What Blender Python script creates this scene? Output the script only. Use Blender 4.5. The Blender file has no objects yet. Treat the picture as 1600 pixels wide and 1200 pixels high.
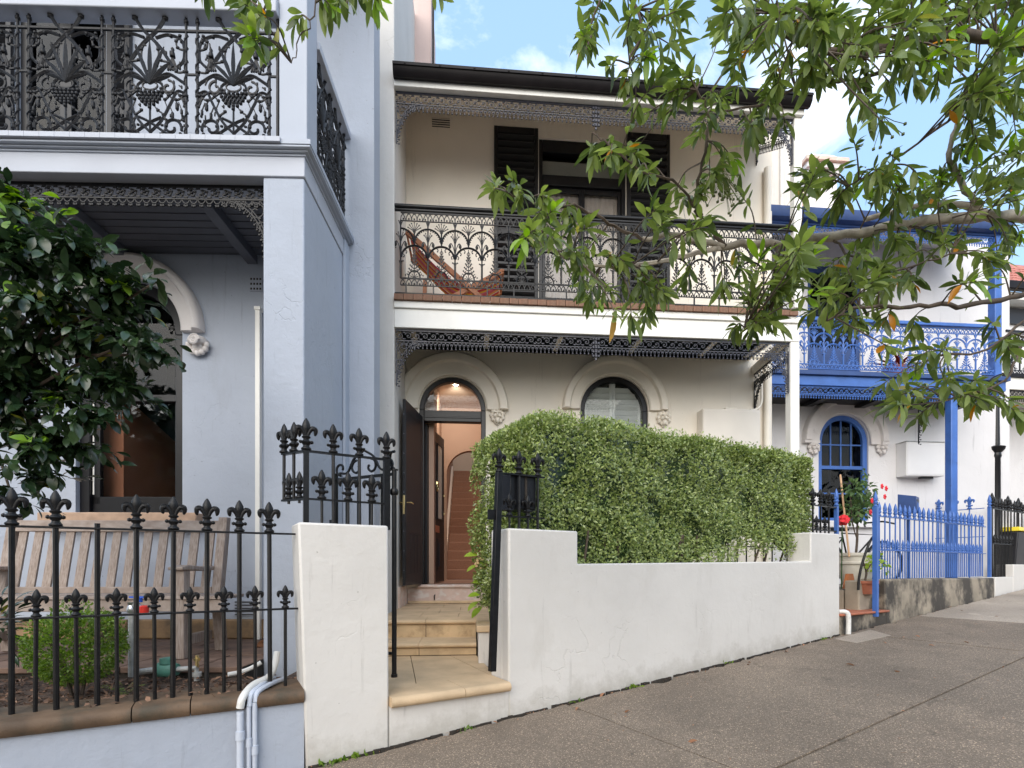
import bpy, bmesh, math, random
import numpy as np
from mathutils import Vector, Matrix, Quaternion
R = math.radians
PI = math.pi
rnd = random.Random(11)
scene = bpy.context.scene
C = scene.collection

# ------------------------------------------------------------------ camera
ZC, HZ, FPX = 1.18, 885.0, 800.0          # eye height, horizon row and focal length (in photo pixels)
cam_d = bpy.data.cameras.new('camera')
cam = bpy.data.objects.new('camera', cam_d)
C.objects.link(cam)
cam.location = (0, 0, ZC)
cam.rotation_euler = (R(90), 0, 0)
cam_d.sensor_width = 36
cam_d.lens = 18
cam_d.shift_y = (HZ - 600) / 1600
cam_d.clip_start = 0.05
cam_d.clip_end = 2000
scene.camera = cam

# ------------------------------------------------------------------ sky, sun, exposure
SUN_EL, SUN_AZ = 29, 193                   # azimuth clockwise from +Y: the sun stands behind the camera
w = bpy.data.worlds.new('World')
scene.world = w
w.use_nodes = True
nt = w.node_tree
nt.nodes.clear()
out = nt.nodes.new('ShaderNodeOutputWorld')
bg = nt.nodes.new('ShaderNodeBackground')
sky = nt.nodes.new('ShaderNodeTexSky')
sky.sky_type = 'NISHITA'
sky.sun_disc = False
sky.sun_elevation = R(SUN_EL)
sky.sun_rotation = R(SUN_AZ)
sky.dust_density = 1.2
tc = nt.nodes.new('ShaderNodeTexCoord')
mp = nt.nodes.new('ShaderNodeMapping')
mp.inputs['Scale'].default_value = (1, 1, 1.9)
mp.inputs['Location'].default_value = (0.35, 0.1, 0.0)
nz = nt.nodes.new('ShaderNodeTexNoise')
nz.inputs['Scale'].default_value = 2.3
nz.inputs['Detail'].default_value = 9
nz.inputs['Roughness'].default_value = 0.58
nz.inputs['Distortion'].default_value = 0.25
rp = nt.nodes.new('ShaderNodeValToRGB')
rp.color_ramp.elements[0].position = 0.45
rp.color_ramp.elements[1].position = 0.66
mx = nt.nodes.new('ShaderNodeMix')
mx.data_type = 'RGBA'
mx.inputs['B'].default_value = (9.4, 9.1, 8.7, 1)
nt.links.new(tc.outputs['Generated'], mp.inputs['Vector'])
nt.links.new(mp.outputs['Vector'], nz.inputs['Vector'])
nt.links.new(nz.outputs['Fac'], rp.inputs['Fac'])
nt.links.new(rp.outputs['Color'], mx.inputs['Factor'])
veil = nt.nodes.new('ShaderNodeMix')          # bright hazy blue of a humid sky
veil.data_type = 'RGBA'
veil.inputs['Factor'].default_value = 0.55
veil.inputs['B'].default_value = (2.5, 3.95, 5.9, 1)
nt.links.new(sky.outputs['Color'], veil.inputs['A'])
nt.links.new(veil.outputs['Result'], mx.inputs['A'])
nt.links.new(mx.outputs['Result'], bg.inputs['Color'])
bg.inputs['Strength'].default_value = 0.14
nt.links.new(bg.outputs['Background'], out.inputs['Surface'])
sun_d = bpy.data.lights.new('sun', 'SUN')
sun_d.energy = 1.5
sun_d.angle = R(66)
sun_d.color = (1.0, 0.92, 0.80)
sun = bpy.data.objects.new('sun', sun_d)
C.objects.link(sun)
sun.location = (-3, -6, 12)
sd = Vector((math.sin(R(SUN_AZ)) * math.cos(R(SUN_EL)), math.cos(R(SUN_AZ)) * math.cos(R(SUN_EL)), math.sin(R(SUN_EL))))
sun.rotation_euler = sd.to_track_quat('Z', 'Y').to_euler()
scene.view_settings.view_transform = 'Standard'
scene.view_settings.look = 'None'
scene.view_settings.gamma = 1
scene.view_settings.use_curve_mapping = False
scene.view_settings.exposure = 0.98
scene.render.engine = 'CYCLES'
scene.cycles.max_bounces = 8
scene.cycles.use_denoising = True


# ------------------------------------------------------------------ mesh helpers
class MB:
    def __init__(s):
        s.v = []
        s.f = []

    def add(s, vs, fs):
        n = len(s.v)
        s.v += [tuple(v) for v in vs]
        s.f += [tuple(i + n for i in f) for f in fs]
        return s

    def box(s, x0, x1, y0, y1, z0, z1):
        return s.add([(x0, y0, z0), (x1, y0, z0), (x1, y1, z0), (x0, y1, z0), (x0, y0, z1), (x1, y0, z1), (x1, y1, z1), (x0, y1, z1)],
                     [(0, 3, 2, 1), (4, 5, 6, 7), (0, 1, 5, 4), (1, 2, 6, 5), (2, 3, 7, 6), (3, 0, 4, 7)])

    def hexa(s, b, t):
        """eight corners: bottom four and top four, same winding"""
        return s.add(list(b) + list(t), [(0, 3, 2, 1), (4, 5, 6, 7), (0, 1, 5, 4), (1, 2, 6, 5), (2, 3, 7, 6), (3, 0, 4, 7)])

    def bar(s, p, q, w, h, up=(0, 0, 1)):
        p, q = Vector(p), Vector(q)
        d = (q - p).normalized()
        a = d.cross(Vector(up))
        if a.length < 1e-4:
            a = d.cross(Vector((0, 1, 0)))
        a.normalize()
        b = a.cross(d)
        a *= w / 2
        b *= h / 2
        return s.hexa([p - a - b, p + a - b, p + a + b, p - a + b], [q - a - b, q + a - b, q + a + b, q - a + b])

    def tube(s, pts, r, n=5, closed=False):
        pts = [Vector(p) for p in pts]
        m = len(pts)
        rs = r if isinstance(r, (list, tuple)) else [r] * m
        ref = None
        vs = []
        for i in range(m):
            a = pts[(i - 1) % m] if (closed or i > 0) else pts[i]
            b = pts[(i + 1) % m] if (closed or i < m - 1) else pts[i]
            d = b - a
            if d.length < 1e-9:
                d = Vector((0, 0, 1))
            d.normalize()
            if ref is None:
                ref = Vector((0, 1, 0)) if abs(d.y) < 0.9 else Vector((1, 0, 0))
            x = ref - d * ref.dot(d)
            if x.length < 1e-5:
                x = d.orthogonal()
            x.normalize()
            ref = x
            y = d.cross(x)
            for k in range(n):
                an = 2 * PI * (k + 0.5) / n
                vs.append(pts[i] + (x * math.cos(an) + y * math.sin(an)) * rs[i])
        fs = []
        for i in range(m if closed else m - 1):
            j = (i + 1) % m
            for k in range(n):
                l = (k + 1) % n
                fs.append((i * n + k, i * n + l, j * n + l, j * n + k))
        if not closed:
            fs.append(tuple(range(n - 1, -1, -1)))
            fs.append(tuple((m - 1) * n + k for k in range(n)))
        return s.add(vs, fs)

    def lathe(s, prof, n=10, c=(0, 0, 0), sx=1, sy=1):
        vs = []
        for r, z in prof:
            for k in range(n):
                a = 2 * PI * k / n
                vs.append((c[0] + r * sx * math.cos(a), c[1] + r * sy * math.sin(a), c[2] + z))
        fs = []
        for i in range(len(prof) - 1):
            for k in range(n):
                l = (k + 1) % n
                fs.append((i * n + k, i * n + l, (i + 1) * n + l, (i + 1) * n + k))
        fs.append(tuple(range(n - 1, -1, -1)))
        fs.append(tuple((len(prof) - 1) * n + k for k in range(n)))
        return s.add(vs, fs)

    def prism(s, pts, y0, y1):
        """polygon in x, z extruded along y"""
        n = len(pts)
        vs = [(x, y0, z) for x, z in pts] + [(x, y1, z) for x, z in pts]
        fs = [tuple(range(n)), tuple(range(2 * n - 1, n - 1, -1))]
        for i in range(n):
            j = (i + 1) % n
            fs.append((i, i + n, j + n, j))
        return s.add(vs, fs)

    def prism_x(s, pts, x0, x1):
        n = len(pts)
        vs = [(x0, y, z) for y, z in pts] + [(x1, y, z) for y, z in pts]
        fs = [tuple(range(n)), tuple(range(2 * n - 1, n - 1, -1))]
        for i in range(n):
            j = (i + 1) % n
            fs.append((i, i + n, j + n, j))
        return s.add(vs, fs)

    def slab(s, pts, z0, z1):
        """polygon in x, y extruded up; z0, z1 may be callables of x, y"""
        n = len(pts)
        g0 = z0 if callable(z0) else (lambda x, y: z0)
        g1 = z1 if callable(z1) else (lambda x, y: z1)
        vs = [(x, y, g0(x, y)) for x, y in pts] + [(x, y, g1(x, y)) for x, y in pts]
        fs = [tuple(range(n - 1, -1, -1)), tuple(range(n, 2 * n))]
        for i in range(n):
            j = (i + 1) % n
            fs.append((i, j, j + n, i + n))
        return s.add(vs, fs)

    def ball(s, c, r, sx=1, sy=1, sz=1):
        vs = [(c[0], c[1], c[2] - r * sz)]
        for la in (-0.5, 0.5):
            for k in range(6):
                a = PI / 3 * k
                vs.append((c[0] + r * sx * math.cos(la) * math.cos(a), c[1] + r * sy * math.cos(la) * math.sin(a), c[2] + r * sz * math.sin(la)))
        vs.append((c[0], c[1], c[2] + r * sz))
        fs = [(0, 1 + (k + 1) % 6, 1 + k) for k in range(6)] + [(1 + k, 1 + (k + 1) % 6, 7 + (k + 1) % 6, 7 + k) for k in range(6)] + [(7 + k, 7 + (k + 1) % 6, 13) for k in range(6)]
        return s.add(vs, fs)

    def band(s, cx, cz, r0, r1, y0, y1, a0=0.0, a1=PI, n=24):
        """part of a ring in the x-z plane, with depth"""
        vs = []
        for i in range(n + 1):
            a = a0 + (a1 - a0) * i / n
            for r, y in ((r0, y0), (r1, y0), (r1, y1), (r0, y1)):
                vs.append((cx + r * math.cos(a), y, cz + r * math.sin(a)))
        fs = [(3, 2, 1, 0)]
        for i in range(n):
            for k in range(4):
                l = (k + 1) % 4
                fs.append((i * 4 + k, i * 4 + l, i * 4 + 4 + l, i * 4 + 4 + k))
        fs.append(tuple(n * 4 + k for k in range(4)))
        return s.add(vs, fs)

    def roll(s, cx, cz, prof, a0=0.0, a1=PI, n=28):
        """sweep a closed profile of (radius, y) round an arc in the x-z plane"""
        m = len(prof)
        vs = []
        for i in range(n + 1):
            a = a0 + (a1 - a0) * i / n
            for r, y in prof:
                vs.append((cx + r * math.cos(a), y, cz + r * math.sin(a)))
        fs = [tuple(range(m - 1, -1, -1))]
        for i in range(n):
            for k in range(m):
                l = (k + 1) % m
                fs.append((i * m + k, i * m + l, i * m + m + l, i * m + m + k))
        fs.append(tuple(n * m + k for k in range(m)))
        return s.add(vs, fs)

    def join(s, o, mat=None):
        return s.add([mat @ Vector(v) for v in o.v] if mat is not None else o.v, o.f)

    def mesh(s, name, mat, smooth=True, angle=38):
        me = bpy.data.meshes.new(name)
        me.from_pydata(s.v, [], s.f)
        bm = bmesh.new()
        bm.from_mesh(me)
        bmesh.ops.recalc_face_normals(bm, faces=bm.faces)
        bm.to_mesh(me)
        bm.free()
        if mat is not None:
            me.materials.append(mat)
        if smooth:
            me.shade_smooth()
            me.set_sharp_from_angle(angle=R(angle))
        return me

    def build(s, name, mat, parent=None, smooth=True, bevel=0, angle=38):
        o = bpy.data.objects.new(name, s.mesh(name, mat, smooth, angle))
        C.objects.link(o)
        o.parent = parent
        if bevel:
            b = o.modifiers.new('edge', 'BEVEL')
            b.width = bevel
            b.segments = 2
            b.limit_method = 'ANGLE'
            b.angle_limit = R(40)
        return o


def link(name, me, parent=None, loc=(0, 0, 0), rot=(0, 0, 0), scale=(1, 1, 1)):
    """one object on a shared mesh"""
    o = bpy.data.objects.new(name, me)
    C.objects.link(o)
    o.parent = parent
    o.location = loc
    o.rotation_euler = rot
    o.scale = scale
    return o


def tag(o, label, cat, group=None, kind=None):
    if label:
        o['label'] = label
    if cat:
        o['category'] = cat
    if group:
        o['group'] = group
    if kind:
        o['kind'] = kind
    return o


def thing(name, label, cat, loc=(0, 0, 0), rz=0.0, group=None):
    o = bpy.data.objects.new(name, None)
    C.objects.link(o)
    o.empty_display_size = 0.2
    o.location = loc
    o.rotation_euler = (0, 0, rz)
    return tag(o, label, cat, group)


class Frame:
    """an upright local frame: origin on the ground plan, x along a facade or fence, y into the depth"""

    def __init__(s, ox, oy, deg):
        s.ox, s.oy, s.a = ox, oy, R(deg)
        s.c, s.s = math.cos(s.a), math.sin(s.a)

    def dist(s, px, y):
        return (y + s.c * s.oy - s.s * s.ox) / (s.c - s.s * (px - 800) / FPX)

    def at(s, px, py, y):
        """local x and height of the surveyed point that the photo shows at px, py on the plane y"""
        d = s.dist(px, y)
        rx, ry = d * (px - 800) / FPX - s.ox, d - s.oy
        return s.c * rx + s.s * ry, ZC + d * (HZ - py) / FPX

    def x(s, px, y):
        return s.at(px, 0, y)[0]

    def z(s, px, py, y):
        return s.at(px, py, y)[1]

    def world(s, x, y, z=0):
        return Vector((s.ox + s.c * x - s.s * y, s.oy + s.s * x + s.c * y, z))

    def local(s, X, Y):
        rx, ry = X - s.ox, Y - s.oy
        return s.c * rx + s.s * ry, -s.s * rx + s.c * ry

    def thing(s, name, label, cat, x=0, y=0, z=0, rz=0, group=None):
        return thing(name, label, cat, s.world(x, y, z), s.a + rz, group)


def cam_pt(px, py, d):
    return Vector(((px - 800) / FPX * d, d, ZC + (HZ - py) / FPX * d))


FW = Frame(-1.459, 6.345, 4.5)      # white house: y = 0 the verandah front
FL = Frame(-1.666, 4.10, 1.4)       # grey-blue house on the left: origin the corner of its pillar
FS = Frame(-0.80, 3.34, 30.65)      # street line: origin the gate opening, y = 0 the face of the white wall
FG = Frame(-1.263, 3.10, 28.9)      # front fence of the grey-blue house
FB = Frame(4.556, 8.10, 5.0)        # blue-trimmed house
FT = Frame(7.75, 9.3, 8.0)          # house beyond it
GRADE = 0.066


def ground_z(X, Y):
    u, v = FS.local(X, Y)
    return GRADE * u


# ------------------------------------------------------------------ materials
def new_mat(name):
    m = bpy.data.materials.new(name)
    m.use_nodes = True
    n = m.node_tree
    return m, n, n.nodes['Principled BSDF']


def mat(name, col, rough=0.7, var=0.08, vs=3.0, bump=0.0, bs=60.0, metal=0.0, spec=0.5, col2=None, lo=0.35, hi=0.65, stretch=(1, 1, 1), bdist=0.004, detail=6, stain=None):
    m, n, p = new_mat(name)
    L = n.links.new
    tcn = n.nodes.new('ShaderNodeTexCoord')
    mpn = n.nodes.new('ShaderNodeMapping')
    mpn.inputs['Scale'].default_value = stretch
    L(tcn.outputs['Object'], mpn.inputs['Vector'])
    a = n.nodes.new('ShaderNodeTexNoise')
    a.inputs['Scale'].default_value = vs
    a.inputs['Detail'].default_value = detail
    L(mpn.outputs['Vector'], a.inputs['Vector'])
    r = n.nodes.new('ShaderNodeValToRGB')
    r.color_ramp.elements[0].position = lo
    r.color_ramp.elements[1].position = hi
    c2 = col2 or [min(1, c * (1 + var)) for c in col]
    c1 = [c * (1 - var) for c in col] if not col2 else col
    r.color_ramp.elements[0].color = (*c1, 1)
    r.color_ramp.elements[1].color = (*c2, 1)
    L(a.outputs['Fac'], r.inputs['Fac'])
    src = r.outputs['Color']
    if stain:                                   # (colour, scale, threshold, softness, strength, stretch)
        sc, ss, th, so, st, sx = stain
        mp2 = n.nodes.new('ShaderNodeMapping')
        mp2.inputs['Scale'].default_value = sx
        L(tcn.outputs['Object'], mp2.inputs['Vector'])
        b = n.nodes.new('ShaderNodeTexNoise')
        b.inputs['Scale'].default_value = ss
        b.inputs['Detail'].default_value = 8
        b.inputs['Roughness'].default_value = 0.65
        L(mp2.outputs['Vector'], b.inputs['Vector'])
        mr = n.nodes.new('ShaderNodeMapRange')
        mr.inputs['From Min'].default_value = th
        mr.inputs['From Max'].default_value = th + so
        mr.inputs['To Max'].default_value = st
        L(b.outputs['Fac'], mr.inputs['Value'])
        mi = n.nodes.new('ShaderNodeMix')
        mi.data_type = 'RGBA'
        L(mr.outputs['Result'], mi.inputs['Factor'])
        L(src, mi.inputs['A'])
        mi.inputs['B'].default_value = (*sc, 1)
        src = mi.outputs['Result']
    L(src, p.inputs['Base Color'])
    p.inputs['Roughness'].default_value = rough
    p.inputs['Metallic'].default_value = metal
    p.inputs['Specular IOR Level'].default_value = spec
    if bump:
        b2 = n.nodes.new('ShaderNodeTexNoise')
        b2.inputs['Scale'].default_value = bs
        b2.inputs['Detail'].default_value = 5
        L(mpn.outputs['Vector'], b2.inputs['Vector'])
        bn = n.nodes.new('ShaderNodeBump')
        bn.inputs['Strength'].default_value = bump
        bn.inputs['Distance'].default_value = bdist
        L(b2.outputs['Fac'], bn.inputs['Height'])
        L(bn.outputs['Normal'], p.inputs['Normal'])
    return m


def stucco(name, col, lumps=0.5, dirt=(0.30, 0.29, 0.26), dirt_th=0.60, dirt_amt=0.35, cracks=True):
    """painted render: trowel lumps, fine grain, hairline cracks, patchy grime"""
    m = mat(name, col, 0.75, 0.04, 1.3, 0, 60, stain=(dirt, 1.7, dirt_th, 0.22, dirt_amt, (1.6, 1.6, 0.55)))
    n = m.node_tree
    L = n.links.new
    p = n.nodes['Principled BSDF']
    tcn = n.nodes.new('ShaderNodeTexCoord')
    a = n.nodes.new('ShaderNodeTexNoise')
    a.inputs['Scale'].default_value = 9
    a.inputs['Detail'].default_value = 9
    a.inputs['Roughness'].default_value = 0.62
    L(tcn.outputs['Object'], a.inputs['Vector'])
    b1 = n.nodes.new('ShaderNodeBump')
    b1.inputs['Strength'].default_value = lumps
    b1.inputs['Distance'].default_value = 0.012
    L(a.outputs['Fac'], b1.inputs['Height'])
    last = b1
    src = p.inputs['Base Color'].links[0].from_socket      # thin vertical streaks and small chips
    mps = n.nodes.new('ShaderNodeMapping')
    mps.inputs['Scale'].default_value = (7, 7, 0.5)
    L(tcn.outputs['Object'], mps.inputs['Vector'])
    ns = n.nodes.new('ShaderNodeTexNoise')
    ns.inputs['Scale'].default_value = 2.2
    ns.inputs['Detail'].default_value = 7
    ns.inputs['Roughness'].default_value = 0.7
    L(mps.outputs['Vector'], ns.inputs['Vector'])
    ms = n.nodes.new('ShaderNodeMapRange')
    ms.inputs['From Min'].default_value = 0.60
    ms.inputs['From Max'].default_value = 0.78
    ms.inputs['To Max'].default_value = 0.45
    L(ns.outputs['Fac'], ms.inputs['Value'])
    mi = n.nodes.new('ShaderNodeMix')
    mi.data_type = 'RGBA'
    L(ms.outputs['Result'], mi.inputs['Factor'])
    L(src, mi.inputs['A'])
    mi.inputs['B'].default_value = (*[c * 0.55 for c in dirt], 1)
    nc = n.nodes.new('ShaderNodeTexNoise')
    nc.inputs['Scale'].default_value = 26
    nc.inputs['Detail'].default_value = 3
    L(tcn.outputs['Object'], nc.inputs['Vector'])
    mc = n.nodes.new('ShaderNodeMapRange')
    mc.inputs['From Min'].default_value = 0.735
    mc.inputs['From Max'].default_value = 0.75
    mc.inputs['To Max'].default_value = 0.55
    L(nc.outputs['Fac'], mc.inputs['Value'])
    mi2 = n.nodes.new('ShaderNodeMix')
    mi2.data_type = 'RGBA'
    L(mc.outputs['Result'], mi2.inputs['Factor'])
    L(mi.outputs['Result'], mi2.inputs['A'])
    mi2.inputs['B'].default_value = (*[c * 0.7 for c in dirt], 1)
    L(mi2.outputs['Result'], p.inputs['Base Color'])
    if cracks:
        d = n.nodes.new('ShaderNodeTexNoise')
        d.inputs['Scale'].default_value = 2.0
        d.inputs['Detail'].default_value = 5
        L(tcn.outputs['Object'], d.inputs['Vector'])
        s1 = n.nodes.new('ShaderNodeMath')
        s1.operation = 'SUBTRACT'
        s1.inputs[1].default_value = 0.5
        L(d.outputs['Fac'], s1.inputs[0])
        s2 = n.nodes.new('ShaderNodeMath')
        s2.operation = 'ABSOLUTE'
        L(s1.outputs[0], s2.inputs[0])
        mr = n.nodes.new('ShaderNodeMapRange')
        mr.inputs['From Min'].default_value = 0.0
        mr.inputs['From Max'].default_value = 0.006
        L(s2.outputs[0], mr.inputs['Value'])
        e = n.nodes.new('ShaderNodeTexNoise')
        e.inputs['Scale'].default_value = 1.1
        L(tcn.outputs['Object'], e.inputs['Vector'])
        mr2 = n.nodes.new('ShaderNodeMapRange')
        mr2.inputs['From Min'].default_value = 0.50
        mr2.inputs['From Max'].default_value = 0.62
        mr2.inputs['To Max'].default_value = 0.55
        L(e.outputs['Fac'], mr2.inputs['Value'])
        b2 = n.nodes.new('ShaderNodeBump')
        b2.inputs['Distance'].default_value = 0.006
        L(mr2.outputs['Result'], b2.inputs['Strength'])
        L(mr.outputs['Result'], b2.inputs['Height'])
        L(b1.outputs['Normal'], b2.inputs['Normal'])
        last = b2
    L(last.outputs['Normal'], p.inputs['Normal'])
    return m


def leaf_mat(name, c1, c2, rough=0.45, trans=0.3, odd=None, spec=0.5, odd_at=0.97):
    m, n, p = new_mat(name)
    L = n.links.new
    g = n.nodes.new('ShaderNodeNewGeometry')
    oi = n.nodes.new('ShaderNodeObjectInfo')
    ad = n.nodes.new('ShaderNodeMath')
    ad.operation = 'ADD'
    L(g.outputs['Random Per Island'], ad.inputs[0])
    L(oi.outputs['Random'], ad.inputs[1])
    fr = n.nodes.new('ShaderNodeMath')
    fr.operation = 'FRACT'
    L(ad.outputs[0], fr.inputs[0])
    r = n.nodes.new('ShaderNodeValToRGB')
    e = r.color_ramp.elements
    e[0].color = (*c1, 1)
    e[1].color = (*c2, 1)
    e[1].position = 0.9
    if odd:
        x = e.new(odd_at)
        x.color = (*c2, 1)
        y = e.new(min(1.0, odd_at + 0.004))
        y.color = (*odd, 1)
    L(fr.outputs[0], r.inputs['Fac'])
    tcn = n.nodes.new('ShaderNodeTexCoord')
    nz2 = n.nodes.new('ShaderNodeTexNoise')
    nz2.inputs['Scale'].default_value = 40
    L(tcn.outputs['Object'], nz2.inputs['Vector'])
    hs = n.nodes.new('ShaderNodeHueSaturation')
    mr = n.nodes.new('ShaderNodeMapRange')
    mr.inputs['To Min'].default_value = 0.75
    mr.inputs['To Max'].default_value = 1.25
    L(nz2.outputs['Fac'], mr.inputs['Value'])
    L(mr.outputs['Result'], hs.inputs['Value'])
    L(r.outputs['Color'], hs.inputs['Color'])
    L(hs.outputs['Color'], p.inputs['Base Color'])
    p.inputs['Roughness'].default_value = rough
    p.inputs['Specular IOR Level'].default_value = spec
    t = n.nodes.new('ShaderNodeBsdfTranslucent')
    hs2 = n.nodes.new('ShaderNodeHueSaturation')
    hs2.inputs['Saturation'].default_value = 1.15
    hs2.inputs['Value'].default_value = 1.7
    L(hs.outputs['Color'], hs2.inputs['Color'])
    L(hs2.outputs['Color'], t.inputs['Color'])
    ms = n.nodes.new('ShaderNodeMixShader')
    ms.inputs['Fac'].default_value = trans
    L(p.outputs['BSDF'], ms.inputs[1])
    L(t.outputs['BSDF'], ms.inputs[2])
    L(ms.outputs['Shader'], n.nodes['Material Output'].inputs['Surface'])
    return m


def glass_mat(name, tint=(0.9, 0.92, 0.92), refl=0.10):
    m = bpy.data.materials.new(name)
    m.use_nodes = True
    n = m.node_tree
    n.nodes.clear()
    L = n.links.new
    o = n.nodes.new('ShaderNodeOutputMaterial')
    t = n.nodes.new('ShaderNodeBsdfTransparent')
    t.inputs['Color'].default_value = (*tint, 1)
    g = n.nodes.new('ShaderNodeBsdfGlossy')
    g.inputs['Roughness'].default_value = 0.02
    tcn = n.nodes.new('ShaderNodeTexCoord')
    nz2 = n.nodes.new('ShaderNodeTexNoise')
    nz2.inputs['Scale'].default_value = 3.0
    L(tcn.outputs['Object'], nz2.inputs['Vector'])
    bn = n.nodes.new('ShaderNodeBump')
    bn.inputs['Strength'].default_value = 0.006
    L(nz2.outputs['Fac'], bn.inputs['Height'])
    L(bn.outputs['Normal'], g.inputs['Normal'])
    lw = n.nodes.new('ShaderNodeLayerWeight')
    lw.inputs['Blend'].default_value = 0.5
    pw5 = n.nodes.new('ShaderNodeMath')
    pw5.operation = 'POWER'
    pw5.inputs[1].default_value = 4.5
    L(lw.outputs['Facing'], pw5.inputs[0])
    mr = n.nodes.new('ShaderNodeMapRange')
    mr.inputs['To Min'].default_value = refl
    mr.inputs['To Max'].default_value = 0.9
    L(pw5.outputs[0], mr.inputs['Value'])
    ms = n.nodes.new('ShaderNodeMixShader')
    L(mr.outputs['Result'], ms.inputs['Fac'])
    L(t.outputs['BSDF'], ms.inputs[1])
    L(g.outputs['BSDF'], ms.inputs[2])
    L(ms.outputs['Shader'], o.inputs['Surface'])
    return m


M = {}
M['white'] = stucco('white_render', (0.63, 0.605, 0.57), 0.55, (0.42, 0.39, 0.34), 0.55, 0.36)
M['cream'] = stucco('cream_render', (0.84, 0.775, 0.675), 0.25, (0.60, 0.53, 0.43), 0.62, 0.25, cracks=False)
M['hood'] = mat('cream_moulding', (0.82, 0.755, 0.655), 0.6, 0.04, 3, 0.15, 60)
M['white_paint'] = mat('white_paint', (0.80, 0.785, 0.74), 0.45, 0.03, 4, 0.12, 30, stain=((0.42, 0.36, 0.28), 5, 0.66, 0.1, 0.5, (1, 1, 3)))
M['cream_paint'] = mat('cream_paint', (0.83, 0.77, 0.67), 0.5, 0.03, 4, 0.1, 30)
M['lilac'] = stucco('lilac_render', (0.372, 0.407, 0.475), 0.75, (0.27, 0.28, 0.30), 0.57, 0.36)
M['lilac_smooth'] = mat('lilac_paint', (0.372, 0.407, 0.475), 0.55, 0.04, 2, 0.2, 25, stain=((0.25, 0.26, 0.27), 6, 0.68, 0.08, 0.5, (1, 1, 4)))
M['lilac_pale'] = mat('pale_lilac_paint', (0.415, 0.44, 0.50), 0.5, 0.04, 2, 0.15, 25)
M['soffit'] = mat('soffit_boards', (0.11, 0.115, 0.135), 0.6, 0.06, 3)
M['iron'] = mat('black_iron', (0.007, 0.007, 0.008), 0.32, 0.3, 20, 0.3, 90, spec=0.30)
M['lace_iron'] = mat('weathered_iron_lace', (0.010, 0.010, 0.012), 0.45, 0.3, 30, 0.6, 120, spec=0.28, stain=((0.13, 0.13, 0.15), 60, 0.60, 0.1, 0.5, (1, 1, 1)))
M['grey_lace'] = mat('grey_iron_lace', (0.026, 0.027, 0.040), 0.36, 0.25, 30, 0.5, 120, spec=0.6, stain=((0.17, 0.17, 0.20), 70, 0.60, 0.1, 0.4, (1, 1, 1)))
M['black_paint'] = mat('black_gloss_paint', (0.008, 0.008, 0.010), 0.32, 0.15, 5, 0.08, 40, spec=0.35)
M['charcoal'] = mat('charcoal_paint', (0.020, 0.020, 0.023), 0.42, 0.12, 5, 0.12, 60, spec=0.35)
M['gutter'] = mat('dark_gutter', (0.010, 0.008, 0.009), 0.45, 0.2, 6, 0.1, 30, spec=0.16)
M['blue'] = mat('blue_paint', (0.050, 0.135, 0.42), 0.42, 0.12, 5, 0.15, 40, stain=((0.03, 0.06, 0.16), 9, 0.62, 0.1, 0.5, (1, 1, 2)))
M['blue_dark'] = mat('deep_blue_paint', (0.025, 0.06, 0.19), 0.42, 0.12, 5, 0.15, 40)
M['pale_wall'] = stucco('pale_grey_render', (0.69, 0.675, 0.68), 0.3, (0.42, 0.40, 0.40), 0.62, 0.3)
M['grey_hood'] = mat('grey_moulding', (0.66, 0.62, 0.60), 0.6, 0.06, 4, 0.2, 50, stain=((0.3, 0.26, 0.24), 5, 0.62, 0.1, 0.4, (1, 1, 1)))
M['sandstone'] = mat('honey_sandstone', (0.56, 0.41, 0.255), 0.72, 0.13, 4, 0.35, 70, stain=((0.30, 0.20, 0.11), 7, 0.60, 0.16, 0.5, (1, 1, 1)))
M['sandstone_dk'] = mat('riser_sandstone', (0.52, 0.38, 0.225), 0.75, 0.14, 4, 0.35, 70, stain=((0.25, 0.16, 0.085), 6, 0.52, 0.16, 0.6, (1, 1, 1)))
M['pink_stone'] = mat('pink_painted_stone', (0.62, 0.47, 0.40), 0.7, 0.1, 5, 0.35, 40, stain=((0.66, 0.60, 0.55), 7, 0.5, 0.1, 0.8, (1, 1, 2)))
M['sill_stone'] = mat('sill_sandstone', (0.42, 0.285, 0.20), 0.8, 0.16, 8, 0.5, 80)
M['coping'] = mat('brown_coping', (0.115, 0.072, 0.042), 0.7, 0.3, 6, 0.6, 60, stain=((0.05, 0.045, 0.03), 5, 0.5, 0.15, 0.8, (1, 1, 1)))
M['plinth'] = mat('brown_plinth', (0.26, 0.165, 0.085), 0.8, 0.25, 4, 0.7, 35, stain=((0.09, 0.065, 0.045), 3, 0.5, 0.15, 0.8, (1, 1, 1)))
M['brick_tile'] = mat('terracotta_edging', (0.21, 0.105, 0.062), 0.75, 0.25, 14, 0.6, 70, stain=((0.12, 0.08, 0.05), 9, 0.52, 0.12, 0.6, (1, 1, 1)))
M['terracotta'] = mat('terracotta', (0.36, 0.12, 0.065), 0.75, 0.15, 8, 0.3, 60)
M['red_tile'] = mat('red_roof_tile', (0.42, 0.155, 0.12), 0.75, 0.25, 6, 0.4, 30)
M['wood'] = mat('weathered_teak', (0.255, 0.195, 0.160), 0.75, 0.28, 9, 0.5, 60, stretch=(1, 8, 1), col2=(0.385, 0.315, 0.270))
M['slat_wood'] = mat('weathered_slat', (0.245, 0.185, 0.150), 0.75, 0.28, 14, 0.6, 50, stretch=(6, 6, 0.7), col2=(0.39, 0.32, 0.275))
M['chair_wood'] = mat('oiled_wood', (0.36, 0.125, 0.045), 0.5, 0.25, 12, 0.3, 60, stretch=(1, 1, 0.3))
M['soil'] = mat('leaf_litter_soil', (0.045, 0.030, 0.022), 0.95, 0.4, 25, 0.9, 70, bdist=0.02, col2=(0.13, 0.085, 0.062))
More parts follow.
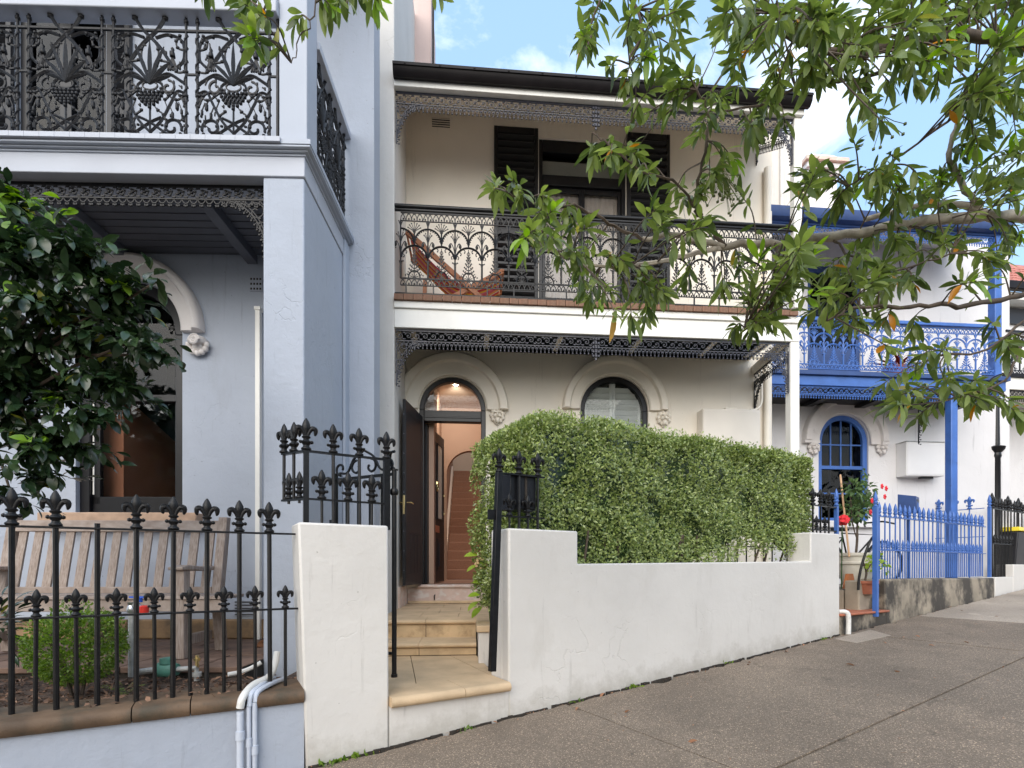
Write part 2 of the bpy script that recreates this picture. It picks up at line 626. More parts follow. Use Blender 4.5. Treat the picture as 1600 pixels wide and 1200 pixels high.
M['paving'] = mat('verandah_paving', (0.17, 0.105, 0.075), 0.85, 0.25, 5, 0.4, 60)
M['peach'] = mat('peach_hall_paint', (0.40, 0.25, 0.175), 0.6, 0.03, 2, 0.05, 40)
M['hall_white'] = mat('hall_white_paint', (0.72, 0.58, 0.47), 0.6, 0.03, 2)
M['carpet'] = mat('brown_carpet', (0.34, 0.185, 0.125), 0.95, 0.12, 60, 0.4, 400)
M['brass'] = mat('brass', (0.78, 0.62, 0.30), 0.28, 0.1, 20, metal=1.0)
M['copper'] = mat('copper_plate', (0.62, 0.30, 0.20), 0.35, 0.1, 20, metal=0.8)
M['glass'] = glass_mat('window_glass', refl=0.028)
M['dark_glass'] = glass_mat('dark_window_glass', (0.35, 0.36, 0.36), 0.022)
M['frosted'] = mat('frosted_door_glass', (0.55, 0.52, 0.47), 0.18, 0.08, 8, 0.2, 120, spec=0.8)
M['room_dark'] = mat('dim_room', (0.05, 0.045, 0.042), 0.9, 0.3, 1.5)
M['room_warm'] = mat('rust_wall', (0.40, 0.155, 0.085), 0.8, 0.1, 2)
M['plastic_white'] = mat('white_pvc', (0.68, 0.67, 0.64), 0.4, 0.05, 6, stain=((0.35, 0.32, 0.27), 8, 0.6, 0.1, 0.5, (1, 1, 1)))
M['lilac_pvc'] = mat('painted_pvc', (0.50, 0.54, 0.62), 0.45, 0.05, 6, 0.1, 30, stain=((0.30, 0.30, 0.30), 8, 0.62, 0.1, 0.5, (1, 1, 1)))
M['galv'] = mat('galvanised_pipe', (0.42, 0.42, 0.41), 0.5, 0.2, 25, 0.3, 60, metal=0.4)
M['green_plastic'] = mat('green_plastic', (0.07, 0.21, 0.165), 0.5, 0.2, 15, 0.2, 50)
M['red_plastic'] = mat('red_plastic', (0.60, 0.03, 0.02), 0.4, 0.1, 10)
M['blue_plastic'] = mat('blue_plastic', (0.02, 0.09, 0.50), 0.4, 0.1, 10)
M['yellow_plastic'] = mat('yellow_plastic', (0.70, 0.55, 0.03), 0.45, 0.1, 10)
M['pot_white'] = mat('chalky_pot', (0.64, 0.60, 0.52), 0.75, 0.08, 5, 0.25, 40, stain=((0.35, 0.30, 0.23), 4, 0.6, 0.12, 0.5, (1, 1, 1)))
M['steel_white'] = mat('white_enamel', (0.76, 0.75, 0.75), 0.4, 0.03, 3, stain=((0.40, 0.36, 0.33), 6, 0.68, 0.08, 0.4, (1, 1, 3)))
M['cream_steel'] = mat('cream_enamel', (0.74, 0.69, 0.62), 0.5, 0.03, 3)
M['concrete'] = mat('stained_concrete', (0.30, 0.255, 0.195), 0.85, 0.2, 3, 0.6, 50, stain=((0.035, 0.030, 0.026), 2.0, 0.44, 0.12, 0.92, (1, 1, 0.7)))
M['pane_sheen'] = mat('grey_pane_sheen', (0.50, 0.47, 0.42), 0.8, 0.04, 3)
M['curtain'] = mat('mauve_curtain', (0.50, 0.41, 0.37), 0.9, 0.05, 3)
M['rubber'] = mat('black_rubber', (0.02, 0.02, 0.02), 0.7, 0.2, 20)
M['chrome'] = mat('bare_steel', (0.55, 0.55, 0.56), 0.3, 0.1, 20, metal=0.9)
M['pink_render'] = stucco('pink_render', (0.56, 0.435, 0.40), 0.35, (0.33, 0.25, 0.23), 0.55, 0.4)
M['bark'] = mat('smooth_grey_bark', (0.27, 0.23, 0.19), 0.8, 0.25, 22, 0.6, 70, stretch=(1, 1, 1), col2=(0.44, 0.385, 0.32))
M['bark_dark'] = mat('brown_bark', (0.085, 0.062, 0.045), 0.85, 0.25, 18, 0.6, 70)
M['leaf'] = leaf_mat('gum_leaf', (0.050, 0.082, 0.020), (0.215, 0.275, 0.070), 0.34, 0.38, (0.50, 0.20, 0.015), odd_at=0.991)
M['young_leaf'] = leaf_mat('young_gum_leaf', (0.16, 0.28, 0.03), (0.26, 0.40, 0.06), 0.42, 0.40)
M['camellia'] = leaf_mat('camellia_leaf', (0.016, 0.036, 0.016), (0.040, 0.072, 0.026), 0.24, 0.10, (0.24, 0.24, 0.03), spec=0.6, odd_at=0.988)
M['camellia_new'] = leaf_mat('new_camellia_leaf', (0.14, 0.26, 0.02), (0.20, 0.34, 0.04), 0.3, 0.3)
M['hedge'] = leaf_mat('hedge_leaf', (0.090, 0.145, 0.028), (0.370, 0.440, 0.140), 0.34, 0.26, (0.48, 0.53, 0.28), spec=0.8, odd_at=0.86)
M['box_leaf'] = leaf_mat('box_shrub_leaf', (0.055, 0.115, 0.014), (0.19, 0.29, 0.04), 0.4, 0.3)
M['shrub_leaf'] = leaf_mat('pot_shrub_leaf', (0.045, 0.095, 0.030), (0.12, 0.19, 0.06), 0.5, 0.25)
M['lime_leaf'] = leaf_mat('lime_leaf', (0.26, 0.40, 0.03), (0.36, 0.48, 0.07), 0.45, 0.35)
M['dry_leaf'] = leaf_mat('dry_leaf', (0.20, 0.085, 0.035), (0.40, 0.20, 0.11), 0.7, 0.1)
M['litter'] = leaf_mat('leaf_litter', (0.055, 0.030, 0.020), (0.28, 0.16, 0.10), 0.85, 0.05)
M['red_leaf'] = leaf_mat('red_foliage', (0.14, 0.02, 0.015), (0.28, 0.05, 0.03), 0.5, 0.2)
M['flower_red'] = mat('red_petal', (0.75, 0.02, 0.035), 0.5, 0.15, 30)
M['hydrangea'] = mat('faded_petals', (0.52, 0.36, 0.19), 0.7, 0.2, 40)
M['berry'] = mat('green_berry', (0.12, 0.15, 0.04), 0.4, 0.2, 30)


def aggregate(name, base, lo, hi, sc=190.0):
    """exposed-aggregate paving: pale and dark grit in a brown-grey matrix, with broad stains"""
    m = mat(name, base, 0.85, 0.16, 0.9, 0, 60, stain=([c * 0.62 for c in base], 0.7, 0.5, 0.3, 0.6, (1, 1, 1)))
    n = m.node_tree
    L = n.links.new
    p = n.nodes['Principled BSDF']
    src = p.inputs['Base Color'].links[0].from_socket
    tcn = n.nodes.new('ShaderNodeTexCoord')
    v = n.nodes.new('ShaderNodeTexVoronoi')
    v.inputs['Scale'].default_value = sc
    L(tcn.outputs['Object'], v.inputs['Vector'])
    sp = n.nodes.new('ShaderNodeSeparateColor')
    L(v.outputs['Color'], sp.inputs['Color'])
    r = n.nodes.new('ShaderNodeValToRGB')
    r.color_ramp.interpolation = 'CONSTANT'
    e = r.color_ramp.elements
    e[0].color = (0.72, 0.70, 0.68, 1)
    e[1].position = 0.30
    e[1].color = (1, 1, 1, 1)
    x = e.new(0.80)
    x.color = (*[lo] * 3, 1)
    x = e.new(0.93)
    x.color = (hi, hi * 0.96, hi * 0.9, 1)
    L(sp.outputs['Red'], r.inputs['Fac'])
    mi = n.nodes.new('ShaderNodeMix')
    mi.data_type = 'RGBA'
    mi.blend_type = 'MULTIPLY'
    mi.inputs['Factor'].default_value = 1
    L(src, mi.inputs['A'])
    L(r.outputs['Color'], mi.inputs['B'])
    last = mi.outputs['Result']
    for sc2, th, wd, amt, colr in ((7.0, 0.66, 0.03, 0.45, [c * 0.42 for c in base]), (1.9, 0.55, 0.16, 0.40, [c * 0.55 for c in base]), (3.1, 0.62, 0.10, 0.35, [min(1, c * 1.55) for c in base])):
        sn = n.nodes.new('ShaderNodeTexNoise')
        sn.inputs['Scale'].default_value = sc2
        sn.inputs['Detail'].default_value = 4
        L(tcn.outputs['Object'], sn.inputs['Vector'])
        sr = n.nodes.new('ShaderNodeMapRange')
        sr.inputs['From Min'].default_value = th
        sr.inputs['From Max'].default_value = th + wd
        sr.inputs['To Max'].default_value = amt
        L(sn.outputs['Fac'], sr.inputs['Value'])
        sm = n.nodes.new('ShaderNodeMix')
        sm.data_type = 'RGBA'
        L(sr.outputs['Result'], sm.inputs['Factor'])
        L(last, sm.inputs['A'])
        sm.inputs['B'].default_value = (*colr, 1)
        last = sm.outputs['Result']
    L(last, p.inputs['Base Color'])
    bn = n.nodes.new('ShaderNodeBump')
    bn.inputs['Strength'].default_value = 0.5
    bn.inputs['Distance'].default_value = 0.004
    L(v.outputs['Distance'], bn.inputs['Height'])
    L(bn.outputs['Normal'], p.inputs['Normal'])
    return m


M['aggregate'] = aggregate('exposed_aggregate', (0.190, 0.148, 0.110), 1.4, 2.6)
M['pale_concrete'] = aggregate('pale_concrete', (0.37, 0.31, 0.25), 1.1, 1.35)
M['joint'] = mat('dirt_joint', (0.035, 0.028, 0.022), 0.95, 0.3, 20, 0.5, 60)


def splashed(name, src_mat, colr, top=0.17, amt=0.5):
    """the same render with mud splashes along the pavement line, in the wall's own frame"""
    m = src_mat.copy()
    m.name = name
    n = m.node_tree
    L = n.links.new
    p = n.nodes['Principled BSDF']
    src = p.inputs['Base Color'].links[0].from_socket
    tcn = n.nodes.new('ShaderNodeTexCoord')
    sp = n.nodes.new('ShaderNodeSeparateXYZ')
    L(tcn.outputs['Object'], sp.inputs[0])
    gx = n.nodes.new('ShaderNodeMath')
    gx.operation = 'MULTIPLY_ADD'
    gx.inputs[1].default_value = -GRADE
    L(sp.outputs['X'], gx.inputs[0])
    L(sp.outputs['Z'], gx.inputs[2])
    nz2 = n.nodes.new('ShaderNodeTexNoise')
    nz2.inputs['Scale'].default_value = 5.5
    nz2.inputs['Detail'].default_value = 9
    nz2.inputs['Roughness'].default_value = 0.72
    L(tcn.outputs['Object'], nz2.inputs['Vector'])
    ad = n.nodes.new('ShaderNodeMath')
    ad.operation = 'MULTIPLY_ADD'
    ad.inputs[1].default_value = -0.55
    L(nz2.outputs['Fac'], ad.inputs[0])
    L(gx.outputs[0], ad.inputs[2])
    mr = n.nodes.new('ShaderNodeMapRange')
    mr.inputs['From Min'].default_value = top - 0.275
    mr.inputs['From Max'].default_value = -0.275
    mr.inputs['To Max'].default_value = amt
    L(ad.outputs[0], mr.inputs['Value'])
    mi = n.nodes.new('ShaderNodeMix')
    mi.data_type = 'RGBA'
    L(mr.outputs['Result'], mi.inputs['Factor'])
    L(src, mi.inputs['A'])
    mi.inputs['B'].default_value = (*colr, 1)
    L(mi.outputs['Result'], p.inputs['Base Color'])
    return m


M['street_white'] = splashed('splashed_white_render', M['white'], (0.33, 0.30, 0.25))


# ------------------------------------------------------------------ shared builders
def arc(cx, cz, rx, a0, a1, n=10, rz=None, y=0.0):
    rz = rx if rz is None else rz
    return [(cx + rx * math.cos(a0 + (a1 - a0) * i / n), y, cz + rz * math.sin(a0 + (a1 - a0) * i / n)) for i in range(n + 1)]


def spiral(cx, cz, r0, r1, a0, a1, n=16, y=0.0):
    o = []
    for i in range(n + 1):
        t = i / n
        r = r0 + (r1 - r0) * t
        a = a0 + (a1 - a0) * t
        o.append((cx + r * math.cos(a), y, cz + r * math.sin(a)))
    return o


def curve(pts, n=8):
    """Catmull-Rom through points"""
    P = [Vector(p) for p in pts]
    P = [P[0] * 2 - P[1]] + P + [P[-1] * 2 - P[-2]]
    o = []
    for i in range(1, len(P) - 2):
        for k in range(n):
            t = k / n
            a, b, c, d = P[i - 1], P[i], P[i + 1], P[i + 2]
            o.append(0.5 * ((2 * b) + (c - a) * t + (2 * a - 5 * b + 4 * c - d) * t * t + (3 * b - a - 3 * c + d) * t ** 3))
    o.append(P[-2])
    return o


class Opening:
    def __init__(s, x0, x1, z0, z1, arched=False):
        """z1 is the flat head, or the spring line when arched"""
        s.x0, s.x1, s.z0, s.z1, s.arched = x0, x1, z0, z1, arched
        s.cx, s.r = (x0 + x1) / 2, (x1 - x0) / 2

    def top(s, x):
        if not s.arched:
            return s.z1
        return s.z1 + math.sqrt(max(0, s.r ** 2 - (x - s.cx) ** 2))

    def breaks(s, n=26):
        if not s.arched:
            return [s.x0, s.x1]
        return [s.cx - s.r * math.cos(PI * i / n) for i in range(n + 1)]


def wall_sheet(x0, x1, z0, z1, ops, y, depth):
    """front face at y with openings whose reveals go back by depth; closed box round it"""
    mb = MB()
    bx = {round(x0, 5), round(x1, 5)}
    for o in ops:
        bx |= {round(b, 5) for b in o.breaks()}
    bx = sorted(b for b in bx if x0 - 1e-4 <= b <= x1 + 1e-4)
    for a, b in zip(bx, bx[1:]):
        m = (a + b) / 2
        st = sorted([o for o in ops if o.x0 < m < o.x1], key=lambda o: o.z0)
        za, zb = z0, z0
        for o in st:
            mb.add([(a, y, za), (b, y, zb), (b, y, o.z0), (a, y, o.z0)], [(0, 1, 2, 3)])
            za, zb = o.top(a), o.top(b)
        mb.add([(a, y, za), (b, y, zb), (b, y, z1), (a, y, z1)], [(0, 1, 2, 3)])
    yb = y + depth
    for o in ops:
        br = o.breaks()
        pts = [(o.x0, o.z0)] + [(x, o.top(x)) for x in br] + [(o.x1, o.z0)]
        if not o.arched:
            pts = [(o.x0, o.z0), (o.x0, o.z1), (o.x1, o.z1), (o.x1, o.z0)]
        k = len(pts)
        for i in range(k):
            p, q = pts[i], pts[(i + 1) % k]
            if abs(p[0] - q[0]) + abs(p[1] - q[1]) < 1e-6:
                continue
            mb.add([(p[0], y, p[1]), (q[0], y, q[1]), (q[0], yb, q[1]), (p[0], yb, p[1])], [(0, 1, 2, 3)])
    mb.add([(x0, y, z0), (x0, y, z1), (x0, yb, z1), (x0, yb, z0)], [(0, 1, 2, 3)])
    mb.add([(x1, y, z0), (x1, yb, z0), (x1, yb, z1), (x1, y, z1)], [(0, 1, 2, 3)])
    mb.add([(x0, y, z1), (x1, y, z1), (x1, yb, z1), (x0, yb, z1)], [(0, 1, 2, 3)])
    # rear face, so that no light leaks round
    for a, b in zip(bx, bx[1:]):
        m = (a + b) / 2
        st = sorted([o for o in ops if o.x0 < m < o.x1], key=lambda o: o.z0)
        za, zb = z0, z0
        for o in st:
            mb.add([(a, yb, za), (b, yb, zb), (b, yb, o.z0), (a, yb, o.z0)], [(3, 2, 1, 0)])
            za, zb = o.top(a), o.top(b)
        mb.add([(a, yb, za), (b, yb, zb), (b, yb, z1), (a, yb, z1)], [(3, 2, 1, 0)])
    return mb


def raw_build(mb, name, m, parent):
    """build without recomputing normals (sheets that do not close)"""
    me = bpy.data.meshes.new(name)
    me.from_pydata(mb.v, [], mb.f)
    me.materials.append(m)
    o = bpy.data.objects.new(name, me)
    C.objects.link(o)
    o.parent = parent
    return o


def arch_frame(o, t, y0, y1, n=28):
    """frame of thickness t inside an arched opening: two legs and a half ring"""
    mb = MB()
    mb.box(o.x0, o.x0 + t, y0, y1, o.z0, o.z1)
    mb.box(o.x1 - t, o.x1, y0, y1, o.z0, o.z1)
    mb.band(o.cx, o.z1, o.r - t, o.r, y0, y1, 0, PI, n)
    return mb


def hood(parent, cx, cz, r0, r1, y, m, drop=0.0):
    """stepped hood mould round an arch: flat inner band, raised outer roll"""
    rm = r0 + (r1 - r0) * 0.58
    prof = [(r0, y + 0.02), (r0, y - 0.045), (r0 + 0.018, y - 0.060), (rm - 0.02, y - 0.060), (rm - 0.006, y - 0.066), (rm, y - 0.085), (rm + 0.012, y - 0.115),
            (rm + (r1 - rm) * 0.5, y - 0.128), (r1 - 0.02, y - 0.118), (r1, y - 0.085), (r1, y + 0.02)]
    mb = MB().roll(cx, cz, prof, 0, PI, 40)
    if drop:
        for sgn in (-1, 1):
            a, b = sorted((cx + sgn * rm, cx + sgn * r1))
            mb.box(a, b, y - 0.10, y + 0.02, cz - drop, cz)
            a, b = sorted((cx + sgn * r0, cx + sgn * rm))
            mb.box(a, b, y - 0.058, y + 0.02, cz - drop, cz)
    return mb.build('hood_moulding', m, parent)


def boss(parent, x, z, r, y, m, kind='face'):
    """carved label stop at the foot of a hood mould"""
    mb = MB()
    if kind == 'shell':
        mb.lathe([(r * 0.30, r * 0.62), (r * 0.62, r * 0.50), (r * 0.74, r * 0.2), (r * 0.66, 0), (r * 0.3, -0.1 * r)], 12, (x, y - 0.05, z))
        for k in range(7):
            a = PI * (1.02 + 0.96 * k / 6)
            mb.ball((x + r * 0.72 * math.cos(a), y - 0.05, z + r * 0.72 * math.sin(a)), r * 0.27, 1, 0.9, 1)
        mb.tube(spiral(x + r * .1, z + r * 0.1, r * 0.42, r * 0.05, 0, 4 * PI, 24, y - 0.05 - r * 0.7), r * 0.10, 5)
        mb.ball((x, y, z), r * 0.8, 1, 0.9, 1)
    else:
        mb.ball((x, y - 0.02, z), r * 0.72, 0.9, 1.0, 1.1)
        for k in range(9):                       # leafy mane
            a = 2 * PI * k / 9 + 0.3
            mb.ball((x + r * 0.68 * math.cos(a), y - 0.03, z + r * 0.74 * math.sin(a)), r * 0.34, 1, 0.8, 1)
        mb.ball((x, y - 0.02 - r * 0.70, z - r * 0.05), r * 0.20, 0.8, 1, 1.5)     # nose, brow, cheeks, chin
        for sx in (-1, 1):
            mb.ball((x + sx * r * 0.30, y - 0.02 - r * 0.55, z - r * 0.15), r * 0.24)
            mb.ball((x + sx * r * 0.26, y - 0.02 - r * 0.58, z + r * 0.28), r * 0.2, 1.3, 1, 0.6)
        mb.ball((x, y - 0.02 - r * 0.45, z - r * 0.68), r * 0.30, 1, 1, 1.3)
        mb.ball((x, y - 0.02, z - r * 0.98), r * 0.26, 0.8, 0.8, 1.2)
    return mb.build('carved_stop', m, parent, angle=60)


# ---- cast-iron pieces
def finial_mb():
    """fleur-de-lis spike, one unit tall"""
    mb = MB()
    mb.lathe([(0.135, 0), (0.155, 0.025), (0.155, 0.06), (0.10, 0.10), (0.088, 0.15), (0.13, 0.20), (0.16, 0.245), (0.14, 0.28), (0.088, 0.315), (0.085, 0.355), (0.135, 0.39), (0.135, 0.425), (0.075, 0.455)], 10)
    mb.lathe([(0.06, 0.45), (0.075, 0.52), (0.118, 0.64), (0.132, 0.72), (0.118, 0.81), (0.07, 0.92), (0.02, 1.0)], 10, sy=0.72)
    for sx in (-1, 1):
        mb.ball((sx * 0.165, 0, 0.255), 0.062)
        mb.tube(curve([(sx * 0.045, 0, 0.45), (sx * 0.10, 0, 0.60), (sx * 0.19, 0, 0.70), (sx * 0.27, 0, 0.66), (sx * 0.275, 0, 0.55), (sx * 0.255, 0, 0.47)], 3),
                [0.05, 0.055, 0.06, 0.065, 0.07, 0.074, 0.078, 0.08, 0.082, 0.08, 0.072, 0.066, 0.058, 0.048, 0.036, 0.02], 6)
    return mb


def spear_mb():
    """small cast spear with a collar, one unit tall"""
    mb = MB()
    mb.lathe([(0.13, 0), (0.15, 0.03), (0.10, 0.09), (0.08, 0.16), (0.14, 0.24), (0.15, 0.30), (0.09, 0.36), (0.12, 0.42), (0.135, 0.52), (0.11, 0.68), (0.06, 0.86), (0.015, 1.0)], 8)
    for sx in (-1, 1):
        mb.ball((sx * 0.15, 0, 0.42), 0.06, 1, 1, 1.5)
    return mb


FINIAL = finial_mb().mesh('finial', M['iron'], angle=60)
SPEAR = spear_mb().mesh('spear', M['iron'], angle=60)


def recolour(me, m):
    n = me.copy()
    n.materials.clear()
    n.materials.append(m)
    return n


def picket(root, x, y, z0, z1, r, m, fin=None, fh=0.18, name='picket', square=False, cache={}, rz=0):
    """one bar and its spike: the bar a part, the spike a sub-part"""
    key = (round(z1 - z0, 2), round(r, 4), m.name, square)
    if key not in cache:
        mb = MB()
        if square:
            mb.box(-r, r, -r, r, 0, z1 - z0)
        else:
            mb.lathe([(r, 0), (r, z1 - z0)], 8)
        cache[key] = mb.mesh('picket', m)
    o = link(name, cache[key], root, (x, y, z0), (rnd.gauss(0, .0035), rnd.gauss(0, .0035), rnd.uniform(-.06, .06)))
    if fin is not None:
        link('finial', fin, o, (0, 0, z1 - z0), (0, 0, rz), (fh, fh, fh))
    return o


def gothic_border(mb, x0, x1, z0, z1, n, r=0.0066):
    w = (x1 - x0) / n
    for i in range(-1, n):
        a, b = x0 + w * i, x0 + w * (i + 2)
        if a < x0 - 1e-6:
            p = [(x0, 0, z1 - (z1 - z0) * 0.06), (x0 + w * .5, 0, z0 + (z1 - z0) * 0.70), (x0 + w, 0, z0)]
            mb.tube(curve(p, 3), r, 4)
            continue
        if b > x1 + 1e-6:
            p = [(a, 0, z0), (a + w * .5, 0, z0 + (z1 - z0) * 0.70), (x1, 0, z1 - (z1 - z0) * 0.06)]
            mb.tube(curve(p, 3), r, 4)
            continue
        mb.tube([(a + w - w * math.cos(PI * k / 8), 0, z0 + (z1 - z0) * 0.94 * math.sin(PI * k / 8) ** 0.75) for k in range(9)], r, 4)
    for i in range(n):
        mb.ball((x0 + w * (i + 0.5), 0, z0 + (z1 - z0) * 0.22), r * 1.8)


def lace_panel_mb(w=0.31, H=0.811):
    """Gothic-arcade iron lace between border bars; x from 0 (colonnette) to w"""
    k = H / 0.811
    mb = MB()
    zs = [0.0, 0.078 * k, 0.716 * k, H]
    for z, t in zip(zs, (0.010, 0.012, 0.010, 0.016)):
        mb.box(0, w, -0.007, 0.007, z - t / 2, z + t / 2)
    gothic_border(mb, 0, w, zs[0], zs[1], 5)
    gothic_border(mb, 0, w, zs[2], zs[3], 5)
    h = w / 2
    for cx in (0.0, w):                        # half-visible colonnettes shared with the neighbour; built on the left edge only
        if cx > 0:
            continue
        mb.tube([(cx, 0, zs[1]), (cx, 0, 0.262 * k)], 0.0129, 6)
        for j in range(7):
            z = zs[1] + (0.262 * k - zs[1]) * (j + 0.3) / 7
            mb.ball((cx, 0, z), 0.0115, 1, 1, 0.55)
        mb.box(cx - 0.020, cx + 0.020, -0.012, 0.012, 0.256 * k, 0.266 * k)
        mb.box(cx - 0.014, cx + 0.014, -0.010, 0.010, 0.240 * k, 0.247 * k)
        mb.tube([(cx, 0, 0.262 * k), (cx, 0, zs[2])], 0.0093, 5)
        for z in (0.36, 0.43, 0.55, 0.61):
            mb.ball((cx, 0, z * k), 0.011, 1, 1, 0.7)
        for sx in (-1, 1):
            mb.tube(curve([(cx, 0, 0.33 * k), (cx + sx * 0.018, 0, 0.43 * k), (cx + sx * 0.050, 0, 0.485 * k), (cx + sx * 0.078, 0, 0.455 * k), (cx + sx * 0.064, 0, 0.425 * k)], 4), 0.0064, 4)
            mb.lathe([(0.005, 0.03), (0.013, 0.01), (0.015, -0.012), (0.004, -0.028)], 6, (cx + sx * 0.060, 0, 0.455 * k))
            mb.ball((cx + sx * 0.060, 0, 0.412 * k), 0.008)
            mb.tube(curve([(cx, 0, 0.47 * k), (cx + sx * 0.025, 0, 0.535 * k), (cx + sx * 0.046, 0, 0.56 * k)], 3), 0.0058, 4)
            mb.ball((cx + sx * 0.048, 0, 0.563 * k), 0.0095)
            mb.tube([(cx, 0, 0.50 * k), (cx + sx * 0.028, 0, 0.575 * k)], 0.0054, 4)
            mb.ball((cx + sx * 0.029, 0, 0.585 * k), 0.008)
            mb.tube([(cx, 0, 0.655 * k), (cx + sx * 0.024, 0, zs[2])], 0.0083, 4)
    # upper arcade, centred on the colonnettes: a quarter arc at each end
    for a0, a1, cx in ((0, PI / 2, 0), (PI / 2, PI, w)):
        mb.tube(arc(cx, 0.478 * k, h - 0.006, a0, a1, 10, 0.152 * k), 0.0109, 5)
        for j in range(1, 8):
            a = a0 + (a1 - a0) * (j - 0.2) / 8
            mb.ball((cx + (h - 0.019) * math.cos(a), 0, 0.478 * k + 0.136 * k * math.sin(a)), 0.0085)
    # lower arcade, centred between them
    mb.tube(arc(h, 0.305 * k, h - 0.010, 0.06, PI - 0.06, 16, 0.137 * k), 0.0129, 5)
    for sx in (-1, 1):
        for a in (0.35, 0.75, 1.15):
            x, z = h + sx * (h - 0.018) * math.cos(a), 0.305 * k + 0.128 * k * math.sin(a)
            mb.tube(curve([(x, 0, z), (x - sx * 0.020, 0, z - 0.022), (x - sx * 0.010, 0, z - 0.040)], 3), 0.0064, 4)
            mb.ball((x - sx * 0.012, 0, z - 0.040), 0.0092)
        mb.ball((h + sx * (h - 0.03), 0, 0.268 * k), 0.010)
    # small shaft above the lower arch with its fan
    mb.tube([(h, 0, 0.44 * k), (h, 0, 0.60 * k)], 0.0093, 5)
    for z in (0.47, 0.52, 0.585):
        mb.ball((h, 0, z * k), 0.0115, 1, 1, 0.6)
    mb.box(h - 0.018, h + 0.018, -0.010, 0.010, 0.594 * k, 0.602 * k)
    for j in range(-3, 4):
        a = PI / 2 + j * 0.33
        L = (0.095 - 0.004 * abs(j)) * k
        e = (h + L * math.cos(a), 0, 0.602 * k + L * math.sin(a) * (1.0 if abs(j) < 3 else 0.9))
        mb.tube([(h, 0, 0.602 * k), e], 0.0052, 4)
        mb.ball(e, 0.0095, 1, 1, 0.7)
    # leaf motif under the lower arch
    mb.tube(arc(h, 0.082 * k, 0.072, 0, PI, 10, 0.082 * k), 0.0087, 5)
    mb.tube([(h, 0, zs[1]), (h, 0, 0.42 * k)], 0.0068, 4)
    for j in range(5):
        a = PI * (0.12 + 0.19 * j)
        mb.tube([(h, 0, 0.086 * k), (h + 0.054 * math.cos(a), 0, 0.086 * k + 0.056 * math.sin(a))], 0.0045, 4)
    mb.tube([(h, 0, 0.345 * k), (h + 0.018, 0, 0.372 * k), (h, 0, 0.402 * k), (h - 0.018, 0, 0.372 * k), (h, 0, 0.345 * k)], 0.0060, 4)
    for z, s in ((0.165, 0.064), (0.205, 0.050), (0.245, 0.036), (0.285, 0.026), (0.318, 0.017)):
        for sx in (-1, 1):
            mb.tube(curve([(h, 0, (z - 0.02) * k), (h + sx * s * 0.7, 0, z * k), (h + sx * s, 0, (z + 0.022) * k)], 3), 0.0070, 4)
            mb.ball((h + sx * s, 0, (z + 0.020) * k), 0.0105)
            mb.ball((h + sx * s * 0.55, 0, (z + 0.012) * k), 0.0085)
    for sx in (-1, 1):
        mb.tube(spiral(h + sx * 0.082, 0.130 * k, 0.024, 0.006, PI / 2, PI / 2 + sx * 5.5, 12), 0.0058, 4)
        mb.ball((h + sx * 0.108, 0, 0.112 * k), 0.010)
    return mb


def valance_mb(w=0.48, h=0.21, n=5, r=0.0045, leafy=False):
    """iron fringe: scroll frieze between two bars with a toothed drop below; x 0..w, hangs from z = 0"""
    mb = MB()
    zb = -h * 0.55
    mb.box(0, w, -0.006, 0.006, -0.012, 0)
    mb.box(0, w, -0.006, 0.006, zb - 0.008, zb)
    p = w / n
    for i in range(n):
        x = p * i
        up = i % 2
        c = (x + p / 2, (zb - 0.006) / 2)
        rr = min(p, -zb) * 0.42
        mb.tube(spiral(c[0], c[1], rr, rr * 0.25, PI * (0.9 if up else -0.9), PI * (0.9 if up else -0.9) + (-7.0 if up else 7.0), 18), r, 4)
        mb.ball((c[0], 0, c[1]), r * 2.6)
        for sx in (-1, 1):
            for sz in (-1, 1):
                e = (x + p / 2 + sx * p * 0.44, 0, c[1] + sz * rr * 0.92)
                mb.ball(e, r * 2.4, 1.2, 0.8, 1)
                mb.tube([(c[0] + sx * rr * 0.7, 0, c[1] + sz * rr * 0.7), e], r * 0.8, 4)
        if leafy:
            for a in (0.4, 2.0, 3.6, 5.2):
                mb.ball((c[0] + rr * 0.62 * math.cos(a), 0, c[1] + rr * 0.62 * math.sin(a)), r * 2.8, 1.4, 0.7, 0.8)
    m = n * 2 if not leafy else int(n * 1.5)
    q = w / m
    for i in range(m):
        x = q * (i + 0.5)
        d = h * 0.42
        if leafy:
            mb.tube(arc(x, zb, q * 0.46, PI, 2 * PI, 8, d * 0.5), r, 4)
            for a in (-0.7, 0, 0.7):
                mb.ball((x + math.sin(a) * q * 0.28, 0, zb - d * 0.62 - d * 0.14 * math.cos(a)), r * 2.5, 0.8, 0.7, 1.3)
        else:
            mb.tube([(x - q * 0.5, 0, zb), (x, 0, zb - d * 0.85), (x + q * 0.5, 0, zb)], r, 4)
            mb.ball((x, 0, zb - d * 0.9), r * 2.3, 1.2, 0.8, 1.2)
            mb.ball((x, 0, zb - d * 0.38), r * 2.6, 1.2, 0.8, 1.2)
            mb.ball((x + q * 0.5, 0, zb - d * 0.16), r * 2.0)
    return mb


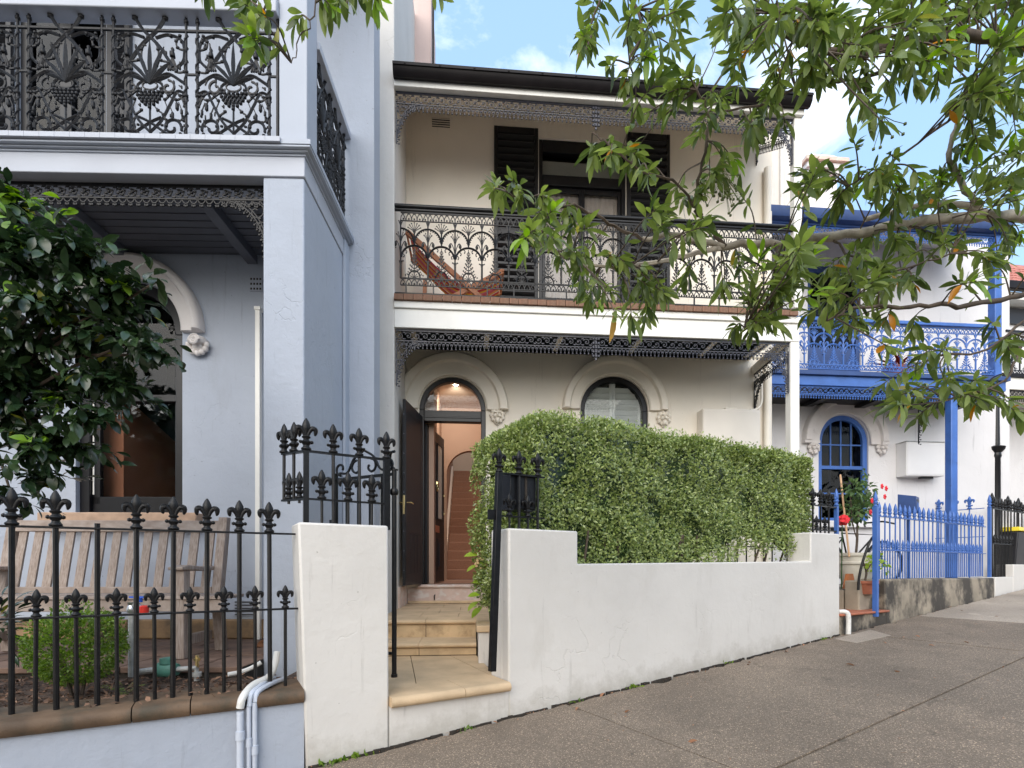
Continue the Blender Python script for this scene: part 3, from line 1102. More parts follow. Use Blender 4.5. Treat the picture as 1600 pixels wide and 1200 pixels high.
def bracket_mb(w, h, r=0.005, leafy=False):
    """quarter-arc corner bracket: post side at x = 0, hangs from z = 0"""
    mb = MB()
    mb.box(0, 0.014, -0.007, 0.007, -h, 0)
    mb.box(0, w, -0.007, 0.007, -0.012, 0)
    m = 14
    ap = [(w - w * math.sin(PI / 2 * i / m) * 1.0, -h + h * (1 - math.cos(PI / 2 * i / m))) for i in range(m + 1)]
    ap = [(w - (w - 0.01) * math.cos(PI / 2 * (1 - i / m)), -h * (1 - math.sin(PI / 2 * (1 - i / m)))) for i in range(m + 1)]
    ap = [(x, z - 0.012) for x, z in ap]
    mb.tube([(x, 0, z) for x, z in ap], r * 1.3, 5)
    mb.tube([(0.007 + (x - 0.007) * 0.86, 0, z * 0.86) for x, z in ap], r, 4)
    R0 = min(w, h) * 0.22
    for cx, cz, s in ((w * 0.26, -h * 0.22, R0), (w * 0.13, -h * 0.50, R0 * 0.6), (w * 0.58, -h * 0.11, R0 * 0.5), (w * 0.07, -h * 0.72, R0 * 0.35)):
        mb.tube(spiral(cx, cz, s, s * 0.2, 0.5, 8.5, 22), r, 4)
        for k in range(6):
            a = k * 1.05
            mb.ball((cx + s * 0.78 * math.cos(a), 0, cz + s * 0.78 * math.sin(a)), r * 2.4, 1.2, 0.7, 1)
    for i in range(m + 1):                       # drops along the arc
        x, z = ap[i]
        nx, nz_ = (w - x) / w * 0.7, -(-z) / h - 0.2
        a = PI / 2 * (1 - i / m)
        dx, dz = math.cos(a) * 0.7, -math.sin(a)
        L = 0.045 * (h / 0.6) ** 0.5
        mb.tube([(x, 0, z), (x + dx * L, 0, z + dz * L)], r * 0.8, 4)
        mb.ball((x + dx * L, 0, z + dz * L), r * 2.6, 1, 0.7, 1)
        if i < m:
            x2, z2 = ap[i + 1]
            mb.ball(((x + x2) / 2 + dx * L * 0.45, 0, (z + z2) / 2 + dz * L * 0.45), r * 2.0)
    return mb


# ---- foliage
def leaf_pts(L, W, fold=0.25, curl=0.15, n=4, tip=0.9):
    """a folded, curling leaf along +y: vertices, faces"""
    prof = [0.0, 0.55, 0.95, 1.0, 0.72, 0.0] if n >= 5 else ([0.0, 0.75, 1.0, 0.62, 0.0] if n == 4 else [0.0, 1.0, 0.0])
    n = len(prof) - 1
    vs, fs = [], []
    for i, p in enumerate(prof):
        t = i / n
        y = L * t
        z = -curl * L * t * t
        hw = W / 2 * p
        if p == 0:
            vs.append((0, y, z))
        else:
            vs += [(-hw, y, z + fold * hw), (0, y, z), (hw, y, z + fold * hw)]
    # faces
    fs += [(0, 2, 1), (0, 3, 2)]
    b = 1
    for i in range(1, n - 1):
        fs += [(b, b + 1, b + 4, b + 3), (b + 1, b + 2, b + 5, b + 4)]
        b += 3
    e = len(vs) - 1
    fs += [(b, b + 1, e), (b + 1, b + 2, e)]
    return np.array(vs, float), fs


def leaf_matrix(pos, d, up, roll=0.0, s=1.0):
    d = Vector(d).normalized()
    x = d.cross(Vector(up))
    if x.length < 1e-4:
        x = d.orthogonal()
    x.normalize()
    z = x.cross(d)
    q = Quaternion(d, roll)
    x, z = q @ x, q @ z
    m = Matrix(((x.x, d.x, z.x), (x.y, d.y, z.y), (x.z, d.z, z.z))).to_4x4()
    return Matrix.Translation(Vector(pos)) @ m @ Matrix.Scale(s, 4)


def bake_leaves(name, items, shapes, m, parent=None, stuff=True):
    """items: (matrix, shape index); one mesh"""
    V, Fc, n = [], [], 0
    by = {}
    for mt, k in items:
        by.setdefault(k, []).append(mt)
    for k, ms in by.items():
        vs, fs = shapes[k]
        A = np.array([[list(r) for r in mt] for mt in ms])
        P = np.einsum('nij,vj->nvi', A[:, :3, :3], vs) + A[:, None, :3, 3]
        V.append(P.reshape(-1, 3))
        for i in range(len(ms)):
            o = n + i * len(vs)
            Fc += [tuple(a + o for a in f) for f in fs]
        n += len(ms) * len(vs)
    me = bpy.data.meshes.new(name)
    me.from_pydata(np.concatenate(V).tolist(), [], Fc)
    me.materials.append(m)
    for p in me.polygons:
        p.use_smooth = True
    o = bpy.data.objects.new(name, me)
    C.objects.link(o)
    o.parent = parent
    if stuff:
        o['kind'] = 'stuff'
    return o


def leaf_meshes(shapes, m, name='leaf'):
    out_ = []
    for vs, fs in shapes:
        me = bpy.data.meshes.new(name)
        me.from_pydata(vs.tolist(), [], fs)
        me.materials.append(m)
        for p in me.polygons:
            p.use_smooth = True
        out_.append(me)
    return out_


def rand_dir(bias=(0, 0, 0), k=1.0):
    v = Vector((rnd.gauss(0, 1), rnd.gauss(0, 1), rnd.gauss(0, 1))).normalized() * k + Vector(bias)
    return v.normalized()


def screen_size(p, L):
    """size of a leaf in the picture, 0 outside it"""
    if p.y < 0.2:
        return 0
    px, py = 800 + FPX * p.x / p.y, HZ - FPX * (p.z - ZC) / p.y
    return FPX * L / p.y if -30 < px < 1630 and -30 < py < 1230 else 0


def split_leaves(items, shapes, mats, parent, L, keep=295, name='leaf', stuff='leaves'):
    """items: (matrix, shape, material key). The ones that show largest become parts, the rest one mesh per material"""
    order = sorted(range(len(items)), key=lambda i: -screen_size(items[i][0].translation, L * items[i][0].median_scale))
    order = [i for i in order if screen_size(items[i][0].translation, L) > 0][:keep]
    top = set(order)
    lib = {k: leaf_meshes(shapes, mm, name) for k, mm in mats.items()}
    for i in order:
        mt, k, mk = items[i]
        o = bpy.data.objects.new(name, lib[mk][k])
        C.objects.link(o)
        o.parent = parent
        o.matrix_local = mt
    for mk, mm in mats.items():
        rest = [(it[0], it[1]) for i, it in enumerate(items) if i not in top and it[2] == mk]
        if rest:
            bake_leaves(stuff, rest, shapes, mm, parent)


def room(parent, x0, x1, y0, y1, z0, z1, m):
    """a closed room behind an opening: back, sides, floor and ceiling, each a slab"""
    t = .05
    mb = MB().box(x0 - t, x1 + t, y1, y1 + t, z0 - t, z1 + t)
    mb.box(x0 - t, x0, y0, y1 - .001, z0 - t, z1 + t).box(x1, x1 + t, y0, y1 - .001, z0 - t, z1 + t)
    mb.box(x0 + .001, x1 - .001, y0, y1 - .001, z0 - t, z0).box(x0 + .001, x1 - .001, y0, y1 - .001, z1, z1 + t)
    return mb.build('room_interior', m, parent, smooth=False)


# ================================================================== the white terrace house
YB = 1.15                                   # depth of its verandah
house = FW.thing('terrace_house', 'white two storey terrace house with black iron lace balcony and open front door', 'house')
xR = FW.x(1241, 0)
xE = FW.x(1206, YB)
z_thr = FW.z(700, 913, YB)
o_door = Opening(FW.x(655, YB), FW.x(759, YB), z_thr, FW.z(707, 640, YB), True)
o_win = Opening(FW.x(907, YB), FW.x(1013, YB), FW.z(960, 838, YB), FW.z(960, 641, YB), True)
z_flr = FW.z(616, 462, 0)
o_french = Opening(FW.x(842, YB), FW.x(978, YB), z_flr, FW.z(905, 219, YB))
zc_up = FW.z(640, 172, YB)
raw_build(wall_sheet(0.0, xE, 0.3, zc_up + 0.3, [o_door, o_win, o_french], YB, 0.22), 'wall', M['cream'], house)
xP = FW.x(562, 0)
MB().box(xP, 0, 0, 9, 0, 10.5).build('party_wall', M['white'], house, bevel=0.012)
MB().box(0, 0.022, 0.30, YB - 0.002, FW.z(620, 955, 0.4), FW.z(620, 917, 0.4)).build('party_wall_plinth', M['pink_stone'], house, bevel=0.006)
pink = thing('chimney', 'pink rendered chimney stack rising behind the white house roof gutter', 'chimney', FW.world(0, 2.3), FW.a)
MB().box(-0.28, FW.x(674, 2.3), 0, 1.0, 6.4, 11).build('shaft', M['pink_render'], pink, bevel=0.01)
MB().tube([(FW.x(677, 2.3), -0.03, 6.7), (FW.x(677, 2.3), -0.03, 11)], 0.018, 6).build('drain_pipe', M['gutter'], pink)

# floors, ceilings, roof
zf_top, zf_bot = FW.z(616, 471, 0), FW.z(616, 511, 0)
zc_lo = FW.z(700, 538, YB)
MB().box(0, xR, 0.05, YB, zf_top - 0.10, z_flr - 0.012).build('balcony_floor', M['cream_paint'], house)
MB().box(0, xR + .03, 0.10, YB - .001, zc_lo, zf_top - 0.10).build('verandah_ceiling', M['cream_paint'], house)
mb = MB().box(0, xR + 0.07, 0, 0.10, zf_bot, zf_top - 0.085)
mb.box(0, xR + 0.075, -0.025, 0.10, zf_top - 0.083, zf_top)
mb.build('fascia_beam', M['white_paint'], house, bevel=0.006)
eb = MB().box(-0.056, 0.056, -0.06, 0.12, 0, 0.068)
eb_m = [eb.mesh('edge_brick', M['brick_tile'])]
nb = int((xR + 0.06) / 0.1175)
for i in range(nb):
    o = link('edge_brick', eb_m[0], house, (0.06 + i * (xR + 0.02) / nb, rnd.uniform(-0.004, 0.004), zf_top + 0.002), (rnd.uniform(-.02, .02), rnd.uniform(-.03, .03), rnd.uniform(-.02, .02)), (1, 1, rnd.uniform(0.93, 1.04)))
for px in (652, 759, 866, 981, 1090, 1160):
    x = FW.x(px, YB - 0.02)
    MB().prism_x([(0.10, zc_lo), (0.10, zc_lo - 0.10), (YB - 0.12, zc_lo - 0.10), (YB - 0.003, zc_lo - 0.05), (YB - 0.003, zc_lo)], x - 0.035, x + 0.035).build('joist', M['cream_paint'], house, bevel=0.004)
MB().box(0, xE, YB - 0.022, YB - 0.001, zc_lo - 0.05, zc_lo - 0.001).build('cornice_strip', M['cream_paint'], house)
zv = FW.z(616, 137, 0)
mb = MB()
mb.hexa([(0, 0, zv), (xR + .06, 0, zv), (xR + .06, YB, zc_up), (0, YB, zc_up)], [(0, 0, zv + 0.05), (xR + .06, 0, zv + 0.05), (xR + .06, YB, zc_up + 0.05), (0, YB, zc_up + 0.05)])
mb.build('raking_ceiling', M['cream_paint'], house)
zg0, zg1 = FW.z(616, 124, -0.037), FW.z(616, 94, -0.155)
mb = MB().box(0, xR + 0.12, -0.035, 0.06, zv - 0.002, zg0 + 0.06)
mb.build('eaves_board', M['white_paint'], house, bevel=0.005)
g = [(-0.037, zg0 + 0.0), (-0.09, zg0 - 0.012), (-0.135, zg0 + 0.03), (-0.150, zg0 + 0.09), (-0.162, zg1 - 0.045), (-0.162, zg1 - 0.01), (-0.150, zg1), (-0.140, zg1 - 0.01), (-0.13, zg0 + 0.06), (-0.037, zg0 + 0.03)]
gut = MB().prism_x(g, 0.0, xR + 0.16).build('gutter', M['gutter'], house, angle=50)
for i in range(12):
    x = 0.15 + i * 0.42
    if x < xR + 0.1:
        MB().box(x - 0.012, x + 0.012, -0.168, -0.03, zg1 - 0.035, zg1 - 0.022).build('gutter_strap', M['gutter'], gut)
rf = MB().hexa([(0, -0.10, zg1 - 0.05), (xR + .15, -0.10, zg1 - 0.05), (xR + .15, 4.0, zg1 + 2.75), (0, 4.0, zg1 + 2.75)], [(0, -0.10, zg1 - 0.02), (xR + .15, -0.10, zg1 - 0.02), (xR + .15, 4.0, zg1 + 2.8), (0, 4.0, zg1 + 2.8)])
rib = rf.build('roof', M['gutter'], house)
for i in range(26):
    x = 0.1 + i * 0.19
    MB().bar((x, -0.08, zg1 - 0.015), (x, 3.9, zg1 + 2.74), 0.04, 0.03).build('roof_rib', M['gutter'], rib)

# posts
for (pa, pb, za, zb) in ((1236, 1250, 0.55, zf_bot - 0.002), (1242, 1254, z_flr + 0.06, zv - 0.002)):
    a, b = FW.x(pa, 0), FW.x(pb, 0)
    MB().box(a, b, 0.004, 0.004 + (b - a), za, zb).build('post', M['white_paint'], house, bevel=0.012)
xpost = FW.x(1236, 0)

# hood mouldings and carved stops
hood(house, o_door.cx, o_door.z1, o_door.r + 0.012, FW.x(794, YB) - o_door.cx, YB, M['hood'])
hood(house, o_win.cx, o_win.z1, o_win.r + 0.012, FW.x(1041, YB) - o_win.cx, YB, M['hood'])
for px, py in ((777, 650), (887, 654), (1036, 654)):
    x, z = FW.at(px, py, YB)
    boss(house, x, z, 0.118, YB, M['hood'])

# front door opening: frame, transom, fanlight
fr = arch_frame(o_door, 0.068, YB + 0.03, YB + 0.13).build('door_frame', M['black_paint'], house, bevel=0.006)
z_t1, z_t0 = FW.z(707, 641, YB), FW.z(707, 658, YB)
MB().box(o_door.x0 + 0.069, o_door.x1 - 0.069, YB + 0.02, YB + 0.14, z_t0, z_t1).build('transom', M['black_paint'], fr, bevel=0.006)
MB().box(o_door.x0 + 0.069, o_door.x1 - 0.069, YB + 0.012, YB + 0.02, z_t0 + 0.05, z_t0 + 0.075).build('transom_bead', M['black_paint'], fr, bevel=0.004)
MB().prism([(o_door.cx + (o_door.r - 0.069) * math.cos(PI * i / 24), z_t1 + 0.002 + (o_door.r - 0.071) * math.sin(PI * i / 24)) for i in range(25)], YB + 0.08, YB + 0.084).build('fanlight', M['glass'], fr)
mb = MB().box(o_door.x0 - 0.02, o_door.x1 + 0.02, YB - 0.05, YB + 0.22, z_thr - 0.05, z_thr)
mb.build('door_sill', M['pink_stone'], house, bevel=0.015)
z_land = 0.635
MB().box(0.024, o_door.x1 + 0.25, YB - 0.02, YB - 0.001, z_land, z_thr - 0.051).build('sill_riser', M['pink_stone'], house, bevel=0.003)
MB().box(0.03, o_door.x1 + 0.2, YB - 0.05, YB - 0.021, z_land, z_land + 0.045).build('riser_foot', M['sandstone'], house, bevel=0.01)
x, z = FW.at(679, 934, YB)
hk = MB().tube(curve([(x, YB - 0.03, z - 0.03), (x, YB - 0.055, z), (x, YB - 0.055, z + 0.035), (x + 0.01, YB - 0.04, z + 0.045)], 4), 0.008, 6).build('boot_hook', M['iron'], house)


def door_leaf(name, hx, hy, ang, w, z0, z1, m, builder):
    """a leaf hinged at hx, hy turned by ang: local x runs from hinge to edge"""
    o = MB().box(0, w, -0.02, 0.02, z0, z1).build(name, m, house, bevel=0.004)
    o.location = (hx, hy, 0)
    o.rotation_euler = (0, 0, ang)
    builder(o, w, z0, z1)
    return o


def sec_door(o, w, z0, z1):
    for y in (-0.024, 0.024):
        for a, b in ((0.02, 0.09), (w - 0.09, w - 0.02)):
            MB().box(a, b, min(y, y * .8), max(y, y * .8), z0 + 0.02, z1 - 0.02).build('stile', M['charcoal'], o, bevel=0.003)
        for a, b in ((z0 + 0.03, z0 + 0.16), (z0 + 0.70, z0 + 0.80), (z1 - 0.14, z1 - 0.03)):
            MB().box(0.09, w - 0.09, min(y, y * .8), max(y, y * .8), a, b).build('rail', M['charcoal'], o, bevel=0.003)
        for i in range(3):
            x_ = 0.09 + (w - 0.18) * (i + 1) / 4
            MB().box(x_ - 0.012, x_ + 0.012, min(y, y * .85), max(y, y * .85), z0 + 0.16, z0 + 0.70).build('mullion', M['charcoal'], o, bevel=0.003)
    for k in range(9):
        z = z0 + 0.2 + k * (z1 - z0 - 0.4) / 8
        MB().lathe([(0.006, 0), (0.004, 0.005)], 6, (w + 0.001, 0, z)).build('rivet', M['chrome'], o)
    zl = z0 + 1.08
    h = MB().box(w - 0.075, w - 0.035, -0.030, -0.0245, zl - 0.15, zl + 0.12).box(w - 0.003, w + 0.004, -0.014, 0.014, zl - 0.14, zl + 0.11).build('lock_plate', M['brass'], o, bevel=0.002)
    MB().tube([(w - 0.055, -0.03, zl + 0.02), (w - 0.055, -0.075, zl + 0.02), (w - 0.065, -0.082, zl + 0.02), (w - 0.17, -0.082, zl + 0.012)], 0.008, 8).build('lever', M['brass'], h)
    MB().tube([(w - 0.055, 0.0245, zl + 0.02), (w - 0.055, 0.075, zl + 0.02), (w - 0.065, 0.082, zl + 0.02), (w - 0.15, 0.082, zl + 0.012)], 0.008, 8).build('lever', M['brass'], h)


def main_door(o, w, z0, z1):
    H = z1 - z0
    for a, b in ((0.16, 0.40), (0.54, 0.78)):
        f = MB().box(a, b, -0.026, -0.0205, z0 + 1.02, z1 - 0.18).build('glazed_panel', M['frosted'], o, bevel=0.004)
        for q in ((a - 0.02, a), (b, b + 0.02)):
            MB().box(q[0], q[1], -0.034, -0.0205, z0 + 1.0, z1 - 0.16).build('bead', M['charcoal'], f, bevel=0.003)
        for q in ((z0 + 1.0, z0 + 1.02), (z1 - 0.18, z1 - 0.16)):
            MB().box(a, b, -0.034, -0.0205, q[0], q[1]).build('bead', M['charcoal'], f, bevel=0.003)
        p = MB().box(a, b, -0.028, -0.0205, z0 + 0.18, z0 + 0.70).build('lower_panel', M['charcoal'], o, bevel=0.007)
        MB().box(a + 0.045, b - 0.045, -0.040, -0.0285, z0 + 0.25, z0 + 0.63).build('raised_field', M['charcoal'], p, bevel=0.012)
    lp = MB().box(0.31, 0.63, -0.030, -0.0205, z0 + 0.79, z0 + 0.90).build('letter_plate', M['copper'], o, bevel=0.003)
    MB().box(0.35, 0.59, -0.0335, -0.0305, z0 + 0.825, z0 + 0.87).build('letter_flap', M['copper'], lp, bevel=0.002)
    kn = MB()
    kn.tube([(0.47 + 0.04 * math.cos(a), -0.045 - 0.01 * math.sin(a), z0 + 1.50 + 0.055 * math.sin(a)) for a in [2 * PI * i / 14 for i in range(14)]], 0.008, 6, True)
    kn.lathe([(0.03, 0), (0.035, 0.03), (0.02, 0.06)], 8, (0.47, -0.03, z0 + 1.54))
    kn.build('door_knocker', M['brass'], o)
    for z in (z0 + 1.12, z0 + 1.42):
        MB().ball((w - 0.06, -0.035, z), 0.022).build('lock', M['brass'], o)


hx, hy = o_door.x0 + 0.03, YB + 0.005
dx, dy = FW.local(-1.413, 6.776)
door_leaf('security_door', hx, hy, math.atan2(dy - hy, dx - hx), 0.80, z_thr + 0.01, FW.z(707, 652, YB), M['charcoal'], sec_door)
hx2, hy2 = o_door.x0 + 0.085, YB + 0.15
dx, dy = FW.local(-1.170, 8.51)
door_leaf('front_door', hx2, hy2, math.atan2(dy - hy2, dx - hx2), 0.94, z_thr + 0.015, z_t0 - 0.01, M['charcoal'], main_door)

# hall behind the door
hl, hf = FW.local(-1.383, 10.3)
hr = hl + 1.58
zH = 4.18
y_in = YB + 0.23
ye = hf + 5.2
MB().box(hl - 0.12, hl, y_in, ye, z_thr - 0.3, zH + 1.8).build('hall_wall', M['peach'], house)
MB().box(hr, hr + 0.12, y_in, ye, z_thr - 0.3, zH + 1.8).build('hall_wall', M['peach'], house)
MB().box(hl, hr, ye, ye + 0.1, z_thr, zH + 1.8).build('hall_end_wall', M['hall_white'], house)
MB().box(hl - 0.12, hr + 0.12, YB + 0.14, hf - 0.62, zH, zH + 0.1).build('hall_ceiling', M['hall_white'], house)
MB().box(hl, hr, hf - 0.62, hf + .1, zH + 1.8, zH + 1.9).build('stair_ceiling', M['hall_white'], house)
MB().box(hl, hr, hf + 4.6, ye, zH + 1.8, zH + 1.9).build('stair_ceiling', M['hall_white'], house)
MB().box(hl, hr, hf + .1, hf + 4.6, zH + 1.84, zH + 1.85).build('added_skylight', M['glass'], house)  # added roof opening, unseen, to let daylight onto the stairs
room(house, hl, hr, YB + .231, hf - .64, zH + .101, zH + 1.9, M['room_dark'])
MB().box(o_door.x0 - 0.3, hl - 0.121, y_in, y_in + 0.05, z_thr, zH).build('hall_return', M['peach'], house)
MB().box(hl, hr, YB + 0.225, hf, z_thr - 0.12, z_thr - 0.002).build('hall_floor', M['carpet'], house)
ya = hf - 0.62
cxa = FW.x(736, ya)
o_arch = Opening(cxa - 0.46, cxa + 0.46, z_thr, FW.z(733, 742, ya), True)
raw_build(wall_sheet(hl + 0.001, hr - 0.001, z_thr - 0.1, zH + 1.8, [o_arch], ya, 0.16), 'hall_arch', M['peach'], house)
xs0 = FW.x(697, hf)
st = MB().box(xs0, hr - 0.01, hf, hf + 0.02, z_thr, z_thr + 0.05).build('staircase', M['carpet'], house)
for k in range(15):
    z = z_thr + 0.20 * (k + 1)
    MB().box(xs0, hr - 0.002, hf + 0.31 * k - 0.02, hf + 0.31 * (k + 1) + 0.005, z - 0.20 if k == 0 else z - 0.22, z).build('stair_step', M['carpet'], st, bevel=0.015)
mb = MB().prism_x([(hf - 0.05, z_thr), (hf - 0.05, z_thr + 0.36), (hf + 4.2, z_thr + 0.36 + 4.25 * 0.645), (hf + 4.2, z_thr)], hl + 0.002, xs0 - 0.001)
mb.build('stringer', M['hall_white'], st)
ld = thing('downlight', 'small lit downlight glowing in the hall ceiling above the open door', 'lamp', cam_pt(712, 600, (zH - ZC) * 800 / 284.0))
MB().lathe([(0.05, -0.012), (0.055, -0.004), (0.05, 0)], 14).build('trim_ring', M['white_paint'], ld)
em, n_, p_ = new_mat('lamp_glow')
p_.inputs['Emission Color'].default_value = (1, 0.80, 0.55, 1)
p_.inputs['Emission Strength'].default_value = 30
MB().lathe([(0.036, -0.020), (0.038, -0.013)], 12).build('bulb', em, ld)
pl = bpy.data.lights.new('hall_lamp', 'SPOT')
pl.energy = 44
pl.spot_size = R(125)
pl.spot_blend = 0.5
pl.color = (1.0, 0.88, 0.74)
pl.shadow_soft_size = 0.05
po = bpy.data.objects.new('lamp_light', pl)
C.objects.link(po)
po.parent = ld
po.location = (0, 0, -0.05)
po.rotation_euler = (R(48), 0, FW.a)

fill_lamp = thing('downlight', 'added unseen fill lamp above the staircase, behind the hall arch', 'lamp', FW.world((xs0 + hr) / 2, ya + .5, zH + 1.795), FW.a)  # added fill lamp, out of view, to brighten the staircase
MB().lathe([(0.05, -0.012), (0.055, -0.004), (0.05, 0)], 14).build('trim_ring', M['white_paint'], fill_lamp)
MB().lathe([(0.036, -0.020), (0.038, -0.013)], 12).build('bulb', em, fill_lamp)
p2l = pl.copy()
p2l.energy = 110
p2o = bpy.data.objects.new('lamp_light', p2l)
C.objects.link(p2o)
p2o.parent = fill_lamp
p2o.location = (0, 0, -0.05)
p2o.rotation_euler = (R(40), 0, 0)

# arched window with plantation shutters
wf = arch_frame(o_win, 0.075, YB + 0.04, YB + 0.15).build('arched_window', M['black_paint'], house, bevel=0.006)
ri = o_win.r - 0.075
MB().prism([(o_win.x0 + 0.075, o_win.z0)] + [(o_win.cx - ri * math.cos(PI * i / 24), o_win.z1 + ri * math.sin(PI * i / 24)) for i in range(25)] + [(o_win.x1 - 0.075, o_win.z0)], YB + 0.09, YB + 0.094).build('pane', M['glass'], wf)
MB().box(o_win.x0 + .075, o_win.x1 - .075, YB + 0.07, YB + 0.12, o_win.z1 - 0.75, o_win.z1 - 0.70).build('meeting_rail', M['black_paint'], wf)
for sx in (0, 1):
    a = o_win.x0 + 0.075 + sx * ri
    b = a + ri
    sh = MB().box(a + 0.003, a + 0.045, YB + 0.13, YB + 0.16, o_win.z0, o_win.z1 + ri).box(b - 0.045, b - 0.003, YB + 0.13, YB + 0.16, o_win.z0, o_win.z1 + ri).build('inner_shutter', M['white_paint'], wf)
    for k in range(int((o_win.z1 + ri - o_win.z0) / 0.085)):
        z = o_win.z0 + 0.04 + k * 0.085
        MB().bar((a + 0.045, YB + 0.145, z), (b - 0.045, YB + 0.145, z), 0.080, 0.010, up=(0, 0.80, 0.6)).build('louvre', M['white_paint'], sh)
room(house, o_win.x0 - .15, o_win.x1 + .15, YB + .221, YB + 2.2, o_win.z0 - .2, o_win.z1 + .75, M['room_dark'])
MB().box(o_win.x0 - 0.06, o_win.x1 + 0.06, YB - 0.07, YB + 0.06, o_win.z0 - 0.09, o_win.z0 - 0.001).build('window_sill', M['hood'], house, bevel=0.01)

# french doors and shutters upstairs
f = o_french
fd = MB().box(f.x0, f.x0 + 0.06, YB + .03, YB + .13, f.z0, f.z1).box(f.x1 - 0.06, f.x1, YB + .03, YB + .13, f.z0, f.z1).box(f.x0 + .06, f.x1 - .06, YB + .03, YB + .13, f.z1 - 0.18, f.z1).build('french_door_frame', M['black_paint'], house, bevel=0.006)
zt1, zt0 = FW.z(905, 246, YB), FW.z(905, 274, YB)
zt2 = FW.z(905, 290, YB)
MB().box(f.x0 + .06, f.x1 - .06, YB + .09, YB + .095, zt0, zt1).build('transom_pane', M['glass'], fd)
MB().box(f.x0 + .062, f.x1 - .062, YB + .125, YB + .13, zt0 - .02, zt1 + .01).build('transom_sheen_panel', M['pane_sheen'], fd)  # pale panel added to lighten the pane; grey reflection put into its colour
MB().box(f.x0 + .061, f.x1 - .061, YB + .02, YB + .12, zt2, zt0).build('transom_bar', M['black_paint'], fd, bevel=0.006)
for sx in (0, 1):
    m0 = f.cx + (-1 + sx) * (f.r - 0.062)
    m1 = m0 + f.r - 0.064
    lf = MB().box(m0, m0 + 0.045, YB + .06, YB + .10, f.z0 + .01, zt2 - .005).box(m1 - 0.045, m1, YB + .06, YB + .10, f.z0 + .01, zt2 - .005)
    lf.box(m0 + .045, m1 - .045, YB + .06, YB + .10, zt2 - .075, zt2 - .005).box(m0 + .045, m1 - .045, YB + .06, YB + .10, f.z0 + .01, f.z0 + .7)
    l_ = lf.build('french_door', M['black_paint'], fd, bevel=0.005)
    MB().box(m0 + .045, m1 - .045, YB + .078, YB + .082, f.z0 + .7, zt2 - .075).build('pane', M['glass'], l_)
    cu = MB()
    npl = 14
    for i in range(npl):
        xa = m0 + .02 + (m1 - m0 - .04) * i / npl
        xb = m0 + .02 + (m1 - m0 - .04) * (i + 1) / npl
        cu.add([(xa, YB + .13 + .02 * (i % 2), f.z0 + .02), (xb, YB + .13 + .02 * ((i + 1) % 2), f.z0 + .02), (xb, YB + .13 + .02 * ((i + 1) % 2), zt1), (xa, YB + .13 + .02 * (i % 2), zt1)], [(0, 1, 2, 3)])
    cu.build('curtain', M['curtain'], l_)
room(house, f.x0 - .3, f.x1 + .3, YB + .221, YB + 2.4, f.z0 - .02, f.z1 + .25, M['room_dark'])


def louvre_shutter(x0, x1, y0, y1, z0, z1, m, n, parent=house):
    t = 0.055
    s_ = MB().box(x0, x0 + t, y0, y1, z0, z1).box(x1 - t, x1, y0, y1, z0, z1)
    for a, b in ((z0, z0 + 0.10), ((z0 + z1) / 2 - 0.04, (z0 + z1) / 2 + 0.04), (z1 - 0.10, z1)):
        s_.box(x0 + t, x1 - t, y0 + .002, y1 - .002, a, b)
    so = s_.build('shutter', m, parent, bevel=0.004)
    MB().box(x0 + t, x1 - t, y1 - 0.006, y1 - 0.003, z0 + 0.1, z1 - 0.1).build('shutter_backing', m, so)
    sm = MB().bar((-(x1 - x0) / 2 + t, 0, 0), ((x1 - x0) / 2 - t, 0, 0), 0.062, 0.010, up=(0, 0.62, 0.78)).mesh('slat', m)
    for k in range(n):
        z = z0 + 0.14 + (z1 - z0 - 0.28) * k / (n - 1)
        if abs(z - (z0 + z1) / 2) > 0.06:
            link('slat', sm, so, ((x0 + x1) / 2, (y0 + y1) / 2 - 0.004, z))
    return so


ys = YB - 0.045
for pa, pb, pt in ((772, 841, 198), (980, 1047, 208)):
    louvre_shutter(FW.x(pa, ys), FW.x(pb, ys), ys - 0.002, ys + 0.04, z_flr + 0.04, FW.z((pa + pb) / 2, pt, ys), M['black_paint'], 29)

# vent, meter box, pipes
a, z1_ = FW.at(675, 184, YB)
b, z0_ = FW.at(703, 200, YB)
v = MB().box(a, b, YB - 0.004, YB - 0.001, z0_, z1_).build('air_vent', M['room_dark'], house)
for k in range(4):
    z = z0_ + (z1_ - z0_) * (k + 0.5) / 4
    MB().bar((a - .004, YB - .010, z), (b + .004, YB - .010, z), 0.010, 0.007, up=(0, 0.1, 0.99)).build('vent_slat', M['cream_paint'], v)
a, z1_ = FW.at(1098, 638, YB - 0.2)
b, z0_ = FW.at(1188, 760, YB - 0.2)
mbx = MB().box(a, b, YB - 0.2, YB - 0.001, z0_, z1_).build('meter_box', M['cream_steel'], house, bevel=0.008)
MB().box(a + .01, b - .01, YB - 0.206, YB - 0.2005, z0_ + .01, z1_ - .03).build('box_door', M['cream_steel'], mbx, bevel=0.003)
MB().box((a + b) / 2 - .08, (a + b) / 2 + .1, YB - .16, YB - .03, z1_, z1_ + 0.04).build('cable_entry', M['cream_paint'], mbx, bevel=0.01)
xq = FW.x(1199, YB - 0.06)
dp = MB().tube([(xq, YB - 0.06, 0.6), (xq, YB - 0.06, zc_lo - 0.01)], 0.052, 12).build('downpipe', M['cream_paint'], house)
MB().tube([(xq, YB - 0.06, z_flr + 0.05), (xq, YB - 0.06, FW.z(1199, 268, YB))], 0.052, 12).build('downpipe', M['cream_paint'], house)
pts = [FW.at(px, py, YB - 0.10) for px, py in ((1189, 572), (1190, 612), (1190, 626), (1187, 635), (1181, 640), (1172, 641))]
MB().tube(curve([(p[0], YB - 0.10, p[1]) for p in pts], 3), 0.020, 8).build('waste_pipe', M['cream_paint'], house)


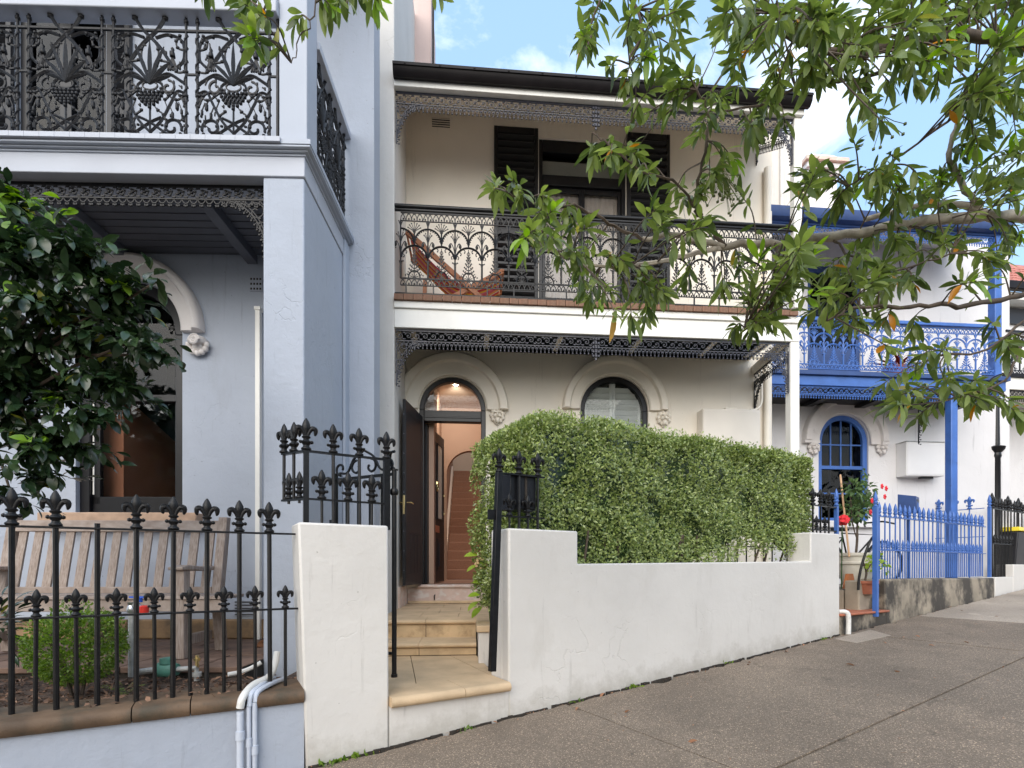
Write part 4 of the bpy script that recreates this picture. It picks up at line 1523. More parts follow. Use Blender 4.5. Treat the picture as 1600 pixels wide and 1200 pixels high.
# ---- iron lace: front valances, side valances, balustrade
def run_valance(root, x0, x1, z, y, m, pw=0.54, h=0.235, leafy=False, br_l=None, br_r=None, mid=None):
    n = max(1, round((x1 - x0) / pw))
    me = valance_mb((x1 - x0) / n, h, 5 if not leafy else 4, leafy=leafy).mesh('valance_panel', m, smooth=False)
    va = MB().box(x0, x1, y - 0.008, y + 0.008, z - 0.004, z + 0.012).build('valance', m, root)
    for i in range(n):
        link('valance_panel', me, va, (x0 + i * (x1 - x0) / n, y, z - 0.004))
    zb = z - h * 0.55
    if br_l:
        bracket_mb(*br_l, leafy=leafy).build('corner_bracket', m, va, smooth=False).location = (x0, y, zb)
    if br_r:
        o = bracket_mb(*br_r, leafy=leafy).build('corner_bracket', m, va, smooth=False)
        o.location = (x1, y, zb)
        o.rotation_euler = (0, 0, PI)
    if mid:
        q = MB()
        for k in range(5):
            for sx in (-1, 0, 1):
                q.ball((mid + sx * 0.035, y - 0.01, z - 0.03 - k * 0.055), 0.022 - 0.002 * abs(sx), 1, 0.6, 1.1)
        q.box(mid - 0.012, mid + 0.012, y - 0.008, y + 0.008, z - 0.30, z)
        q.build('valance_drop', m, va)
    return va


run_valance(house, 0.012, xpost - 0.002, zf_bot - 0.012, 0.045, M['grey_lace'], br_l=(0.38, 0.56), br_r=(0.34, 0.52), mid=FW.x(931, 0.045))
run_valance(house, 0.012, FW.x(1242, 0) - 0.002, zv - 0.014, 0.045, M['grey_lace'], br_l=(0.34, 0.50), br_r=(0.30, 0.45), mid=FW.x(931, 0.045))


def side_valance(xa, ya_, za, xb, yb_, zb_, m, pw=0.56, h=0.235, br=(0.46, 0.56)):
    d = Vector((xb - xa, yb_ - ya_, zb_ - za))
    L = d.length
    va = MB().box(0, L, -0.008, 0.008, -0.004, 0.012)
    n = max(1, round(L / pw))
    for i in range(n):
        va.join(valance_mb(L / n, h), Matrix.Translation((i * L / n, 0, -0.004)))
    o = va.build('side_valance', m, house, smooth=False)
    o.location = (xa, ya_, za)
    o.rotation_euler = (0, -math.atan2(d.z, math.hypot(d.x, d.y)), math.atan2(d.y, d.x))
    b_ = bracket_mb(*br).build('corner_bracket', m, o, smooth=False)
    b_.location = (L, 0, -h * 0.5)
    b_.rotation_euler = (0, math.atan2(d.z, math.hypot(d.x, d.y)), PI)


xsb = FW.x(1178, YB)
side_valance(xpost + 0.03, 0.10, zf_bot - 0.012, xsb, YB - 0.01, zf_bot - 0.002, M['iron'])
side_valance(FW.x(1240, 0), 0.12, zv - 0.02, FW.x(1181, YB), YB - 0.01, zc_up - 0.06, M['iron'], br=(0.34, 0.45))
mb = MB().bar((FW.x(1240, 0), 0.12, zv + 0.045), (FW.x(1181, YB), YB - 0.01, zc_up + 0.005), 0.07, 0.11)
mb.build('raking_beam', M['cream_paint'], house)
MB().bar((xpost + 0.03, 0.10, zf_bot + 0.055), (xsb, YB - 0.01, zf_bot + 0.06), 0.08, 0.12).build('side_beam', M['cream_paint'], house)

bal = MB()
zr = FW.z(616, 318, 0)
bal.tube([(0.0, 0.04, zr), (xR, 0.04, zr)], 0.028, 10)
bal.tube([(0.0, 0.04, zr - 0.046), (xR, 0.04, zr - 0.046)], 0.020, 8)
zb_ = FW.z(616, 456, 0)
bal.tube([(0.0, 0.04, zb_), (xR, 0.04, zb_)], 0.018, 8)
bo = bal.build('balustrade', M['iron'], house)
px0 = FW.x(626, 0.04)
H = FW.z(626, 331, 0.04) - FW.z(626, 445, 0.04)
zp = FW.z(626, 445, 0.04)
npan = round((xR - 0.06 - px0) / 0.347)
pw = (xR - 0.06 - px0) / npan
lp = lace_panel_mb(pw, H).mesh('lace_panel', M['iron'], angle=50)
for i in range(npan):
    link('lace_panel', lp, bo, (px0 + i * pw, 0.04, zp))
    MB().box(px0 + i * pw + 0.06, px0 + i * pw + 0.075, 0.032, 0.048, zb_, zp).build('foot_lug', M['iron'], bo)
    MB().tube([(px0 + (i + 0.5) * pw, 0.04, zp + H), (px0 + (i + 0.5) * pw, 0.04, zr - 0.06)], 0.007, 6).build('rail_stud', M['iron'], bo)

# ---- deck chair on the balcony
dc = FW.thing('deck_chair', 'striped deck chair on wooden frame behind the black iron lace balcony', 'chair', FW.x(712, 0.35), 0.35, z_flr)
X0 = FW.x(712, 0.35)


def dcp(px, py):
    a_, b_ = FW.at(px, py, 0.35)
    return a_ - X0, b_ - z_flr


sl = [dcp(641, 372), dcp(662, 396), dcp(690, 424), dcp(712, 440), dcp(735, 446), dcp(760, 440), dcp(782, 428)]
sm_, n2, p2 = new_mat('striped_canvas')
tcn = n2.nodes.new('ShaderNodeTexCoord')
sp = n2.nodes.new('ShaderNodeSeparateXYZ')
n2.links.new(tcn.outputs['Object'], sp.inputs[0])
mu = n2.nodes.new('ShaderNodeMath')
mu.operation = 'MULTIPLY'
mu.inputs[1].default_value = 3.6
n2.links.new(sp.outputs['Y'], mu.inputs[0])
fc = n2.nodes.new('ShaderNodeMath')
fc.operation = 'FRACT'
n2.links.new(mu.outputs[0], fc.inputs[0])
cr = n2.nodes.new('ShaderNodeValToRGB')
cr.color_ramp.interpolation = 'CONSTANT'
cr.color_ramp.elements[0].color = (0.62, 0.10, 0.12, 1)
cr.color_ramp.elements[1].color = (0.75, 0.30, 0.06, 1)
cr.color_ramp.elements[1].position = 0.25
for ps, c_ in ((0.42, (0.72, 0.66, 0.55, 1)), (0.5, (0.55, 0.04, 0.05, 1)), (0.72, (0.75, 0.42, 0.04, 1)), (0.88, (0.60, 0.14, 0.28, 1))):
    cr.color_ramp.elements.new(ps).color = c_
n2.links.new(fc.outputs[0], cr.inputs['Fac'])
n2.links.new(cr.outputs['Color'], p2.inputs['Base Color'])
p2.inputs['Roughness'].default_value = 0.9
cl = curve([(x, 0, z) for x, z in sl], 4)
q = MB()
for i in range(len(cl) - 1):
    a_, b_ = cl[i], cl[i + 1]
    q.hexa([(a_.x, 0, a_.z - .004), (b_.x, 0, b_.z - .004), (b_.x, 0.52, b_.z - .004), (a_.x, 0.52, a_.z - .004)], [(a_.x, 0, a_.z), (b_.x, 0, b_.z), (b_.x, 0.52, b_.z), (a_.x, 0.52, a_.z)])
q.build('sling', sm_, dc)
e0, e1 = dcp(636, 366), dcp(775, 463)
g0, g1 = dcp(786, 424), dcp(668, 466)
for y in (-0.03, 0.55):
    MB().bar((e0[0], y, e0[1] + .01), (e1[0], y, 0.01), 0.045, 0.065, up=(0, 0, 1)).build('back_rail', M['chair_wood'], dc, bevel=0.004)
    MB().bar((g0[0], y + 0.033 * (1 if y < 0 else -1), g0[1]), (g1[0], y + 0.033 * (1 if y < 0 else -1), 0.01), 0.045, 0.065).build('seat_rail', M['chair_wood'], dc, bevel=0.004)
    t0 = dcp(664, 440)
    MB().bar((t0[0], y + .07 * (1 if y < 0 else -1), t0[1] + .05), (t0[0] - 0.02, y + .07 * (1 if y < 0 else -1), 0.01), 0.04, 0.05, up=(1, 0, 0)).build('strut', M['chair_wood'], dc, bevel=0.003)
for p_ in (e0, g0):
    MB().tube([(p_[0], -0.03, p_[1]), (p_[0], 0.55, p_[1])], 0.016, 8).build('cross_bar', M['chair_wood'], dc)


# ================================================================== the grey-blue house and its front garden
YL = 1.14
lh = FL.thing('terrace_house', 'grey-blue terrace house with heavy cast iron balcony, thick corner pillar and dark arched window', 'house')
zp = 0.45                                    # verandah paving
zbm = FL.z(470, 276, -0.012)                       # underside of the verandah beam
zbt = FL.z(470, 244, -0.02)
zfl = FL.z(437, 212, -0.10)                       # balcony floor
xA, xB = -3.6, FL.x(411, 0)
o_lw = Opening(FL.x(118, YL), FL.x(285, YL), FL.z(200, 802, YL), FL.z(200, 519, YL), True)
o_lf = Opening(FL.x(28, YL), FL.x(166, YL), zfl, zfl + 2.5)
raw_build(wall_sheet(xA, 0.28, 0.2, zfl + 3.4, [o_lw, o_lf], YL, 0.25), 'wall', M['lilac'], lh)
MB().box(xB, 0, 0, YL - 0.002, 0.1, zbm - 0.002).build('pillar', M['lilac'], lh, bevel=0.012)
MB().box(0.0, FL.x(572, YL + 0.05), YL + 0.02, YL + 0.2, 0, 9).build('pilaster', M['lilac'], lh, bevel=0.01)
MB().box(0.002, 0.03, YL - 0.14, YL + 0.019, 0, zbt).build('corner_strip', M['lilac'], lh, bevel=0.006)
mb = MB().box(xA, 0.01, -0.012, 0.28, zbm, zbt)
mb.build('verandah_beam', M['lilac_pale'], lh, bevel=0.006)
MB().box(-0.27, 0.01, 0.281, YL, zbm, zbt).build('verandah_beam', M['lilac_pale'], lh, bevel=0.006)
cor = MB()
for k, (o_, h0, h1) in enumerate(((0.02, 0, 0.35), (0.045, 0.36, 0.62), (0.075, 0.63, 1.0))):
    za, zb2 = zbt + 0.001 + (zfl - 0.045 - zbt) * h0, zbt + (zfl - 0.045 - zbt) * h1
    cor.hexa([(xA, -o_, za), (o_, -o_, za), (o_, YL + .18, za), (xA, 0.2, za)], [(xA, -o_, zb2), (o_, -o_, zb2), (o_, YL + .18, zb2), (xA, 0.2, zb2)])
cor.build('cornice', M['lilac_smooth'], lh, bevel=0.004)
for i in range(26):                            # floor boards show their ends at the edge
    x1_ = FL.x(437, -0.1) - i * 0.115
    if x1_ < xA:
        break
    MB().box(x1_ - 0.113, x1_, -0.10, YL - 0.01, zfl - 0.040, zfl - rnd.uniform(0, 0.003)).build('floor_board', M['lilac_pale'], lh)
MB().box(FL.x(437, -0.1) + .002, 0.08, -0.08, YL, zfl - 0.042, zfl - 0.004).build('floor_edge', M['lilac_smooth'], lh)
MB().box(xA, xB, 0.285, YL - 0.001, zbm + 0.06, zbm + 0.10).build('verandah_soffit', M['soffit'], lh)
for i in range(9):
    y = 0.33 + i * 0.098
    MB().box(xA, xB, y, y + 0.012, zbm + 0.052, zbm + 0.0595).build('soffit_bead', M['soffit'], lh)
for px in (395, 200, 30):
    x = FL.x(px, YL)
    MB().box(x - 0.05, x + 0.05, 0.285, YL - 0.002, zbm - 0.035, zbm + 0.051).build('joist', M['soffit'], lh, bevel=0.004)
run_valance(lh, -2.6, xB - 0.004, zbm - 0.008, 0.10, M['iron'], pw=0.40, h=0.185, leafy=True, br_r=(0.37, 0.46))

# window, hood and carved stop
hood(lh, o_lw.cx, o_lw.z1, o_lw.r + 0.01, FL.x(321, YL) - o_lw.cx, YL, M['grey_hood'])
x, z = FL.at(313, 541, YL)
boss(lh, x, z, 0.125, YL, M['grey_hood'], 'shell')
wn = arch_frame(o_lw, 0.10, YL + 0.05, YL + 0.16).build('arched_window', M['black_paint'], lh, bevel=0.006)
xa, xb = o_lw.x0 + 0.10, o_lw.x1 - 0.06
zm = FL.z(200, 624, YL)
MB().box(xa, xb, YL + 0.06, YL + 0.13, zm, zm + 0.07).build('meeting_rail', M['black_paint'], wn, bevel=0.004)
MB().box(xa, xa + 0.075, YL + 0.09, YL + 0.14, o_lw.z0 + .1, zm).box(xb - 0.07, xb, YL + .09, YL + .14, o_lw.z0 + .1, zm).box(xa, xb, YL + .09, YL + .14, o_lw.z0 + .001, o_lw.z0 + .18).build('lower_sash', M['black_paint'], wn, bevel=0.004)
MB().box(xa + 0.01, xa + 0.022, YL + 0.078, YL + 0.088, o_lw.z0 + 0.2, zm).build('sash_cord', M['white_paint'], wn)
MB().box(xa + 0.075, xb - 0.07, YL + 0.11, YL + 0.114, o_lw.z0 + 0.18, zm).build('pane', M['glass'], wn)
ri = o_lw.r - 0.10
MB().prism([(o_lw.x0 + .1, zm + .07)] + [(o_lw.cx - ri * math.cos(PI * i / 20), o_lw.z1 + ri * math.sin(PI * i / 20)) for i in range(21)] + [(o_lw.x1 - .1, zm + .07)], YL + 0.12, YL + 0.124).build('pane', M['dark_glass'], wn)
room(lh, o_lw.x0 - .5, o_lw.x1 + .2, YL + .251, YL + 2.2, o_lw.z0 - .3, o_lw.z1 + .8, M['room_dark'])
MB().prism_x([(YL + .3, o_lw.z0 - .2), (YL + .3, o_lw.z0 + 1.3), (YL + 1.5, o_lw.z0 + 0.9), (YL + 1.5, o_lw.z0 - 0.2)], o_lw.x0 - .1, o_lw.x0 + 0.26).build('room_wall', M['room_warm'], lh)
a, b = FL.x(60, YL - .1), FL.x(308, YL - .1)
MB().box(a, b, YL - 0.12, YL + 0.04, o_lw.z0 - 0.16, o_lw.z0 - 0.002).build('window_sill', M['sill_stone'], lh, bevel=0.012)
a, z1_ = FL.at(391, 433, YL)
b, z0_ = FL.at(410, 456, YL)
vt = MB().box(a, b, YL - 0.012, YL - 0.001, z0_, z1_).build('air_brick', M['lilac_smooth'], lh)
for i in range(4):
    for j in range(3):
        x = a + (b - a) * (i + 0.5) / 4
        z = z0_ + (z1_ - z0_) * (j + 0.5) / 3
        MB().box(x - .009, x + .009, YL - .0135, YL - .0121, z - .010, z + .010).build('vent_hole', M['joint'], vt)
xw = FL.x(405, YL - .06)
MB().box(xw - 0.022, xw + 0.022, YL - .1, YL - .05, zp, FL.z(405, 487, YL - .06)).box(xw - 0.03, xw + .03, YL - .108, YL - .042, FL.z(405, 487, YL - .06), FL.z(405, 482, YL - .06)).build('conduit', M['white_paint'], lh)
# upstairs opening
fd = MB().box(o_lf.x0, o_lf.x0 + .07, YL + .03, YL + .14, o_lf.z0, o_lf.z1).box(o_lf.x1 - .07, o_lf.x1, YL + .03, YL + .14, o_lf.z0, o_lf.z1).box(o_lf.cx - .06, o_lf.cx + .06, YL + .04, YL + .12, o_lf.z0, o_lf.z1).build('french_door', M['black_paint'], lh, bevel=0.005)
for a, b in ((o_lf.x0 + .07, o_lf.cx - .06), (o_lf.cx + .06, o_lf.x1 - .07)):
    MB().box(a, b, YL + .06, YL + .10, o_lf.z0, o_lf.z0 + .5).build('lower_panel', M['black_paint'], fd)
    MB().box(a, b, YL + .08, YL + .085, o_lf.z0 + .5, o_lf.z1).build('pane', M['dark_glass'], fd)
room(lh, o_lf.x0 - .4, o_lf.x1 + .3, YL + .251, YL + 2.2, o_lf.z0 - .02, o_lf.z1 + .3, M['room_dark'])
for pa, pb in ((-14, 24), (172, 208)):
    louvre_shutter(FL.x(pa, YL), FL.x(pb, YL), YL - 0.05, YL - 0.008, zfl + 0.03, zfl + 2.4, M['charcoal'], 30, lh)
MB().box(xA, 0.2, -0.1, YL, zfl + 3.0, zfl + 3.1).build('upper_soffit', M['soffit'], lh)

# balcony post, rails and iron panels
pa, pb = FL.x(436, 0), FL.x(480, 0)
MB().box(pa, pb, 0.0, pb - pa, zfl + 0.0, zfl + 3.0).box(pa - 0.012, pb + 0.012, -0.012, pb - pa + .012, zfl + .001, zfl + 0.045).build('balcony_post', M['lilac_smooth'], lh, bevel=0.006)
zhr = FL.z(430, 17, -0.05)
MB().box(xA, pa - .001, -0.05, 0.09, zhr, zhr + 0.13).build('handrail', M['lilac_pale'], lh, bevel=0.008)
MB().box(pb - 0.09, pb + 0.02, pb - pa + .002, YL + 0.1, zhr - 0.02, zhr + 0.05).build('handrail', M['lilac_pale'], lh, bevel=0.006)
bl = MB()
zb0 = zfl + 0.045
bl.box(xA, pa, 0.012, 0.028, zb0, zb0 + 0.02)
bl.box(xA, pa, 0.012, 0.028, zhr - 0.115, zhr - 0.100)
bal2 = bl.build('balustrade', M['lace_iron'], lh)


def foliate_panel(W, H):
    """one heavy cast panel: twisted edge bars, crossing rods, tassels, an urn of blades, berries and foot scrolls"""
    mb = MB()
    h = W / 2
    for sx in (-1, 1):
        x = sx * (h - 0.012)
        mb.tube([(x, 0, 0), (x, 0, H + 0.10)], 0.011, 6)
        mb.tube([(x + 0.013 * math.cos(t * 1.15), 0.013 * math.sin(t * 1.15), H * t / 46) for t in range(47)], 0.007, 4)
        for z in (0.03, 0.40, 0.62, 1.08):
            mb.ball((x, 0, H * z), 0.021, 1, 1, 0.9)
        # rods crossing at the head
        mb.tube(curve([(sx * -0.40 * h, 0, H + 0.10), (sx * -0.18 * h, 0, H * 1.0), (sx * 0.25 * h, 0, H * 0.85), (sx * 0.62 * h, 0, H * 0.66)], 5), 0.0138, 5)
        mb.ball((sx * -0.40 * h, 0, H + 0.095), 0.024, 1.2, 0.8, 0.8)
        # hanging scroll and tassel
        mb.tube(curve([(sx * 0.15 * h, 0, H * 0.93), (sx * 0.50 * h, 0, H * 0.96), (sx * 0.86 * h, 0, H * 0.90), (sx * 0.90 * h, 0, H * 0.74), (sx * 0.72 * h, 0, H * 0.66)], 5), 0.0116, 5)
        for zz in (0.95, 0.90):
            mb.ball((sx * (0.55 if zz > .92 else .84) * h, 0, H * zz), 0.016)
        mb.lathe([(0.004, 0.075), (0.014, 0.06), (0.010, 0.045), (0.017, 0.03), (0.022, 0.0), (0.016, -0.006)], 8, (sx * 0.60 * h, 0, H * 0.76))
        for k in range(-2, 3):
            mb.tube([(sx * 0.60 * h, 0, H * 0.76), (sx * 0.60 * h + k * 0.010, 0.0, H * 0.76 - 0.05), (sx * 0.60 * h + k * 0.018, 0, H * 0.76 - 0.10)], [0.006, 0.006, 0.008], 4)
            mb.ball((sx * 0.60 * h + k * 0.018, 0, H * 0.76 - 0.105), 0.010)
        # C-scrolls from the urn
        mb.tube(curve([(sx * 0.10 * h, 0, H * 0.52), (sx * 0.45 * h, 0, H * 0.60), (sx * 0.80 * h, 0, H * 0.54), (sx * 0.95 * h, 0, H * 0.50)], 5), 0.0123, 5)
        mb.tube(spiral(sx * 0.48 * h, H * 0.475, h * 0.20, h * 0.05, PI / 2, PI / 2 - sx * 6.5, 16), 0.0094, 4)
        # vines with buds
        mb.tube(curve([(sx * 0.95 * h, 0, H * 0.42), (sx * 0.72 * h, 0, H * 0.44), (sx * 0.55 * h, 0, H * 0.33), (sx * 0.30 * h, 0, H * 0.17), (0, 0, H * 0.06)], 5), 0.0109, 5)
        for bx, bz, br in ((0.72, 0.30, 0.024), (0.84, 0.25, 0.018), (0.60, 0.22, 0.020), (0.90, 0.36, 0.016), (0.46, 0.27, 0.015)):
            mb.ball((sx * bx * h, 0, H * bz), br, 0.7, 0.7, 1.6)
            mb.tube([(sx * bx * h, 0, H * (bz + 0.02)), (sx * (bx - 0.08) * h, 0, H * (bz + 0.09))], 0.005, 4)
        # foot scrolls
        mb.tube(spiral(sx * 0.58 * h, H * 0.105, h * 0.27, h * 0.07, -0.3 if sx > 0 else PI + 0.3, (-0.3 + 6.6) if sx > 0 else (PI + 0.3 - 6.6), 20), 0.0116, 5)
        mb.tube(curve([(sx * 0.95 * h, 0, H * 0.02), (sx * 0.55 * h, 0, H * 0.03), (0, 0, H * 0.15), (-sx * 0.30 * h, 0, H * 0.20)], 5), 0.0109, 5)
        for k in range(7):
            a = -0.6 + k * 0.7
            mb.ball((sx * (0.58 * h + 0.27 * h * math.cos(a)), 0, H * 0.105 + 0.27 * h * math.sin(a)), 0.0125, 1.2, 0.8, 0.9)
        for k in range(4):
            mb.ball((sx * (0.95 - 0.03 * k) * h, 0, H * (0.08 + 0.045 * k)), 0.012)
    for sx in (-1, 1):                           # extra tendrils and leaves that fill the gaps of the casting
        for pts in (((0.92, .62), (0.70, .62), (0.52, .70), (0.30, .72)), ((0.93, .30), (0.80, .40), (0.62, .43), (0.40, .36)), ((0.22, .26), (0.36, .22), (0.44, .12), (0.30, .04)), ((0.05, .93), (0.22, .82), (0.20, .70), (0.10, .62)), ((0.92, .82), (0.74, .84), (0.70, .90), (0.80, .95)), ((0.30, .46), (0.50, .40), (0.70, .36), (0.90, .40))):
            mb.tube(curve([(sx * a * h, 0, H * b) for a, b in pts], 4), 0.0075, 4)
            for a, b in pts:
                mb.ball((sx * a * h, -0.004, H * b), 0.014, 1.2, 0.8, 1.0)
        for k in range(16):
            a, b = rnd.uniform(.12, .92), rnd.uniform(.08, .92)
            mb.ball((sx * a * h, 0, H * b), rnd.uniform(.010, .016), 0.7, 0.7, 1.5)
            mb.tube([(sx * a * h, 0, H * b), (sx * (a + rnd.uniform(-.12, .12)) * h, 0, H * (b + rnd.uniform(-.06, .06)))], 0.006, 4)
    # urn with berries
    mb.tube([(0.34 * h * math.cos(t), 0, H * 0.475 + H * 0.065 * math.sin(t)) for t in [2 * PI * i / 20 for i in range(20)]], 0.0095, 5, True)
    mb.tube([(0.20 * h * math.cos(t), 0, H * 0.49 + H * 0.04 * math.sin(t)) for t in [2 * PI * i / 16 for i in range(16)]], 0.007, 4, True)
    for j, (n, z, wv) in enumerate(((7, 0.425, 0.34), (7, 0.395, 0.31), (6, 0.365, 0.26), (5, 0.338, 0.20), (3, 0.312, 0.11), (1, 0.285, 0))):
        for i in range(n):
            mb.ball(((i - (n - 1) / 2) * (2 * wv * h / max(1, n - 1)), -0.006, H * z), 0.0165)
    mb.tube([(0, 0, H * 0.29), (0, 0, H * 0.02)], 0.008, 5)
    # blades
    for ang, L in ((0, 0.40), (0.34, 0.37), (-0.34, 0.37), (0.72, 0.29), (-0.72, 0.29), (1.15, 0.20), (-1.15, 0.20)):
        pts = [(math.sin(ang * (0.75 + 0.3 * t)) * L * H * t, -0.004, H * 0.50 + math.cos(ang * (0.75 + 0.3 * t)) * L * H * t) for t in (0, .25, .5, .75, 1)]
        mb.tube(pts, [0.006, 0.012, 0.017, 0.013, 0.003], 5)
    return mb


W = FL.x(310, 0.02) - FL.x(179, 0.02)
H = zhr - 0.115 - zb0
fp = foliate_panel(W * 0.90, H).mesh('iron_panel', M['lace_iron'], angle=60)
xc0 = FL.x(365, 0.02)
for i in range(5):
    link('iron_panel', fp, bal2, (xc0 - i * W, 0.02, zb0 + 0.01))
for i in range(5):
    x = xc0 + W / 2 - i * W
    MB().box(x - W * .06, x + W * .06, 0.014, 0.026, zb0 + H * 0.60, zb0 + H * 0.60 + 0.014).build('panel_link', M['lace_iron'], bal2)
MB().tube([(pa - 0.018, 0.02, zfl), (pa - 0.018, 0.02, zhr)], 0.014, 6).build('end_bar', M['lace_iron'], bal2)
b3 = MB().box(pb - 0.04, pb - 0.025, pb - pa, YL, zb0, zb0 + 0.02).build('side_balustrade', M['lace_iron'], lh)
MB().box(pb - 0.04, pb - 0.025, pb - pa, YL, zhr - 0.115, zhr - 0.10).build('top_bar', M['lace_iron'], b3)
for y in (0.2 + W * 0.36, 0.2 + W * 1.02):
    o = link('iron_panel', fp, b3, (pb - 0.033, y, zb0 + 0.01), (0, 0, PI / 2), (0.66 / 0.66 * 0.70, 1, 1))
x, z = FL.at(352, 197, 0.3)
rope = MB()
for k in range(3):
    rope.tube([(x + (0.20 - .03 * k) * math.cos(t), 0.35 + 0.12 * math.sin(t), zfl + 0.02 + .02 * k + 0.01 * math.sin(3 * t)) for t in [2 * PI * i / 18 for i in range(18)]], 0.012, 5, True)
o = rope.build('coiled_rope', mat('straw_rope', (0.42, 0.33, 0.2), 0.9, 0.2, 40), None)
o.location = FL.world(0, 0)
o.rotation_euler = (0, 0, FL.a)
tag(o, 'coil of straw coloured rope lying behind the cast iron balcony panel by the post', 'rope')

# paving, plinth stones, soil
pv = MB().box(xA, xB - 0.001, -0.32, YL - 0.001, 0.1, zp - 0.012).build('verandah_floor', M['joint'], None)
pv.location = FL.world(0, 0)
pv.rotation_euler = (0, 0, FL.a)
tag(pv, 'brown paved verandah floor under the weathered garden bench', 'floor', kind='structure')
for r in range(3):
    for i in range(6):
        x0 = xA + 0.2 + i * 0.55 + (r % 2) * 0.25
        x1 = min(x0 + 0.54, xB - 0.004)
        y0 = -0.34 + r * 0.5
        if x1 > x0:
            MB().box(x0, x1, y0, min(y0 + 0.49, YL - .002), zp - 0.05, zp - rnd.uniform(0, .006)).build('paving_stone', M['paving'], pv, bevel=0.008)
for i in range(7):
    x1 = xB - 0.003 - i * 0.46
    MB().box(x1 - 0.452, x1, YL - rnd.uniform(0.05, 0.065), YL - 0.002, zp, FL.z(330, 967, YL)).build('plinth_stone', M['plinth'], lh, bevel=0.015)
g0, z1_ = FL.at(364, 938, YL - .02)
g1, z0_ = FL.at(406, 962, YL - .02)
gr = MB().box(g0, g1, YL - 0.02, YL - 0.002, z0_, z1_).build('vent_grille', M['lilac_smooth'], lh)
for k in range(5):
    z = z0_ + (z1_ - z0_) * (k + .5) / 5
    MB().box(g0 + .02, g1 - .01, YL - .026, YL - .0205, z - .008, z + .004).build('vent_slat', M['charcoal'], gr)
sg = MB().slab([(-3.6, -1.6), (-1.2, -1.35), (0.0, -0.95), (0.12, -0.6), (0.3, 1.0), (-0.02, 1.0), (-0.02, -0.3), (-3.6, -0.3)], -0.2, lambda x, y: 0.36)
so = sg.build('garden_soil', M['soil'], None, smooth=False)
so.location = FL.world(0, 0)
so.rotation_euler = (0, 0, FL.a)
tag(so, 'dark soil of the narrow garden bed behind the black spiked fence', 'soil', kind='structure')

# ---- bench
YB0 = -0.06
bn_l, bn_r = FL.x(-2, 0.34), FL.x(347, 0.34)
bench = FL.thing('garden_bench', 'weathered slatted timber garden bench on the grey-blue verandah', 'bench', 0, 0, 0)
zs = 0.93
zt = FL.z(200, 813, 0.42)
m_ = M['wood']
for x in (bn_l, bn_r - 0.075):
    MB().hexa([(x, 0.36, zp), (x + .075, 0.36, zp), (x + .075, 0.44, zp), (x, 0.44, zp)], [(x, 0.30, zs), (x + .075, 0.30, zs), (x + .075, 0.38, zs), (x, 0.38, zs)]).hexa([(x, 0.30, zs), (x + .075, 0.30, zs), (x + .075, 0.38, zs), (x, 0.38, zs)], [(x, 0.42, zt + .03), (x + .075, 0.42, zt + .03), (x + .075, 0.49, zt + .03), (x, 0.49, zt + .03)]).build('back_leg', M['slat_wood'], bench, bevel=0.006)
for px in (None, 283):
    x = bn_l if px is None else FL.x(270, YB0)
    MB().box(x, x + 0.085, YB0, YB0 + 0.085, zp, 1.15).build('front_leg', M['slat_wood'], bench, bevel=0.006)
    am = MB()
    am.prism_x([(YB0 - 0.04, 1.15), (YB0 - .045, 1.175), (YB0 + 0.05, 1.192), (0.2, 1.178), (0.40, 1.185), (0.40, 1.15), (0.18, 1.142), (0.08, 1.15)], x - 0.015, x + 0.10)
    am.build('armrest', m_, bench, bevel=0.008)
    MB().box(x + .02, x + .07, YB0 + .085, 0.37, zp + .10, zp + .18).build('stretcher', m_, bench, bevel=0.005)
    MB().box(x + .02, x + .07, YB0 + .085, 0.31, zs - .1, zs - .03).build('seat_rail', m_, bench, bevel=0.005)
MB().box(bn_l, FL.x(345, YB0), YB0 + 0.005, YB0 + 0.05, zs - 0.105, zs - 0.012).build('front_apron', M['wood'], bench, bevel=0.005)
for k in range(5):
    MB().box(bn_l + .01, FL.x(345, YB0), YB0 - .01 + k * .078, YB0 + 0.058 + k * .078, zs - .010, zs + 0.016).build('seat_slat', M['wood'], bench, bevel=0.005)
MB().hexa([(bn_l + .075, 0.40, zt - .10), (bn_r - .075, 0.40, zt - .10), (bn_r - .075, 0.445, zt - .10), (bn_l + .075, 0.445, zt - .10)], [(bn_l + .075, 0.425, zt), (bn_r - .075, 0.425, zt), (bn_r - .075, 0.47, zt), (bn_l + .075, 0.47, zt)]).build('top_rail', M['wood'], bench, bevel=0.006)
MB().box(bn_l + .075, bn_r - .075, 0.305, 0.35, zs + 0.018, zs + 0.075).build('lower_rail', M['wood'], bench, bevel=0.005)
ns = 13
ss = MB().bar((0, 0.33, zs + 0.07), (0.0, 0.425, zt - 0.09), 0.070, 0.018, up=(0, 1, 0)).mesh('back_slat', M['slat_wood'])
for i in range(ns):
    link('back_slat', ss, bench, (bn_l + 0.14 + i * (bn_r - bn_l - 0.28) / (ns - 1), 0, 0), (0, 0, 0), (1 + rnd.uniform(-.05, .05), 1, 1))

